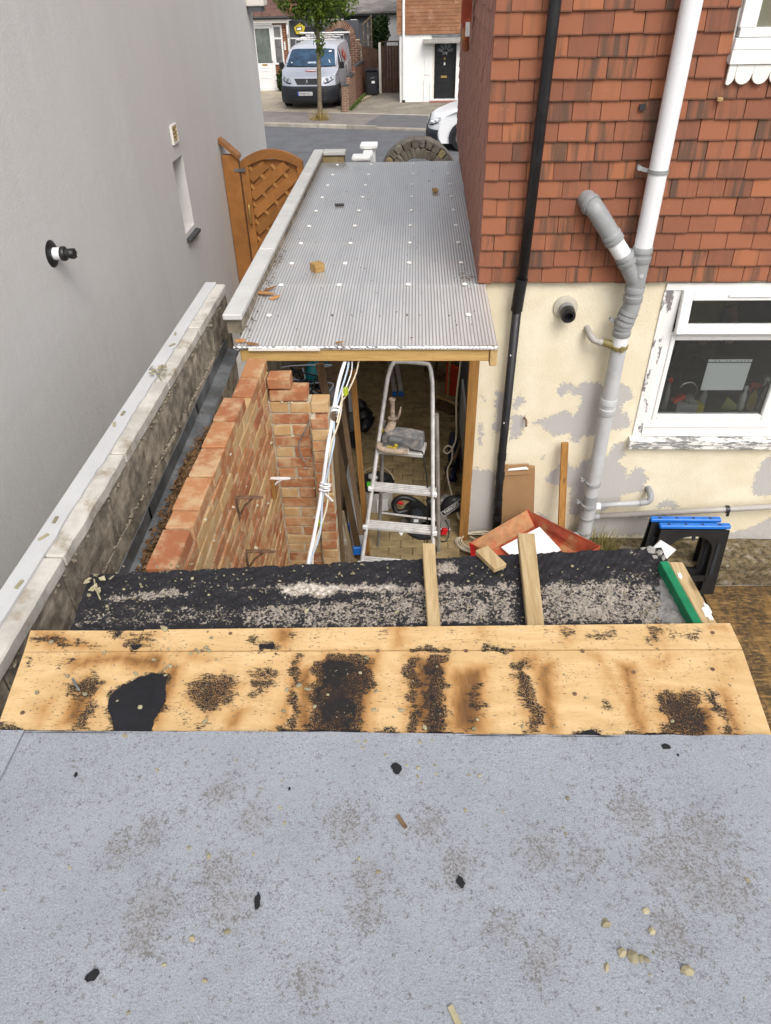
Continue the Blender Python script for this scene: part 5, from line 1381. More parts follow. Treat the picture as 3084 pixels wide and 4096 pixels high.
so_ = thing('soil_stack', 'white and grey plastic soil stack with angled branch climbing the house', 'soil stack', (1.44, 4.68, 0))
SY = 4.665
MB().tube([(1.452, SY, 4.6), (1.452, SY, 2.44)], .056, 28).build('upper_pipe', MT['pvc_white'], so_, smooth='auto')
def sock(a, b, r, m, name='coupling'):
    a, b = V(a), V(b); L = (b - a).length
    MB().lathe([(r, 0), (r + .004, .006), (r + .004, L * .38), (r - .002, L * .42), (r - .002, L * .6), (r + .003, L * .64), (r + .003, L - .004), (r, L)], a, b - a, 28).build(name, m, so_, smooth='auto')
sock((1.452, SY, 2.36), (1.452, SY, 2.46), .060, MT['pvc_grey'])
MB().tube([(1.452, SY, 2.37), (1.452, SY, 2.20)], .058, 28).build('branch_body', MT['pvc_grey'], so_, smooth='auto')
MB().tube([(1.45, SY, 2.235), (1.36, SY - .005, 2.375)], .057, 28).build('branch_arm', MT['pvc_grey'], so_, smooth='auto')
sock((1.375, SY - .005, 2.352), (1.335, SY - .006, 2.414), .060, MT['pvc_grey'])
MB().tube([(1.36, SY - .005, 2.375), (1.25, SY - .005, 2.51)], .0535, 28).build('branch_pipe', MT['pvc_white'], so_, smooth='auto')
sock((1.268, SY - .005, 2.49), (1.228, SY - .005, 2.545), .060, MT['pvc_grey'])
MB().tube(catmull([(1.232, SY - .005, 2.538), (1.16, SY - .005, 2.63), (1.115, SY + .01, 2.685), (1.085, SY + .06, 2.712), (1.07, SY + .15, 2.72)], 6), .058, 28).build('branch_bend', MT['pvc_grey'], so_, smooth='auto')
MB().lathe([(.066, 0), (.066, .03)], (1.10, SY + .025, 2.70), (-.55, .75, .35), 24).build('bend_rim', MT['pvc_grey'], so_, smooth='auto')
MB().cyl((1.46, SY - .057, 2.29), (1.46, SY - .062, 2.29), .014).build('moulded_boss', MT['pvc_pale'], so_)
sock((1.452, SY, 2.10), (1.452, SY, 2.205), .060, MT['pvc_grey'])
MB().tube(catmull([(1.452, SY, 2.11), (1.450, SY, 2.05), (1.435, SY + .005, 1.985), (1.425, SY + .01, 1.93)], 5), .058, 28).build('offset_bend', MT['pvc_grey'], so_, smooth='auto')
for i, (p, q) in enumerate((((1.446, SY, 2.035), (1.440, SY, 2.015)), ((1.437, SY, 2.0), (1.431, SY, 1.98)), ((1.43, SY, 1.965), (1.427, SY, 1.945)))):
    MB().cyl(p, q, .0635, seg=28).build('bend_ring', MT['pvc_grey'], so_, smooth='auto')
sock((1.425, SY + .01, 1.855), (1.425, SY + .01, 1.945), .058, MT['pvc_grey'])
MB().cyl((1.425, SY + .01, 1.77), (1.425, SY + .01, 1.86), .0545, seg=28).build('sleeve', MT['pvc_white'], so_, smooth='auto')
MB().tube([(1.425, SY + .01, 1.79), (1.428, SY + .01, 1.35)], .0535, 28).build('lower_pipe', MT['pvc_pale'], so_, smooth='auto')
cl = MB().lathe([(.058, 0), (.062, .004), (.062, .026), (.058, .03)], (1.425, SY + .01, 1.765), (-.06, -.1, 1), 28).build('boss_clamp', MT['olive'], so_, smooth='auto')
MB().cyl((1.385, SY + .01, 1.785), (1.315, SY + .03, 1.80), .030, .026).build('boss', MT['olive'], cl, smooth='auto')
MB().box((1.432, SY - .055, 1.78), (.02, .014, .04)).build('bolt', MT['olive'], cl)
MB().tube(catmull([(1.335, SY + .025, 1.798), (1.29, SY + .03, 1.80), (1.245, SY + .04, 1.815), (1.222, SY + .07, 1.845), (1.215, SY + .14, 1.86)], 6), .0215, 14).build('waste_elbow', MT['pvc_brown'], so_, smooth='auto')
for a, b in (((1.31, SY + .028, 1.799), (1.285, SY + .03, 1.80)), ((1.252, SY + .037, 1.812), (1.235, SY + .055, 1.83))): MB().cyl(a, b, .0255).build('waste_collar', MT['pvc_brown'], so_, smooth='auto')
sock((1.428, SY + .01, 1.24), (1.428, SY + .01, 1.375), .057, MT['pvc_pale'])
MB().tube([(1.428, SY + .01, 1.27), (1.433, SY + .01, .50)], .053, 28).build('lower_pipe', MT['pvc_pale'], so_, smooth='auto')
MB().tube([(1.433, SY + .01, .50), (1.438, SY + .01, .22)], .0545, 28).build('lower_pipe', MT['pvc_grey'], so_, smooth='auto')
MB().tube([(1.437, SY + .01, .40), (1.44, SY + .01, -.03)], .056, 28).build('base_pipe', MT['pvc_pale'], so_, smooth='auto')
for z, r in ((.60, .0585), (.375, .0595), (.26, .0605), (.11, .0605), (.06, .0605)): MB().cyl((1.436, SY + .01, z), (1.436, SY + .01, z + .022), r, seg=28).build('ring', MT['pvc_grey'], so_, smooth='auto')
MB().tube([(1.42, SY + .0, .085), (1.33, SY - .02, .10)], .030, 16).build('access_stub', MT['pvc_grey'], so_, smooth='auto')
for z in (2.90, 1.95, .62, .40):
    MB().cyl((1.452 if z > 2 else 1.43, SY, z - .012), (1.452 if z > 2 else 1.43, SY, z + .012), .0605, seg=28).build('pipe_clip', MT['pvc_grey'], so_, smooth='auto')
    m = MB().bar((1.40, SY + .01, z), (1.345, SY + .03, z + .012), .008, .022)
    m.cyl((1.345, SY + .05, z + .014), (1.345, SY + .015, z + .014), .014)
    m.build('clip_lug', MT['pvc_grey'], so_)
t = thing('boiler_flue', 'short flue with black end cap in a round patch on the cream wall', 'flue', (1.05, HF, 2.0))
MB().lathe([(.085, .0), (.083, .012), (.06, .02)], (1.045, HF, 2.01), (0, -1, 0), 28).build('wall_seal', M('putty_seal', (.50, .46, .38), .9), t, smooth='auto')
MB().lathe([(.046, 0), (.046, .05)], (1.05, HF, 2.005), (0, -1, -.1), 24).build('sleeve', MT['pvc_white'], t, smooth='auto')
MB().lathe([(.050, .045), (.052, .05), (.052, .10), (.047, .12), (.030, .12), (.028, .07)], (1.05, HF, 2.005), (0, -1, -.15), 24).build('terminal', MT['black'], t, smooth='auto')
MB().lathe([(.049, .02), (.053, .025), (.053, .06)], (1.05, HF, 2.006), (0, -1, -.12), 24).build('collar', MT['pvc_grey'], t, smooth='auto')
t = thing('waste_pipe', 'short grey waste pipe with an elbow into the wall above the long pipe', 'waste pipe', (1.7, 4.72, .4))
MB().tube([(1.49, 4.70, .37), (1.86, 4.70, .405)], .021, 14).build('pipe', MT['pvc_pale'], t, smooth=True)
MB().tube(catmull([(1.845, 4.70, .404), (1.90, 4.70, .412), (1.925, 4.705, .44), (1.925, 4.74, .475), (1.92, 4.81, .48)], 5), .0255, 14).build('elbow', MT['pvc_grey'], t, smooth='auto')
MB().cyl((1.48, 4.69, .368), (1.53, 4.69, .373), .032).build('socket', MT['pvc_white'], t, smooth='auto')
t = thing('waste_pipe', 'long brownish waste pipe sloping across the wall behind the trestle', 'waste pipe', (2.2, 4.72, .32))
MB().tube([(1.47, 4.70, .255), (3.6, 4.70, .43)], .0245, 14).build('pipe', MT['pvc_brown'], t, smooth=True)
MB().cyl((1.47, 4.70, .255), (1.54, 4.70, .261), .031).build('socket', MT['pvc_grey'], t, smooth='auto')
MB().cyl((2.545, 4.70, .343), (2.575, 4.70, .346), .032).build('clip', MT['black'], t, smooth='auto')
MB().box((2.56, 4.665, .315), (.02, .012, .03)).build('clip_screw', MT['black'], t)
t = thing('side_downpipe', 'dark red painted pipe and white clips on the shaded side wall', 'downpipe', (.42, 7.1, 3.5))
MB().mm((.37, 7.05, 3.52), (.45, 7.17, 4.6)).build('hopper', MT['red_worn'], t)
MB().tube([(.41, 7.11, 3.53), (.41, 7.13, 3.42), (.425, 7.25, 3.33)], .03, 10).build('shoe', MT['red_worn'], t)
MB().box((.40, 6.70, 3.50), (.03, .05, .09)).build('clip', MT['upvc'], t)
# crumbling plinth, grass tuft
m = MB().mm((1.52, 4.50, -.33), (5.5, 4.798, -.05))
bmesh.ops.subdivide_edges(m.b, edges=m.b.edges[:], cuts=14, use_grid_fill=True)
m.jitter(.016, 7); m.jitter(.010, 22, 3)
for v in m.b.verts:
    if v.co.z > -.1 and v.co.y < 4.62: v.co.z -= .035
tag(m.build('wall_plinth', MT['plinth'], None), 'crumbling mossy concrete plinth along the foot of the cream wall', 'plinth')
gs = MB()
for k in range(240):
    c = V((1.56 + random.gauss(0, .085), 4.60 + random.gauss(0, .06), -.05))
    h = random.uniform(.10, .23); a = random.uniform(0, 6.28); l = random.uniform(.02, .14)
    d = V((math.cos(a) * l, math.sin(a) * l - .03, h)); s = V((-math.sin(a), math.cos(a), 0)) * .003
    gs.quad(c - s, c + s, c + d * .6 + s * .8 + V((0, 0, .02)), c + d * .6 - s * .8 + V((0, 0, .02)))
    gs.quad(c + d * .6 - s * .8 + V((0, 0, .02)), c + d * .6 + s * .8 + V((0, 0, .02)), c + d + s * .1, c + d - s * .1)
tag(gs.build('grass_tuft', MT['grass'], None), 'scruffy yellow green grass tuft at the foot of the soil stack', 'grass tuft')
# ================================================================ STEPLADDER AND TOOLS IN THE PASSAGE
ld = thing('stepladder', 'paint splashed aluminium stepladder with a curved top rail standing in the passage', 'stepladder', (-.1, 4.3, -.03))
def rail(t):    # left and right front rails, t = height
    return V((-.43 + .156 * t, 4.00 + .385 * t, t)), V((.165 - .020 * t, 3.93 + .385 * t, t))
Lb, Rb = rail(-.03); Lt, Rt = rail(1.52)
top = catmull([Lb, rail(.5)[0], rail(1.0)[0], rail(1.5)[0], rail(1.59)[0] + V((.004, 0, 0)), V((-.15, 4.63, 1.662)), V((-.11, 4.635, 1.68)), V((.07, 4.61, 1.68)), V((.112, 4.60, 1.662)), rail(1.59)[1] + V((-.004, 0, 0)), rail(1.5)[1], rail(1.0)[1], rail(.5)[1], Rb], 6)
MB().tube(top, .0155, 10).build('front_frame', MT['alu'], ld, smooth='auto')
MB().tube([(-.215, 4.50, 1.28), (-.245, 4.56, .7), (-.29, 4.62, -.03)], .0145, 8).build('rear_leg', MT['alu_dull'], ld, smooth='auto')
MB().tube([(.165, 4.46, 1.36), (.19, 4.50, .8), (.222, 4.55, -.03)], .0165, 8).build('rear_leg', MT['alu_dull'], ld, smooth='auto')
MB().tube([(-.27, 4.60, .36), (.205, 4.535, .34)], .009, 8).build('cross_brace', MT['alu'], ld, smooth='auto')
for z in (.26, .535, .815):
    a, b = rail(z); a = a + V((-.012, 0, 0)); b = b + V((.012, 0, 0))
    yaw = math.degrees(math.atan2(b.y - a.y, b.x - a.x)); w_ = (b - a).length
    c = (a + b) / 2 + V((.01, .035, 0))
    m = MB(); q = rot(0, 0, yaw)
    m.box(c + V((0, 0, -.015)), (w_, .085, .024), q)
    for k in range(4): m.box(c + q @ V((0, -.033 + k * .022, .002)), (w_ - .03, .012, .007), q)
    m.build('tread', MT['alu'], ld, bevel=.002)
    for e in (a, b):
        MB().box(e + V((0, -.012, -.002)), (.035, .03, .03), q).build('tread_end', MT['pvc_white'], ld, bevel=.003)
        MB().cyl(e + V((0, -.026, -.022)), e + V((0, -.031, -.022)), .007, seg=8).build('rivet', MT['rust'], ld)
a, b = rail(1.10); q = rot(0, 0, -9)
PL = V((-.075, 4.44, 1.10))
m = MB().box(PL + V((0, 0, -.016)), (.33, .17, .03), q); m.build('platform', MT['alu'], ld, bevel=.003)
MB().box(a + V((.0, .0, .0)), (.03, .03, .025), q).build('platform_end', MT['pvc_white'], ld, bevel=.003)
tag(MB().prism([(-.115, 4.18, .515), (-.06, 4.175, .50), (-.085, 4.165, .475)], (.0, .002, 0)).build('paper_scrap', MT['paper'], None), 'white paper corner poking out under the lowest visible ladder tread', 'paper')

dr = thing('hammer_drill', 'dusty grey hammer drill with an upright side handle resting on the ladder platform', 'drill', PL)
dq = rot(0, 0, -9)
def dp(x, y, z): return PL + dq @ V((x, y, z))
m = MB()
m.prism([dp(-.14, -.055, .035), dp(-.15, -.055, .08), dp(-.10, -.055, .13), dp(.06, -.055, .125), dp(.155, -.055, .11), dp(.16, -.055, .03), dp(.10, -.055, .0), dp(.02, -.055, .045), dp(-.09, -.055, .05)], dq @ V((0, .085, .02)))
m.build('body', MT['tool_grey'], dr, bevel=.012, seg=2)
MB().tube(catmull([dp(-.155, -.07, .06), dp(-.16, -.085, .03), dp(-.10, -.095, .012), (dp(.0, -.095, .012)), dp(.055, -.085, .012)], 5), .022, 12).build('rear_grip', MT['dusty'], dr, smooth=True)
MB().tube([dp(-.085, -.058, .085), dp(.005, -.058, .08)], .036, 18).build('gear_cover', MT['zinc'], dr, smooth='auto')
MB().cyl(dp(-.035, -.085, .06), dp(-.035, -.098, .055), .014).build('selector_knob', MT['yellow'], dr)
MB().bar(dp(-.10, -.088, .045), dp(-.03, -.092, .035), .006, .008).build('trigger', MT['yellow'], dr)
MB().tube([dp(-.105, 0, .11), dp(-.085, .02, .165), dp(-.075, .03, .19)], [.036, .031, .023], 16).build('nose', MT['dusty'], dr, smooth='auto')
MB().lathe([(.018, 0), (.019, .02), (.036, .022), (.036, .028), (.017, .032), (.016, .05), (.018, .15), (.018, .16), (.025, .166), (.025, .175), (.016, .177), (.012, .165)], dp(-.078, .03, .19), (-.02, .05, 1), 18).build('side_handle', MT['dusty'], dr, smooth='auto')
MB().tube([dp(-.05, .03, .20), dp(-.03, .03, .25), dp(-.018, .03, .31)], [.009, .010, .005], 8).build('depth_stop', MT['dusty'], dr, smooth=True)
MB().tube(arc(dp(-.055, .03, .165), .034, -80, 60, 8, (0, 1, 0), (.3, 0, 1)), .006, 6).build('clamp_ring', MT['rust'], dr, smooth=True)
MB().cyl(dp(-.15, .03, .09), dp(-.175, .04, .10), .022).build('dial', MT['yellow'], dr)
MB().tube(catmull([dp(.06, -.07, .02), dp(.13, -.08, .02), dp(.155, -.07, .01), dp(.175, -.10, -.06), dp(.20, -.10, -.25), dp(.205, -.08, -.6), dp(.20, -.02, -1.05)], 5), .0055, 6).build('power_cord', MT['black'], dr, smooth=True)

# white electrical conduit bundle hanging in front of the brick pier
cb = thing('cable_bundle', 'bundle of white and pale blue cables tied with cord hanging from the lean-to beam', 'cable bundle', (-.5, 3.9, 1.7))
path = [(-.395, 3.885, 2.05), (-.43, 3.80, 1.96), (-.458, 3.70, 1.84), (-.468, 3.54, 1.775), (-.475, 3.40, 1.735), (-.511, 3.33, 1.525), (-.536, 3.25, 1.40), (-.555, 3.13, 1.312), (-.575, 3.0, 1.24), (-.59, 2.9, 1.1)]
pc = catmull(path, 6)
MB().tube([p + V((-.010, 0, 0)) for p in pc], .0112, 10).build('white_cable', MT['cable_white'], cb, smooth=True)
MB().tube([p + V((.010 + .010 * math.sin(i * .35), -.008, -.004)) for i, p in enumerate(pc)][:-2], .0062, 8).build('blue_cable', MT['cable_blue'], cb, smooth=True)
MB().tube([p + V((.020 + .014 * math.sin(i * .30), .004, .0)) for i, p in enumerate(pc[8:])], .0055, 8).build('thin_cable', MT['cable_cream'], cb, smooth=True)
MB().tube(catmull([(-.32, 3.885, 2.075), (-.345, 3.87, 1.97), (-.40, 3.80, 1.87), pc[12] + V((.03, 0, .02)), pc[16] + V((.02, 0, 0))], 6), .005, 8).build('thin_cable', MT['cable_cream'], cb, smooth=True)
MB().tube(catmull([(-.365, 3.885, 2.08), (-.372, 3.86, 1.98), (-.42, 3.76, 1.88), pc[13] + V((.022, 0, 0))], 6), .004, 8).build('thin_cable', MT['cable_white'], cb, smooth=True)
for k in (13, 30):
    c = pc[k]; d = (pc[k + 1] - pc[k - 1]).normalized()
    kn = MB()
    for j in range(4):
        u = d.orthogonal().normalized(); v_ = d.cross(u)
        kn.tube(arc(c + d * (j - 1.5) * .012 + V((.005, 0, 0)), .027 + .003 * (j % 2), 0, 340, 14, u + d * .2 * (j % 2 - .5), v_), .0055, 6)
    kn.build('tie_cord', MT['cable_white'], cb, smooth=True)
MB().bar(pc[31] + V((.01, -.02, 0)), pc[31] + V((.055, -.03, -.05)), .008, .008).build('tie_end', MT['cable_white'], cb)
YG = M('yellow_green_sleeve', (.42, .50, .02), .5)
for p in (V((-.405, 3.78, 1.90)), V((-.535, 3.22, 1.345))):
    kn = MB()
    for k in range(5): kn.tube(arc(p + V((0, 0, k * .009 - .02)), .014, 0, 330, 8, (1, 0, .2), (0, 1, 0)), .0045, 5)
    kn.build('earth_sleeve', YG, cb, smooth=True)

# uprights, planks and jamb
tag(MB().mm((.398, 4.70, -.05), (.472, 4.775, 2.16)).build('timber_post', MT['pine_z'], None, bevel=.003), 'orange brown timber post at the right corner of the passage under the roof', 'timber post')
tag(MB().prism([V(p) for p in ((-.425, 4.28, 1.78), (-.385, 4.28, 1.78), (-.335, 4.33, -.03), (-.375, 4.33, -.03))], (0, .03, 0)).build('timber_length', MT['pine_z'], None, bevel=.002), 'long orange brown timber length standing just left of the stepladder', 'timber length')
tag(MB().bar((-.50, 4.35, 1.62), (-.385, 4.12, .52), .035, .018, (0, 1, 0)).build('timber_length', MT['timber_dark'], None), 'dark brown batten leaning behind the white cable bundle', 'timber length')
tag(MB().bar((-.60, 4.15, 1.90), (-.43, 4.45, -.03), .05, .02, (0, 1, 0)).build('timber_length', MT['timber_dark'], None), 'dark board leaning near the left end of the beam', 'timber length')
tag(MB().bar((-.53, 3.75, 1.18), (-.41, 3.70, .30), .045, .03, (0, 1, 0)).build('timber_length', MT['timber_grey'], None), 'mortar splashed plank leaning against the brick pier, uppermost', 'timber length')
tag(MB().bar((-.49, 3.80, .98), (-.37, 3.72, .10), .05, .025, (0, 1, 0)).build('timber_length', MT['timber_grey'], None), 'bark edged plank leaning right of the mortar splashed plank', 'timber length')
tag(MB().bar((-.465, 3.62, 1.84), (-.47, 3.60, .2), .022, .04, (0, 1, 0)).build('timber_length', MT['timber_dark'], None), 'thin batten fixed up the right side of the brick pier', 'timber length')
# long card tubes with blue end caps lying along the left
for i, (p, q, z) in enumerate((((-.66, 5.9, .10), (-.50, 4.75, .10), 0), ((-.62, 5.5, .08), (-.435, 4.42, .12), 0))):
    t = thing('ribbed_duct', ('longer ribbed grey duct with blue end on the passage floor at the left', 'shorter ribbed grey duct with blue end on the passage floor nearer the camera')[i], 'duct', p)
    MB().bar(p, q, .10, .07).build('duct', MT['pvc_pale'], t, bevel=.01)
    d = (V(q) - V(p)).normalized()
    MB().bar(V(q), V(q) + d * .03, .108, .078).build('end_cap', MT['blue'], t, bevel=.006)

# bucket, mitre saw, broom, bag and the rest
bu = thing('bucket', 'white bucket with a black rim holding rags and a green label, behind the ladder', 'bucket', (-.32, 5.2, -.03))
bc = V((-.32, 5.2, -.03))
MB().lathe([(.125, 0), (.13, .01), (.148, .27), (.14, .27), (.12, .02)], bc, seg=28).build('tub', MT['white_bucket'], bu, smooth='auto')
MB().lathe([(.150, .25), (.156, .255), (.156, .285), (.148, .29), (.138, .285)], bc, seg=28).build('rim', MT['black'], bu, smooth='auto')
MB().box(bc + V((.05, -.142, .12)), (.10, .006, .12), rot(-4, 0, 8)).build('label', MT['paper'], bu)
MB().tube(arc(bc + V((0, 0, .27)), .15, 0, 180, 14, (1, 0, 0), (0, .5, .8)), .003, 6).build('wire_handle', MT['cable_cream'], bu, smooth=True)
for i, (x, y, z, r, mm_) in enumerate(((-.04, .03, .31, .06, 'upvc'), (-.02, -.05, .29, .045, 'upvc'), (.06, .02, .28, .05, 'bin'), (.03, -.06, .28, .04, 'tool_grey'))):
    m = MB(); stone(m, bc + V((x, y, z)), r, i + 9, .8)
    tag(m.build('rag', MT[mm_], None, smooth=True), ('white rag heaped highest in the bucket', 'white rag at the front of the bucket', 'dark rag at the right of the bucket', 'grey rag at the front right of the bucket')[i], 'rag')
tag(MB().box(bc + V((-.05, -.075, .285)), (.07, .02, .075), rot(-30, 0, 10)).build('green_packet', MT['lime'], None), 'bright green packet in the bucket behind the ladder', 'packet')

sw_ = thing('mitre_saw', 'black mitre saw with red trigger and dust bag on the passage floor behind the ladder', 'mitre saw', (.15, 4.9, -.03))
SB = V((.12, 4.86, -.03))
MB().lathe([(.16, 0), (.165, .01), (.165, .05), (.15, .06)], SB + V((-.02, .0, 0)), seg=24).build('turntable', MT['trim'], sw_, smooth='auto')
MB().mm((-.10, 4.80, 0), (.33, 4.95, .03)).build('base', MT['alu_dull'], sw_, bevel=.006)
MB().mm((-.08, 4.90, .03), (.30, 4.925, .10)).build('fence', MT['alu_dull'], sw_)
MB().cyl((.02, 4.80, .20), (.02, 4.845, .20), .10, seg=26).build('blade_guard', MT['black'], sw_, smooth='auto')
mo = MB().tube([(.03, 4.70, .20), (.03, 4.80, .20)], [.055, .062], 8).build('motor', MT['trim'], sw_, bevel=.006)
MB().lathe([(.05, 0), (.05, .004), (.03, .007)], (.03, 4.699, .20), (0, -1, 0), 8).build('motor_cap', MT['shed_grey'], mo)
MB().box((.03, 4.691, .205), (.04, .002, .03)).build('rating_label', MT['paper'], mo)
MB().tube(catmull([(.12, 4.88, .18), (.0, 4.86, .30), (-.10, 4.85, .33), (-.16, 4.83, .28), (-.13, 4.80, .21), (-.04, 4.82, .22)], 5), .024, 10).build('handle', MT['black'], sw_, smooth=True)
MB().box((-.105, 4.835, .285), (.05, .02, .03), rot(0, 25, 0)).build('trigger', MT['red'], sw_, bevel=.005)
MB().tube([(.14, 4.92, .05), (.17, 4.92, .2), (.14, 4.88, .28)], [.045, .04, .03], 10).build('arm', MT['black'], sw_, smooth=True)
bg_ = MB(); g = bmesh.ops.create_icosphere(bg_.b, subdivisions=3, radius=1)
bq = rot(0, -42, 0)
for v in g['verts']:
    k = v.co.copy(); v.co = V((.335, 4.90, .22)) + bq @ V((k.x * .125 * (1 - .2 * abs(k.z)), k.y * .06, k.z * .085))
bg_.jitter(.01, 9)
bgo = bg_.build('dust_bag', MT['black'], sw_, smooth=True)
fq = Matrix.Translation((.335, 4.833, .235)) @ (rot(0, -42, 0) @ rot(78, 0, 0)).to_4x4()
text('lettering', 'PARKSIDE', .038, fq, MT['logo_white'], bgo)
def plate_rect(w_, h_, t_): 
    m = MB()
    for a, b, c, d in ((-w_, w_, h_ - t_, h_), (-w_, w_, -h_, -h_ + t_), (-w_, -w_ + t_, -h_, h_), (w_ - t_, w_, -h_, h_)):
        m.quad((a, c, 0), (b, c, 0), (b, d, 0), (a, d, 0))
    m.b.transform(fq); return m
plate_rect(.11, .024, .003).build('border_line', MT['logo_white'], bgo)
MB().tube(catmull([(.28, 4.80, .13), (.30, 4.74, .12), (.31, 4.70, .05), (.28, 4.66, .01), (.22, 4.68, .0)], 5), .006, 6).build('cord', MT['black'], sw_, smooth=True)
MB().box((.27, 4.715, .075), (.05, .03, .06), rot(0, 20, 20)).build('warning_tag', MT['red'], sw_, bevel=.004)
tag(MB().lathe([(.062, 0), (.062, .045), (.05, .05), (.02, .05)], (.30, 5.20, .02), (0, 0, 1), 20).build('tin', MT['alu'], None, smooth='auto'), 'pale round tin behind the black saw bag', 'tin')
tag(MB().lathe([(.055, 0), (.055, .05), (.04, .05)], (.42, 5.18, .0), seg=20).build('tin', MT['pvc_brown'], None, smooth='auto'), 'brownish round tin at the foot of the timber post', 'tin')

# cream flex and its coil
fx = thing('extension_flex', 'cream flex hanging down the right of the passage into a coil by the red tray', 'flex', (.36, 5.2, 0))
MB().tube(catmull([(.40, 5.35, 2.1), (.385, 5.3, 1.8), (.37, 5.2, 1.41), (.352, 5.2, 1.06), (.366, 5.2, .74), (.345, 5.2, .62), (.30, 5.2, .55), (.265, 5.2, .575), (.29, 5.2, .625), (.335, 5.2, .60), (.335, 5.2, .48), (.302, 5.2, .36), (.335, 5.1, .22), (.40, 4.95, .06), (.48, 4.80, -.02), (.55, 4.72, -.02)], 6), .0075, 8).build('flex', MT['cable_cream'], fx, smooth=True)
co_ = MB()
cp_ = []
for k in range(90):
    a = k * .42; r = .16 + .025 * math.sin(k * .37)
    cp_.append((.56 + math.cos(a) * r * 1.05, 4.66 + math.sin(a) * r * .75 + .01 * math.sin(k * .2), -.015 + k * .0006 + .006 * math.sin(k)))
co_.tube(catmull(cp_, 2), .0075, 6).build('coil', MT['cable_cream'], fx, smooth=True)

br_ = thing('broom', 'broom with a wooden head and brown bristles leaning at the back right of the passage', 'broom', (.37, 6.95, 0))
bqq = rot(0, 0, -42)
MB().box((.37, 6.97, .10), (.30, .05, .03), bqq @ rot(-20, 0, 0)).build('head', MT['pine'], br_, bevel=.006)
MB().box((.355, 6.93, .045), (.30, .075, .09), bqq @ rot(-20, 0, 0), taper=.75).jitter(.006, 30).build('bristles', MT['litter'], br_)
MB().cyl((.375, 7.0, .12), (.47, 7.75, 1.6), .014).build('handle', MT['pine'], br_, smooth='auto')
t = thing('broom', 'darker second broom standing behind the wooden one', 'broom', (.28, 7.9, 0))
MB().box((.25, 7.7, .08), (.28, .05, .06), rot(0, 0, -40)).build('head', MT['timber_dark'], t)
MB().cyl((.26, 7.72, .1), (.40, 7.3, 1.75), .016).build('handle', MT['timber_dark'], t, smooth='auto')
t = thing('dustpan', 'terracotta dustpan standing among the brooms', 'dustpan', (.42, 7.3, 0))
MB().prism([(.36, 7.3, 0), (.48, 7.25, 0), (.50, 7.3, .30), (.37, 7.36, .34)], (.01, .08, 0)).build('pan', MT['logo_red'], t)
MB().mm((.395, 7.30, .12), (.47, 7.33, .16)).build('handle', MT['timber_dark'], t)
tag(MB().mm((.452, 5.2, .32), (.478, 6.1, .80)).build('leaning_board', MT['pvc_pale'], None), 'pale grey panel leaning on the passage wall behind the timber post', 'panel')
t = thing('passage_door', 'grey framed side door at the right of the passage', 'door', (.47, 6.6, 0))
MB().mm((.44, 5.15, .86), (.475, 5.24, 1.93)).build('frame', MT['upvc'], t, bevel=.004)
MB().mm((.47, 5.25, -.03), (.49, 6.6, 1.93)).build('leaf', MT['shed_grey'], t)
m = MB(); stone(m, (-.53, 6.62, .10), .16, 21, .7); stone(m, (-.50, 6.48, .08), .11, 22, .7); stone(m, (-.58, 6.78, .14), .10, 23, 1)
tag(m.build('black_sack', MT['black'], None, smooth=True), 'crumpled black sack on the floor behind the timber length', 'sack')
m = MB(); m.tube([(.40, 5.75, .02), (.39, 5.9, .12), (.40, 6.1, .2)], [.05, .055, .04], 10); m.tube([(.37, 5.55, .02), (.36, 5.7, .06)], [.045, .06], 10)
tag(m.build('boots', MT['navy'], None, smooth=True), 'dark navy work boots by the flex loop on the right of the passage', 'boots')
t = thing('spirit_levels', 'pair of grey spirit levels with blue ends lying up the middle of the passage', 'levels', (-.2, 7.5, 0))
MB().bar((-.215, 7.32, 0), (-.36, 8.3, .3), .05, .03).build('level', MT['alu_dull'], t); MB().bar((-.14, 7.32, 0), (-.28, 8.3, .33), .05, .03).build('level', MT['alu_dull'], t)
for x in (-.213, -.138): MB().bar((x, 7.26, -.015), (x - .008, 7.33, .003), .056, .036).build('end_cap', MT['blue'], t)
t = thing('clamped_pole', 'dark pole with a black clamp lying across the floor beside the saw', 'pole', (.36, 5.4, 0))
MB().tube([(.22, 5.15, .05), (.46, 5.75, .35)], .018, 8).build('pole', MT['timber_dark'], t, smooth=True)
MB().box((.36, 5.5, .23), (.07, .06, .05), rot(0, -30, 20)).build('clamp', MT['black'], t)

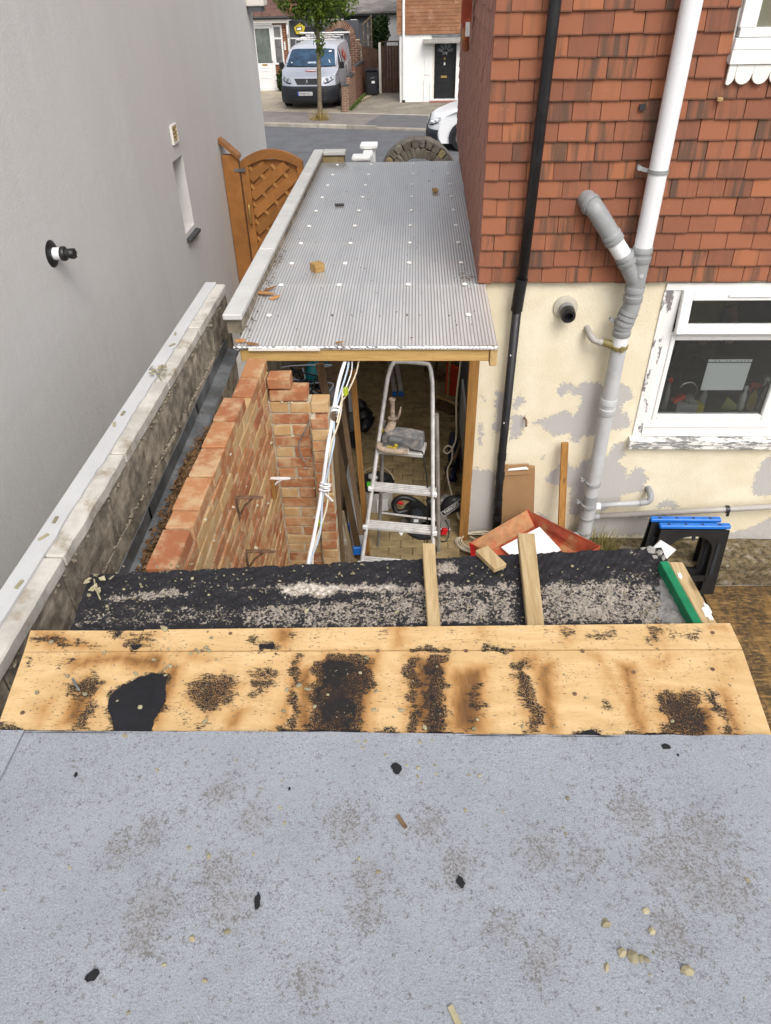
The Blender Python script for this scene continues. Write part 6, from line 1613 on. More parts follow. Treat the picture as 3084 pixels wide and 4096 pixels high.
# tool pile at the left, under the front of the roof
tag(MB().mm((-1.16, 4.9, .0), (-.62, 6.0, 1.05)).build('work_bench', MT['timber_dark'], None), 'dark timber bench carrying the pile of tools at the left of the passage', 'bench')
t = thing('power_tool', 'teal power tool lying on top of the tool pile under the roof', 'power tool', (-.83, 5.3, 1.3))
MB().lathe([(.035, 0), (.055, .01), (.06, .08), (.052, .09), (.05, .13), (.035, .16)], (-.83, 5.15, 1.25), (.15, .2, 1), 16).build('body', MT['teal'], t, smooth='auto')
MB().tube([(-.80, 5.2, 1.39), (-.76, 5.3, 1.42), (-.70, 5.3, 1.36)], .026, 10).build('grip', MT['teal'], t, smooth=True)
MB().cyl((-.83, 5.14, 1.235), (-.83, 5.16, 1.255), .062).build('base', MT['black'], t, smooth='auto')
for i in range(6):
    rnd = random.Random(i + 77)
    m = MB(); x, y = -1.05 + i * .075, 5.05 + rnd.uniform(0, .3)
    stone(m, (x, y, 1.10 + rnd.uniform(0, .1)), rnd.uniform(.07, .11), i + 31, .8)
    tag(m.build('rubble_sack', MT[('tool_grey', 'bin', 'trim', 'card', 'navy', 'tool_grey')[i]], None, smooth=True), ('grey dust sheet bundle at the left end of the bench', 'charcoal cloth bundle second along the bench', 'dark cloth bundle in the middle of the bench', 'brown paper bundle on the bench', 'navy cloth bundle near the right end of the bench', 'grey cloth bundle at the right end of the bench')[i], 'bundle')
cbl = thing('black_cables', 'tangle of black leads draped over the tool pile', 'cables', (-.9, 5.1, 1.2))
for i in range(9):
    rnd = random.Random(i + 5)
    pts = [(-1.08 + rnd.uniform(0, .45), 4.95 + rnd.uniform(0, .3), 1.12 + rnd.uniform(0, .3)) for _ in range(5)]
    MB().tube(catmull(pts, 6), .006, 6).build('lead', MT['black' if i % 3 else 'cable_blue'], cbl, smooth=True)
t = thing('tin_stack', 'stack of pale grey tins behind the white cable bundle', 'tins', (-.66, 6.2, 0))
for i, (z, r) in enumerate(((0, .11), (.22, .11), (.44, .10))):
    MB().lathe([(r, 0), (r, .20), (r + .006, .205), (r + .006, .215), (r * .5, .21)], (-.66, 6.25, z - .03), seg=20).build('tin', MT[('bin', 'zinc', 'pvc_pale')[i]], t, smooth='auto')
tag(MB().mm((-1.03, 8.50, -.03), (.6, 8.54, 2.10)).build('board_screen', MT['timber_dark'], None), 'dark boards closing the far end of the side passage', 'boards')

# ================================================================ YARD, RIGHT OF THE PASSAGE
tr_ = thing('red_tray', 'worn red steel mortar tray set cornerwise in the yard below the wall', 'tray', (.95, 4.3, .15))
c = V((.95, 4.28, 0))
cor = [V((.935, 4.655, .36)), V((.442, 4.225, .36)), V((.95, 3.80, .36)), V((1.44, 4.20, .36))]
inb = [V((1.00, 4.60, .235)), V((.50, 4.21, .22)), (V((.96, 3.86, .22))), V((1.40, 4.19, .22))]
for i in range(4):
    a, b, d, e = cor[i], cor[(i + 1) % 4], inb[(i + 1) % 4], inb[i]
    m = MB(); n_ = (b - a).cross(d - a).normalized() * .006
    m.prism([a, b, d, e], n_); m.build('side', MT['red_tan' if i == 0 else 'red_worn'], tr_)
MB().prism([p + V((0, 0, -.004)) for p in inb], (0, 0, -.01)).build('base', MT['red_worn'], tr_)
MB().bar(cor[0] + V((.004, -.006, 0)), inb[0] + V((.006, -.006, 0)), .012, .012).build('corner_seam', MT['red'], tr_, label='bright red corner edge')
MB().prism([cor[1] + V((-.004, -.003, .003)), cor[1] + V((.03, -.03, .003)), inb[1] + V((.02, -.05, -.02)), inb[1] + V((-.035, -.02, -.02))], (0, -.004, 0)).build('end_plate', MT['red'], tr_, label='bright red end of the tray')
MB().box((.95, 4.3, .06), (.5, .4, .18), rot(0, 0, 42)).build('underframe', MT['red_worn'], tr_)
tag(MB().prism([V(p) for p in ((1.035, 4.56, .245), (1.16, 4.28, .245), (.90, 4.0, .245), (.70, 4.30, .245))], (0, 0, .012)).build('white_board', MT['paper'], None), 'clean white board lying in the worn red tray', 'board')
cd = thing('cardboard', 'flattened brown cardboard box leaning on the cream wall behind the black downpipe', 'cardboard box', (.85, 4.6, 0))
MB().prism([V(p) for p in ((.755, 4.70, -.03), (1.03, 4.70, -.03), (.975, 4.755, .70), (.725, 4.755, .71))], (0, .03, .006)).build('panel', MT['card'], cd)
MB().prism([V(p) for p in ((.722, 4.735, .64), (.93, 4.74, .65), (.922, 4.753, .735), (.742, 4.753, .718))], (0, .012, .004)).build('flap', MT['card'], cd)
MB().prism([V(p) for p in ((.765, 4.738, .705), (.90, 4.738, .725), (.92, 4.733, .708), (.755, 4.738, .688))], (0, -.006, 0)).build('sticky_label', MT['paper'], cd)
tag(MB().bar((1.24, 4.57, -.03), (1.172, 4.73, .955), .055, .03, (0, 1, 0)).build('timber_post', MT['pine_z'], None, bevel=.003), 'short brown timber leaning on the cream wall left of the soil stack', 'timber post')
tag(MB().box((1.672, 4.1, .062), (.16, .012, .88), rot(-6, 34, 0)).build('white_board', MT['upvc'], None), 'small white board end sticking up between the tarred wall and the black trestle', 'board')

def trestle(x0, y0, zt, label):
    t = thing('sawhorse', label, 'sawhorse', (x0 + .28, y0, -.31))
    W = .545; zb = -.31
    MB().mm((x0, y0 - .026, zt - .032), (x0 + W, y0 + .022, zt)).build('top_rail', MT['blue'], t, bevel=.006)
    for k in range(4):
        MB().mm((x0 + .06 + k * .13, y0 - .012, zt - .001), (x0 + .08 + k * .13, y0 + .006, zt + .0015)).build('slot', MT['navy'], t)
    tp = zt - .036
    for s, nm in ((-.022, 'front'), (.02, 'rear')):
        f = MB()
        yb = y0 + s * 2.2
        lo = [(x0 + .01, tp), (x0 + W - .005, tp), (x0 + W + .03, zb), (x0 + W - .095, zb), (x0 + W - .11, tp - .26)]
        lo += [(x0 + W / 2 + (W / 2 - .11) * math.cos(R(a)), tp - .26 + .16 * math.sin(R(a))) for a in range(0, 181, 15)]
        lo += [(x0 + .11, tp - .26), (x0 + .095, zb), (x0 - .025, zb)]
        # arched frame as an upper band plus two legs
        def pt(x, z): 
            f_ = (tp - z) / (tp - zb); return V((x, y0 + s * (1 + 1.6 * f_), z))
        th = .016 if s > 0 else -.016
        archp = [(x0 + W / 2 + (W / 2 - .10) * math.cos(R(a)), tp - .20 + .145 * math.sin(R(a))) for a in range(0, 181, 12)]
        for i in range(len(archp) - 1):
            (xa, za), (xb, zb_) = archp[i], archp[i + 1]
            f.prism([pt(xa, za), pt(xb, zb_), pt(xb, tp), pt(xa, tp)], (0, th, 0))
        f.prism([pt(x0 + .008, tp), pt(x0 + .10, tp), pt(x0 + .10, tp - .2), pt(x0 + .085, zb), pt(x0 - .02, zb)], (0, th, 0))
        f.prism([pt(x0 + W - .10, tp), pt(x0 + W - .008, tp), pt(x0 + W + .02, zb), pt(x0 + W - .085, zb), pt(x0 + W - .10, tp - .2)], (0, th, 0))
        f.prism([pt(x0 + .08, tp - .46), pt(x0 + W - .08, tp - .46), pt(x0 + W - .08, tp - .51), pt(x0 + .08, tp - .51)], (0, th, 0))
        f.build('leg_frame', MT['black'], t)
        if s < 0:
            for xx in (x0 + .045, x0 + W - .06):
                g_ = MB(); g_.prism([pt(xx - .012, tp - .12) + V((0, -.017, 0)), pt(xx + .012, tp - .12) + V((0, -.017, 0)), pt(xx + .02, tp - .45) + V((0, -.017, 0)), pt(xx - .01, tp - .45) + V((0, -.017, 0))], (0, -.006, 0))
                g_.build('leg_rib', MT['trim'], t)
            MB().mm((x0 + W / 2 - .01, y0 - .05, tp - .09), (x0 + W / 2 + .012, y0 - .03, tp - .05)).build('catch', MT['trim'], t)
    return t
trestle(1.935, 4.43, .40, 'nearer black folding trestle with a bright blue top rail')
trestle(1.885, 4.505, .405, 'rear black folding trestle with a blue top rail half hidden behind the nearer one')
pb = grid('weathered_board', (2.42, 2.6, -.285), (4.6, 2.6, -.285), (4.6, 4.50, -.285), (2.42, 4.46, -.285), 8, 8, MT['oldply'], None, {}, None, .02)
tag(pb, 'large weathered brown plywood sheet lying on the patio at the right edge', 'plywood sheet')
# ================================================================ FRONT GARDEN: stone arch and white piers
sa = thing('stone_arch', 'rough stone moon arch over the front gateway beyond the lean-to roof', 'arch', (.06, 13.4, 0))
cx, cz, cyy = .05, .87, 13.4
def voussoirs(r0, r1, n, d0, d1, y0, y1, seed):
    rnd = random.Random(seed)
    a = d0
    while a < d1 - 1:
        w_ = (d1 - d0) / n * rnd.uniform(.75, 1.25)
        b = min(a + w_, d1)
        ra, rb = r0 + rnd.uniform(-.012, .012), r1 + rnd.uniform(-.02, .02)
        g = .7
        pts = [V((cx + math.cos(R(t)) * r, y0, cz + math.sin(R(t)) * r)) for t, r in ((a + g, ra), (b - g, ra), (b - g, rb), ((a + b) / 2, rb + .012), (a + g, rb))]
        MB().prism(pts, (0, y1 - y0 + rnd.uniform(-.03, .03), 0)).jitter(.008, 9, a).build('stone', MT['stone_buff' if rnd.random() < .1 else 'stone'], sa, bevel=.012)
        a = b
voussoirs(.40, .55, 19, 0, 180, cyy, cyy + .40, 3)
voussoirs(.555, .67, 15, 0, 180, cyy, cyy + .40, 8)
m = MB(); m.prism(arc((cx, cyy + .01, cz), .545, 0, 180, 24) + arc((cx, cyy + .01, cz), .41, 180, 0, 24), (0, .36, 0)); m.build('mortar_core', MT['mossy'], sa)
MB().prism(arc((cx, cyy + .02, cz), .69, 0, 180, 24) + arc((cx, cyy + .02, cz), .665, 180, 0, 24), (0, .38, 0)).jitter(.008, 6).build('mortar_cap', MT['stone'], sa)
for x0, x1 in ((cx - .68, cx - .40), (cx + .40, cx + .66)):
    MB().mm((x0, cyy, -.3), (x1, cyy + .38, cz)).build('pier', MT['stone'], sa)
gw = thing('garden_wall', 'low rough stone garden wall left of the stone arch', 'wall', (-.8, 13.5, 0))
for i in range(3):
    m = MB().mm((-.98 + i * .115, cyy + .03, .0), (-.872 + i * .115, cyy + .32, 1.0 + .03 * (i % 2)))
    bmesh.ops.subdivide_edges(m.b, edges=m.b.edges[:], cuts=2, use_grid_fill=True)
    m.jitter(.02, 7, i).build('stone', MT['stone'], gw)
wp = thing('white_pier', 'taller white painted pier with a flat cap beyond the far end of the lean-to roof', 'pier', (-.8, 13.3, 0), group='white piers')
MB().mm((-.89, 13.22, -.3), (-.68, 13.43, 1.46)).build('shaft', MT['house_white'], wp)
MB().mm((-.93, 13.17, 1.463), (-.64, 13.48, 1.53)).build('cap', MT['house_white'], wp, bevel=.015)
wp = thing('white_pier', 'shorter white painted pier with a flat cap nearer the lean-to roof', 'pier', (-.8, 12.4, 0), group='white piers')
MB().mm((-.97, 12.43, -.3), (-.76, 12.64, 1.435)).build('shaft', MT['house_white'], wp)
MB().mm((-1.015, 12.38, 1.438), (-.715, 12.69, 1.495)).build('cap', MT['house_white'], wp, bevel=.015)
tag(MB().prism([(-.86, 12.695, 1.33), (-.70, 12.695, 1.33), (-.70, 12.695, 1.46), (-.86, 12.695, 1.46)], (-.015, .52, -.01)).build('white_rail', MT['house_white'], None, bevel=.01), 'white rail joining the two white piers', 'rail')

# ================================================================ STREET: vehicles
def loft(rows, ts, hw, bulge, z_off=0, out=0):
    """rows of (y, z, bulge factor) across the body; returns vertex rows"""
    R_ = []
    for y, z, k in rows:
        r = []
        for t in ts:
            w_ = hw(z, y)
            r.append(V((t * w_ * (1 + out * .3), y + bulge * k * abs(t) ** 4 - out, z - .05 * abs(t) ** 6 * (1 if z > 1.45 else 0) + z_off)))
        R_.append(r)
    return R_
def skin(mb, R_):
    vs = [[mb.b.verts.new(p) for p in r] for r in R_]
    for a, b in zip(vs, vs[1:]):
        for i in range(len(a) - 1): mb.b.faces.new((a[i], a[i + 1], b[i + 1], b[i]))
    return vs

def vehicle(name, label, cat, loc, rz, paint, van=True):
    t = thing(name, label, cat, loc, rz, local=True)
    ts = [i / 8 for i in range(-8, 9)]
    hz = 1.0 if van else .93
    def hw(z, y):
        w_ = .965 if z < 1.0 else .965 - (z - 1.0) * .26
        return w_ - (.05 if y < .3 else 0)
    prof = [(.10, .20, 1), (.02, .32, 1), (.0, .50, 1), (.03, .60, 1), (.05, .70, 1), (.10, .80, .95), (.20, .87, .9), (.5, .985, .7), (.86, 1.075, .6), (1.10, 1.22, .5), (1.42, 1.41, .4), (1.72, 1.565, .3), (1.95, 1.625, .15), (2.6, 1.65, 0), (3.8, 1.655, 0), (4.55, 1.64, 0), (4.78, 1.52, -.1), (4.86, 1.0, -.2), (4.88, .35, -.2)]
    prof = [(y, z * hz, k) for y, z, k in prof]
    rows = loft(prof, ts, hw, .32)
    b = MB(); vs = skin(b, rows)
    for s in (0, -1):
        edge = [r[s] for r in vs]
        f = b.b.faces.new(edge if s == 0 else edge[::-1])
    bmesh.ops.triangulate(b.b, faces=[f for f in b.b.faces if len(f.verts) > 4])
    body = b.build('body', MT[paint], t, smooth='auto')
    # bumper
    b = MB(); skin(b, loft([(.11, .18 * hz, 1), (.0, .24 * hz, 1), (-.02, .40 * hz, 1), (-.02, .50 * hz, 1), (.02, .545 * hz, 1)], ts, lambda z, y: .955, .33, 0, .012))
    bp = b.build('bumper', MT['trim'], t, smooth='auto')
    for z in (.27, .315, .36, .41):
        b = MB(); skin(b, loft([(-.028, z * hz, 1), (-.032, (z + .012) * hz, 1), (-.028, (z + .024) * hz, 1)], [q * .8 for q in ts], lambda z, y: .93, .33, 0, .012)); b.build('bumper_slat', MT['black'], bp)
    # windscreen, side glass
    ws = [(.90, 1.095, .6), (1.10, 1.22, .5), (1.42, 1.41, .4), (1.66, 1.535, .33)]
    b = MB(); skin(b, loft([(y, z * hz, k) for y, z, k in ws], [q * .90 for q in ts], hw, .32, .012, .006)); wsc = b.build('windscreen', MT['screen'], t, smooth=True)
    b = MB(); skin(b, loft([(.86, 1.075 * hz, .6), (.92, 1.10 * hz, .6)], [q * .9 for q in ts], hw, .32, .016, .008)); b.build('cowl', MT['black'], t)
    for s in (-1, 1):
        X = lambda z, e=.004: s * (hw(z, 2) + e)
        m = MB(); m.quad(*[(X(z * hz), y, z * hz) for y, z in ((1.25, 1.08), (2.15, 1.06), (2.15, 1.50), (1.62, 1.47))]); m.build('side_window', MT['screen'], t)
        m = MB(); m.box((s * 1.05, 1.15, 1.10 * hz), (.16, .10, .22)); m.bar((s * .95, 1.2, 1.04 * hz), (s * 1.03, 1.16, 1.04 * hz), .05, .05); m.build('wing_mirror', MT['black'], t, bevel=.025, seg=2)
        for y in (.98, 3.95):
            w_ = MB().lathe([(.20, .0), (.315, .0), (.325, .03), (.325, .19), (.31, .22), (.2, .22)], (s * .76, y, .325), (s, 0, 0), 28).build('wheel', MT['tyre'], t, smooth='auto')
            MB().lathe([(.195, 0), (.2, .01), (.17, .012), (.06, .02), (.03, .024)], (s * .975, y, .325), (s, 0, 0), 20).build('rim', MT['zinc'], w_, smooth='auto')
            m = MB(); m.prism([V((s * .968, y + math.cos(R(a)) * .385, .325 + math.sin(R(a)) * .385)) for a in range(-20, 201, 20)], (s * .006, 0, 0)); m.build('wheel_arch', MT['trim'], t)
        # headlamp wraps the corner
        pts = [(s * .52, .64), (s * .60, .755), (s * .85, .86), (s * .90, .80), (s * .88, .73), (s * .72, .655)]
        def fy(x, z): 
            tt = abs(x) / .915; return .05 + .32 * tt ** 4 - .03 + max(0, (z - .70)) * .6
        m = MB(); m.prism([V((x, fy(x, z), z * hz)) for x, z in pts], (0, .05, 0)); h = m.build('headlight', MT['lens'], t, bevel=.01)
        m = MB(); m.prism([V((x * .985 + s * .01, fy(x, z) - .003, z * hz)) for x, z in ((s * .55, .65), (s * .71, .665), (s * .87, .735), (s * .875, .715), (s * .73, .64), (s * .60, .62))], (0, .05, 0)); m.build('surround', MT['black'], h)
        MB().cyl((s * .68, fy(.68, .72) - .004, .715 * hz), (s * .68, fy(.68, .72) + .03, .715 * hz), .045, seg=14).build('lamp', MT['chrome'], h)
        MB().cyl((s * .79, fy(.79, .77) - .006, .765 * hz), (s * .79, fy(.79, .77) + .03, .765 * hz), .04, seg=14).build('lamp', MT['chrome'], h)
    gp = [(-.44, .755), (-.34, .61), (.34, .61), (.44, .755)]
    m = MB(); m.prism([V((x, .03 + (z - .6) * .30 - .025 + .015 * (abs(x) > .4), z * hz)) for x, z in gp], (0, .06, 0)); g_ = m.build('grille', MT['black'], t, bevel=.01)
    if not van:
        MB().tube([V((x, .0 + (z - .6) * .3, z * hz)) for x, z in gp], .015, 6, closed=True).build('grille_trim', MT['chrome'], g_)
    else:
        # a small chrome rearing animal badge
        m = MB()
        m.tube([(-.045, .008, .64), (-.015, .013, .665), (.0, .02, .69), (.0, .03, .72)], [.008, .012, .018, .016], 6)
        m.tube([(.0, .022, .70), (.035, .015, .685)], .008, 6); m.tube([(-.01, .013, .665), (.03, .006, .645)], .008, 6); m.tube([(.0, .03, .725), (-.02, .03, .735)], [.016, .008], 6)
        m.build('badge', MT['chrome'], g_, smooth=True)
        pl = MB().box((-.085, -.038, .40), (.52, .012, .111)).build('number_plate', MT['plate'], t)
        MB().box((-.32, -.0455, .40), (.05, .004, .108)).build('blue_band', MT['plate_blue'], pl)
        text('lettering', 'EA68 HLC', .098, Matrix.Translation((-.06, -.0455, .40)) @ rot(90, 0, 0).to_4x4(), MT['ink'], pl)
        # bonnet badge: red oval, white core
        for k, (rx, ry, mm_, dz) in enumerate(((.25, .085, 'logo_red', .012), (.21, .045, 'logo_white', .015))):
            m = MB(); pts = []
            for a in range(0, 360, 20):
                x = .12 + math.cos(R(a)) * rx; y = .52 + math.sin(R(a)) * ry
                pts.append(V((x, y, (.985 + (y - .5) * .25) * hz + dz)))
            m.prism(pts, (0, 0, .001)); m.build('bonnet_badge', MT[mm_], t)
        m = MB(); X1 = lambda z: hw(z, 2) + .008
        for (y, z, r) in ((2.75, 1.33, .17), (3.02, 1.20, .17)):
            m.prism([V((X1(z), y + math.cos(R(a)) * r, z + math.sin(R(a)) * r * .8)) for a in range(0, 360, 24)], (.002, 0, 0))
        sg = m.build('side_badge', MT['logo_red'], t)
        m = MB(); m.prism([V((X1(1.27) + .006, 2.88 + math.cos(R(a)) * .15, 1.265 + math.sin(R(a)) * .05)) for a in range(0, 360, 30)], (.002, 0, 0)); m.build('badge_core', MT['logo_white'], sg)
        m = MB(); m.quad(*[(X1(z), y, z) for y, z in ((3.9, 1.15), (4.0, 1.13), (4.5, 1.5), (4.4, 1.5))]); m.quad(*[(X1(z), y, z) for y, z in ((2.5, .98), (4.3, 1.05), (4.3, 1.08), (2.5, 1.01))]); m.quad(*[(X1(z), y, z) for y, z in ((3.0, .7), (3.3, .7), (3.3, .98), (3.0, .98))])
        m.quad(*[(X1(z), y, z) for y, z in ((1.75, 1.06), (1.9, 1.06), (1.82, 1.48), (1.68, 1.48))]); m.build('side_stripes', MT['logo_white'], t)
        m = MB(); m.box((.62, 1.52, 1.478), (.10, .07, .004), rot(31, 0, 0)); m.build('windscreen_sticker', MT['logo_white'], wsc)
        m = MB(); m.box((.05, 1.02, 1.195), (.30, .09, .004), rot(31, 0, 8)); m.build('dashboard_papers', MT['cable_blue'], wsc)
        m = MB(); m.box((.64, 1.08, 1.225), (.03, .16, .004), rot(31, 0, 25)); m.box((-.66, 1.03, 1.20), (.04, .05, .004), rot(31, 0, 0)); m.build('dashboard_slips', MT['logo_white'], wsc)
        for s in (-1, 1):
            MB().bar((s * .5, .93, 1.115), (s * .5 - .38, 1.05, 1.19), .012, .012).build('wiper', MT['black'], t)
        MB().tube([(-.02, 1.9, 1.64), (-.02, 2.02, 1.86)], [.012, .004], 6).build('aerial', MT['black'], t)
        rk = MB()
        for y in (2.35, 3.4, 4.4): rk.tube([(-.72, y, 1.62), (-.72, y, 1.76), (.72, y, 1.76), (.72, y, 1.62)], .018, 6)
        for x in (-.45, -.15, .15, .45): rk.tube([(x, 2.3, 1.79), (x, 4.5, 1.79)], .013, 6)
        rk.tube([(-.95, 4.42, 1.83), (.95, 4.42, 1.83)], .03, 8)
        rk.tube([(-.95, 2.36, 1.80), (-.2, 2.36, 1.80)], .02, 8)
        rk.build('roof_rack', MT['alu'], t, smooth='auto')
    if van:
        zi, zo = [0, .2, .545, .61, .755, .87, 1.075, 1.65, 2.2], [0, .2, .70, .745, .915, .99, 1.165, 1.745, 2.29]
        for ch in t.children_recursive:
            if ch.name.split('.')[0] in ('wheel', 'rim', 'wheel_arch'): continue
            if ch.name.split('.')[0] in ('number_plate', 'blue_band', 'lettering'):
                for v in ch.data.vertices: v.co.z += .09
                continue
            for v in ch.data.vertices: v.co.z = float(np.interp(v.co.z, zi, zo))
    return t
vehicle('parked_van', 'silver grey panel van with roof rack parked on the driveway across the road', 'van', (-3.655, 27.6, .04), R(-2.9), 'silver')
vehicle('parked_car', 'front corner of a white car parked in the road, cut off by the tiled house', 'car', (.34, 21.75, -.02), R(-90 - 4), 'car_white', False)

# ================================================================ STREET: houses across the road
hl = thing('opposite_house', 'house with a white part glazed front door and brown tiled roof at the top left', 'house', (-6, 32.8, 0))
Y = 32.8
bs = MB()
def bricks(parent, x0, x1, z0, z1, y, m_='brick_dark', bl=.225, bh=.075):
    mb = MB(); j = 0
    z = z0
    while z < z1 - .02:
        x = x0 - (j % 2) * bl / 2
        while x < x1:
            a, b = max(x, x0), min(x + bl - .012, x1)
            if b - a > .03: mb.mm((a, y - .008, z), (b, y + .05, min(z + bh - .012, z1)))
            x += bl
        z += bh; j += 1
    MB().mm((x0 + .002, y, z0), (x1 - .002, y + .1, z1)).build('mortar', MT['mortar'], parent)
    return mb.build('brickwork', MT[m_], parent, kind='stuff')
MT['brick_orange'] = M('orange_brown_brick', (.22, .082, .036), .9, .25, 6, .3, 60)
bricks(hl, -5.52, -4.98, .03, 2.26, Y + .02, 'brick_orange')
dl_ = MB().mm((-6.9, Y - .03, .02), (-6.32, Y + .03, 2.2)).build('door_frame', MT['upvc'], hl)
dd = MB()
ring(dd, -6.32, -5.54, .10, 2.19, .11, Y - .02, Y + .04); dd.mm((-6.21, Y - .018, .2), (-5.65, Y + .03, .95))
dd = dd.build('door', MT['upvc'], hl, bevel=.01)
MB().mm((-6.21, Y + .0, .95), (-5.65, Y + .01, 2.08)).build('door_glass', M('obscure_glass', (.13, .15, .135), .12, .35, 2, spec=1), dd)
for z in (.45, .68, .80): MB().mm((-6.15, Y - .03, z), (-5.72, Y - .0185, z + .02)).build('moulding', MT['upvc'], dd)
MB().mm((-6.05, Y - .03, .87), (-5.85, Y - .0185, .93)).build('letter_flap', MT['brass'], dd)
MB().tube([(-5.60, Y - .03, 1.02), (-5.60, Y - .06, 1.02), (-5.70, Y - .06, 1.02)], .012, 6).build('handle', MT['zinc'], dd)
sw2 = MB(); ring(sw2, -5.54, -5.16, .90, 2.19, .06, Y - .03, Y + .02); sw2.mm((-5.48, Y - .028, 1.73), (-5.22, Y + .018, 1.79))
sw2 = sw2.build('window', MT['upvc'], hl, bevel=.006)
MB().mm((-5.48, Y - .005, .96), (-5.22, Y, 2.13)).build('pane', M('grey_curtained_glass', (.17, .17, .165), .15, .4, 3, spec=1), sw2)
MB().mm((-6.9, Y - .08, .03), (-5.45, Y - .02, .10)).build('threshold', MT['upvc'], hl)
MB().mm((-6.9, Y - .22, 2.27), (-4.85, Y - .16, 2.41)).build('fascia', MT['upvc_cream'], hl)
MB().mm((-6.9, Y - .16, 2.25), (-4.85, Y + .1, 2.269)).build('soffit', MT['upvc'], hl)
MB().tube([(-6.9, Y - .27, 2.43), (-4.85, Y - .27, 2.43)], .055, 8).build('gutter', MT['black'], hl)
MB().tube([(-4.93, Y - .12, 2.2), (-4.93, Y - .12, 1.9), (-4.93, Y - .04, 1.78), (-4.93, Y - .04, .03)], .04, 8).build('downpipe', MT['upvc'], hl)
MB().box((-5.09, Y - .01, 1.52), (.05, .03, .28)).build('doorbell', MT['upvc'], hl)
rt = MB()
for j in range(14):
    y0 = Y - .30 + j * .2; z0 = 2.46 + j * .115
    for i in range(9):
        x = -6.9 + i * .3 - (j % 2) * .15
        rt.box((x, y0 + .12, z0 + .07 + random.uniform(-.004, .004)), (.292, .26, .02), rot(29.9, 0, 0))
rt.build('roof_tiles', MT['roof_brown'], hl, kind='stuff')
MB().prism([(-7.1, Y - .28, 2.44), (-4.8, Y - .28, 2.44), (-4.8, Y + 2.6, 4.1), (-7.1, Y + 2.6, 4.1)], (0, 0, -.03)).build('roof', MT['roof_brown'], hl)
for i in range(6):
    MB().lathe([(.09, 0), (.09, .33)], (-4.8 - i * .0, Y - .2 + i * .3, 2.6 + i * .172), (0, .87, .5), 10).build('hip_tile', MT['wall_tile'], hl)
MB().mm((-4.88, Y + .12, 0), (-4.5, Y + 3, 2.3)).build('side_wall', MT['shed_grey'], hl)
tag(MB().box((-5.3, Y - .30, .35), (.3, .2, .5)).jitter(.05, 5).build('shrub', MT['leaf_dark'], None), 'small shrub beside the white front door, half hidden by the van', 'shrub')

al = thing('alarm_bell_box', 'yellow five sided alarm box with a white panel on the wall behind the van', 'alarm box', (-4.5, 33.0, 1.95))
pt = [(-4.62, 1.80), (-4.36, 1.78), (-4.26, 2.02), (-4.46, 2.16), (-4.70, 2.02)]
MB().prism([V((x, 32.82, z + .08)) for x, z in pt], (0, .09, 0)).build('case', MT['yellow'], al, bevel=.015)
MB().box((-4.49, 32.815, 2.05), (.22, .006, .12), rot(0, -6, 0)).build('panel', MT['ink'], al)
MB().box((-4.49, 32.809, 2.05), (.17, .006, .07), rot(0, -6, 0)).build('panel', MT['logo_white'], al)
tag(MB().mm((-4.49, 33.06, -.1), (-2.2, 33.2, 2.28)).build('garage_wall', MT['shed_grey'], None), 'dark grey wall and gate behind the silver van', 'wall')
tag(MB().mm((-4.3, 32.98, 1.55), (-3.6, 33.02, 2.1)).build('garage_window', MT['bin'], None), 'dark window in the grey wall beside the yellow alarm box', 'window')
ga = thing('garage_doors', 'white trimmed garage boards seen between the tree and the yellow alarm box', 'boards', (-3.8, 32.95, 1.5))
for i in range(4): MB().mm((-4.15, 32.93, 1.50 + i * .08), (-3.55, 32.96, 1.525 + i * .08)).build('board', MT['zinc'], ga)

ba = thing('brick_arch', 'brown brick archway with a grey arched door beside the van', 'arch', (-2.85, 32, 0))
ax0, az0, ay = -2.86, 1.72, 32.0
bricks(ba, -2.49, -2.12, 0, 1.74, ay)
bricks(ba, -3.60, -3.23, 0, 1.74, ay)
for k in range(24):
    a0, a1 = 180 * k / 24 + .6, 180 * (k + 1) / 24 - .6
    MB().prism([V((ax0 + math.cos(R(a)) * r, ay - .012, az0 + math.sin(R(a)) * r * 1.02)) for a, r in ((a0, .375), (a1, .375), (a1, .60), (a0, .60))], (0, .13, 0)).build('brick', MT['brick_dark'], ba)
MB().prism(arc((ax0, ay + .0, az0), .59, 0, 180, 20) + arc((ax0, ay, az0), .385, 180, 0, 20), (0, .1, 0)).build('mortar', MT['mortar'], ba)
MB().prism([V((ax0 + .37, ay + .04, 0))] + arc((ax0, ay + .04, az0), .372, 0, 180, 20) + [V((ax0 - .37, ay + .04, 0))], (0, .03, 0)).build('door', MT['shed_grey'], ba)

lw = thing('stepped_wall', 'low brown brick wall stepping up between the driveway and the side gate', 'wall', (-2.4, 28, 0))
def wx(y): return -2.47 + .089 * (y - 27.25)
steps = [(27.25, 28.25, .72), (28.26, 29.5, .90), (29.51, 31.9, 1.08)]
for (a, b, h) in steps:
    m = MB(); j = 0; z = 0
    while z < h - .02:
        y = a - (j % 2) * .11
        while y < b:
            p, q2 = max(y, a), min(y + .212, b)
            if q2 - p > .03: m.prism([(wx(p) - .004, p, z), (wx(p) + .114, p, z), (wx(q2) + .114, q2, z), (wx(q2) - .004, q2, z)], (0, 0, .063))
            y += .225
        z += .075; j += 1
    m.build('brickwork', MT['brick_dark'], lw, kind='stuff')
    MB().prism([(wx(a) + .004, a + .006, 0), (wx(a) + .105, a + .006, 0), (wx(b) + .105, b, 0), (wx(b) + .004, b, 0)], (0, 0, h - .01)).build('mortar', MT['mortar'], lw)
    MB().prism([(wx(a + .12) - .02, a + .12, h), (wx(a + .12) + .13, a + .12, h), (wx(b) + .13, b - .35, h), (wx(b) - .02, b - .35, h)], (0, 0, .045)).build('coping', MT['slate'], lw)
bricks(lw, -2.47, -2.36 + .11, 0, .73, 27.24)

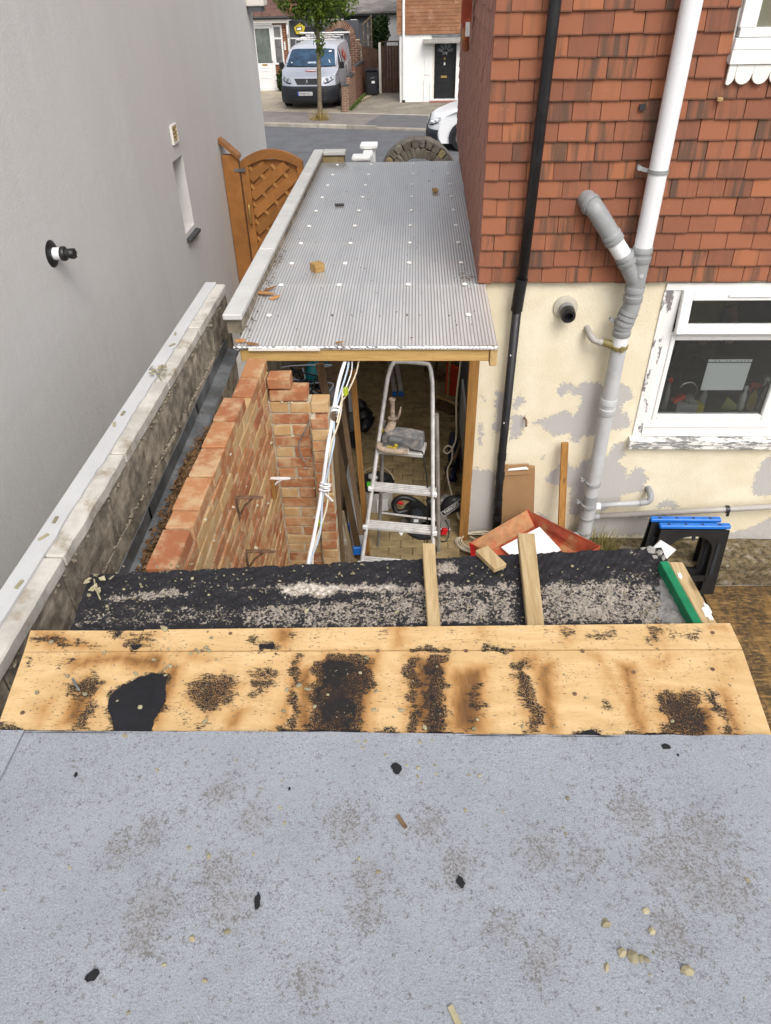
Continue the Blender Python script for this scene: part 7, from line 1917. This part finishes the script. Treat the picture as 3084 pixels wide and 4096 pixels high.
bn = thing('wheelie_bin', 'charcoal wheelie bin with two small white labels standing by the side gate', 'wheelie bin', (-1.64, 31.2, 0))
BX, BY = -1.64, 31.1
MB().box((BX, BY, .42), (.40, .46, .76), taper=1.16).build('body', MT['bin'], bn, bevel=.03)
MB().box((BX, BY - .01, .845), (.50, .56, .07)).build('lid', MT['bin'], bn, bevel=.03)
MB().box((BX, BY - .30, .875), (.34, .05, .03)).build('handle', MT['bin'], bn)
for s in (-1, 1): MB().cyl((BX + s * .19, BY + .22, .11), (BX + s * .25, BY + .22, .11), .1).build('wheel', MT['black'], bn)
MB().bar((BX - .06, BY - .262, .60), (BX + .10, BY - .262, .62), .004, .03, (0, 1, 0)).build('label', MT['logo_white'], bn)
MB().box((BX + .05, BY - .258, .47), (.12, .006, .08)).build('label', MT['logo_white'], bn)

sg = thing('side_gate', 'tall dark brown boarded gate with a pale post beside the white house', 'gate', (-1, 31.6, 0))
for i in range(6):
    a = -1.29 + i * .107
    MB().mm((a, 31.6, .03), (a + .103, 31.625, 1.55)).build('board', MT['fence_brown'], sg)
MB().mm((-1.30, 31.57, 1.66), (-.64, 31.63, 1.70)).build('frame', MT['fence_brown'], sg)
MB().mm((-1.30, 31.57, .03), (-1.27, 31.6, 1.66)).build('frame', MT['fence_brown'], sg); MB().mm((-.67, 31.57, .03), (-.64, 31.6, 1.66)).build('frame', MT['fence_brown'], sg)
MB().mm((-1.40, 31.52, 0), (-1.312, 31.6, 1.66)).build('post', MT['upvc_cream'], sg)
fp = thing('fence_panel', 'brown board fence panel with a sagging top behind the wheelie bin', 'fence', (-1.7, 31.8, 0))
for i in range(6):
    a = -2.03 + i * .108
    MB().mm((a, 31.8, 0), (a + .104, 31.825, 1.53 - .02 * i)).build('board', MT['fence_brown'], fp)
MB().mm((-2.10, 31.74, 0), (-2.035, 31.8, 1.62)).build('post', MT['timber_grey'], fp)
tl = thing('trellis', 'weathered timber trellis frame above the fence', 'trellis', (-1.9, 34, 1.5))
for x, h in ((-2.12, 2.12), (-1.94, 2.22), (-1.80, 2.40)): MB().mm((x, 34, 1.2), (x + .045, 34.05, h)).build('upright', MT['timber_grey'], tl)
MB().bar((-2.14, 34.0, 2.08), (-1.76, 34.0, 2.36), .06, .04, (0, 1, 0)).build('rail', MT['timber_grey'], tl)
for z in (1.5, 1.75): MB().mm((-2.14, 33.99, z), (-1.74, 34.0, z + .03)).build('rail', MT['timber_grey'], tl)

# houses, right
hr = thing('white_house', 'white rendered house with tile hung upper wall and black front door', 'house', (.4, 29.2, 0))
Y = 29.2
MB().mm((-.565, Y, .0), (.58, Y + 6, 2.05)).build('wall', MT['house_white'], hr)
MB().mm((1.40, Y, .0), (6, Y + 6, 2.05)).build('wall', MT['house_white'], hr)
MB().mm((.582, Y + .25, .0), (1.398, Y + 6, 2.05)).build('wall', MT['house_white'], hr)
MB().mm((.582, Y, 1.87), (1.398, Y + .24, 2.05)).build('wall', MT['house_white'], hr)
MB().mm((-.64, Y - .02, 2.055), (6, Y + 6, 4.9)).build('upper_wall', MT['wall_tile'], hr)
wt = MB()
for j in range(12):
    z = 2.045 + j * .102
    for i in range(13):
        x = -.655 + i * .172 - (j % 2) * .08
        if x < -.66: x = -.66
        wt.box((x + .085, Y - .045 + random.uniform(-.003, .003), z + .06), (.168, .016, .125), rot(-5, 0, 0))
wt.build('hung_tiles', MT['wall_tile'], hr, kind='stuff')
MB().tube([(-.425, Y - .09, 4), (-.425, Y - .09, .1)], .045, 10).build('downpipe', MT['upvc'], hr)
MB().cyl((-.425, Y - .09, -.0), (-.425, Y - .09, .1), .05).build('drain_shoe', MT['black'], hr)
MB().prism([(.24, Y, 1.90), (.24, Y - .42, 1.855), (.24, Y - .42, 1.80), (.24, Y, 1.80)], (1.6, 0, 0)).build('canopy', MT['concrete'], hr)
MB().mm((.55, Y - .06, 1.955), (1.9, Y - .002, 2.03)).build('lead_flashing', MT['zinc'], hr)
MB().mm((.30, Y - .02, .85), (.50, Y - .001, 1.76)).build('meter_box', MT['upvc'], hr)
dbk = MB().mm((.645, Y + .14, .10), (1.40, Y + .19, 1.86)).build('door', MT['door_black'], hr)
MB().mm((.582, Y + .05, .03), (.642, Y + .2, 1.868)).build('door_frame', MT['upvc_cream'], hr)
MB().mm((.582, Y - .02, -.02), (1.42, Y + .2, .095)).build('doorstep', MT['upvc'], hr)
MB().mm((.5, Y - .25, -.02), (2.2, Y - .021, .06)).build('brick_step', M('red_brick_step', (.26, .115, .085), .9), hr)
fc = V((1.02, Y + .134, 1.50))
for k in range(5):
    a0, a1 = 180 * k / 5 + 5, 180 * (k + 1) / 5 - 5
    MB().prism([fc + V((math.cos(R(a)) * r, 0, math.sin(R(a)) * r)) for a, r in ((a0, .09), (a1, .09), (a1, .27), ((a0 + a1) / 2, .28), (a0, .27))], (0, .005, 0)).build('fan_pane', M('grey_fanlight', (.11, .115, .12), .1, .2, 3, spec=1) if k == 0 else bpy.data.materials['grey_fanlight'], dbk)
text('lettering', '378', .12, Matrix.Translation((1.0, Y + .136, 1.46)) @ rot(90, 0, 0).to_4x4(), MT['chrome'], dbk)
MB().lathe([(.04, 0), (.03, .03), (.02, .04)], (1.0, Y + .137, 1.31), (0, -1, 0), 12).build('knocker', MT['brass'], dbk)
MB().box((1.0, Y + .132, 1.16), (.05, .02, .08)).build('spyhole_plate', MT['pvc_white'], dbk)
MB().box((.99, Y + .132, .77), (.21, .02, .065)).build('letter_flap', MT['brass'], dbk)
for x0, x1, z0, z1 in ((.70, .96, .18, .66), (1.04, 1.33, .18, .66), (.70, 1.33, .88, 1.40)):
    ring(MB(), x0, x1, z0, z1, .018, Y + .130, Y + .1395).build('panel_moulding', MT['door_black'], dbk)
for x, z in ((.29, .20), (.51, .12)): MB().cyl((x, Y - .03, 0), (x, Y - .03, z + .5), .012).build('pipe', MT['upvc'], hr)
sh = thing('shed', 'low felt roofed shed with dark and white walls behind the fence', 'shed', (-1.8, 36, 0))
MB().mm((-2.75, 36, 0), (-1.25, 38, 2.34)).build('dark_wall', MT['shed_grey'], sh)
for i in range(5): MB().mm((-2.7 + i * .29, 35.98, 1.2), (-2.43 + i * .29, 36, 2.3)).build('board', MT['shed_grey'], sh)
MB().mm((-1.24, 36, 0), (-.5, 38, 2.34)).build('white_wall', MT['house_white'], sh)
MB().prism([(-2.95, 35.8, 2.36), (-.5, 35.8, 2.38), (-.5, 38.5, 2.95), (-2.95, 38.5, 2.93)], (0, 0, .06)).build('roof', M('grey_shed_roof', (.19, .175, .165), .9, .3, 3), sh)
MB().mm((-2.95, 35.76, 2.29), (-.5, 35.81, 2.36)).build('fascia', MT['black'], sh)
pp_ = thing('rendered_post', 'buff and white rendered pier end above the brick arch', 'pier', (-2.4, 33.4, 0))
MB().mm((-2.55, 33.4, 1.2), (-2.30, 33.6, 2.28)).build('pier', MT['upvc_cream'], pp_)
MB().mm((-2.33, 33.3, 1.5), (-2.2, 33.39, 1.78)).build('stub', MT['stone_buff'], pp_)

# ================================================================ VEGETATION
def leaves(name, mat_, parent, blobs, n, size, seed, kind=None, hollow=.55):
    rnd = random.Random(seed); mb = MB()
    tot = sum(b[3] * b[4] * b[5] for b in blobs)
    for b in blobs:
        k = int(n * b[3] * b[4] * b[5] / tot)
        for _ in range(k):
            while True:
                d = V([rnd.uniform(-1, 1) for _ in range(3)])
                if hollow < d.length < 1 and (noise.noise(d * 2.3 + V((b[0], b[1], b[2]))) > -.22): break
            c = V((b[0] + d.x * b[3], b[1] + d.y * b[4], b[2] + d.z * b[5]))
            q = rot(rnd.uniform(-60, 60), rnd.uniform(-60, 60), rnd.uniform(0, 360)); s = size * rnd.uniform(.6, 1.4)
            mb.quad(*[c + q @ V(p) * s for p in ((-1, 0, 0), (0, -.5, .12), (1, 0, 0), (0, .5, .12))])
    return mb.build(name, MT[mat_], parent, kind=kind)
tr = thing('street_tree', 'slim young street tree growing from the pavement in front of the silver van', 'tree', (-3.05, 25.75, 0))
MB().tube(catmull([(-3.06, 25.75, -.02), (-3.04, 25.75, .6), (-3.0, 25.75, 1.5), (-2.97, 25.76, 2.3), (-2.95, 25.78, 3.2), (-2.95, 25.8, 4.2)], 4), [.075] * 4 + [.066] * 5 + [.06] * 5 + [.05] * 4 + [.035] * 3, 10).build('trunk', MT['bark'], tr, smooth=True)
for i, (dx, dy, z0, z1) in enumerate(((-.7, -.1, 2.2, 3.3), (.75, .1, 2.3, 3.4), (-.4, .5, 2.5, 3.6), (.45, -.4, 2.4, 3.5), (-1.0, .2, 2.8, 3.5), (.9, -.2, 2.7, 3.6))):
    MB().tube([(-2.97, 25.76, z0), (-2.97 + dx * .5, 25.76 + dy * .5, z0 + (z1 - z0) * .6), (-2.97 + dx, 25.76 + dy, z1)], [.028, .02, .01], 6).build('limb', MT['bark'], tr, smooth=True)
leaves('crown', 'leaf', tr, [(-3.55, 25.7, 3.15, .55, .6, .48), (-2.5, 25.7, 3.1, .62, .6, .5), (-3.0, 25.6, 2.98, .6, .6, .5), (-3.35, 25.7, 2.8, .35, .4, .28), (-2.65, 25.7, 2.72, .35, .4, .35), (-2.88, 25.6, 2.35, .2, .22, .4), (-3.1, 25.8, 3.7, 1.1, 1, .7), (-3.95, 25.7, 3.15, .3, .4, .22), (-2.0, 25.7, 3.0, .3, .4, .3)], 4600, .062, 5, hollow=.3)
leaves('trunk_shoots', 'leaf', tr, [(-2.90, 25.7, 1.95, .16, .14, .3)], 110, .05, 6, hollow=.1)
wd = MB()
for k in range(260):
    c = V((-3.06 + random.gauss(0, .13), 25.7 + random.gauss(0, .12), 0.03)); h = random.uniform(.06, .34) * (1 if random.random() < .6 else .4)
    a = random.uniform(0, 6.28); d = V((math.cos(a) * .10, math.sin(a) * .10, h)); s = V((-math.sin(a), math.cos(a), 0)) * .010
    wd.quad(c - s, c + s, c + d + s * .3, c + d - s * .3)
tag(wd.build('dead_weeds', MT['straw'], None), 'clump of straw coloured dead weeds round the foot of the street tree', 'weeds')
bu_ = thing('garden_bush', 'dark green bush growing over the fence beside the white shed wall', 'bush', (-1.5, 34.2, 0))
leaves('foliage', 'leaf_dark', bu_, [(-1.48, 34.4, 1.95, .36, .4, .42), (-1.55, 34.3, 1.55, .30, .4, .4), (-1.25, 34.4, 2.15, .2, .3, .22), (-1.38, 34.3, 1.75, .35, .4, .35)], 2600, .06, 8, hollow=.2)
MB().tube([(-1.5, 34.3, 0), (-1.5, 34.3, 1.6)], .04, 6).build('stem', MT['bark'], bu_)
leaves('far_hedge', 'leaf_hedge', None, [(-3.0 + i * .55, 40 + (i % 2) * .5, 2.9 + .12 * (i % 3), .6, .7, .75) for i in range(7)], 5200, .085, 9, kind='stuff', hollow=.35)
tag(MB().mm((-3.4, 40.6, 0), (1.0, 41.2, 3.5)).jitter(.2, 2).build('hedge_mass', MT['leaf_dark'], None), 'dense dark hedge body behind the shed', 'hedge', kind='stuff')
vg = MB()
for k in range(500):
    y = random.uniform(27.4, 31); x = wx(y) + .18 + abs(random.gauss(0, .07)); c = V((x, y, .03)); a = random.uniform(0, 6.28); h = random.uniform(.03, .12)
    d = V((math.cos(a) * .04, math.sin(a) * .04, h)); s = V((-math.sin(a), math.cos(a), 0)) * .009
    vg.quad(c - s, c + s, c + d + s * .3, c + d - s * .3)
vg.build('verge_grass', MT['moss'], None, kind='stuff')
leaves('foliage', 'leaf_dark', thing('door_shrub', 'low green shrub between the white front door and the van', 'shrub', (-5.25, 32.4, 0)), [(-5.25, 32.4, .4, .25, .2, .4)], 300, .06, 3, hollow=.1)
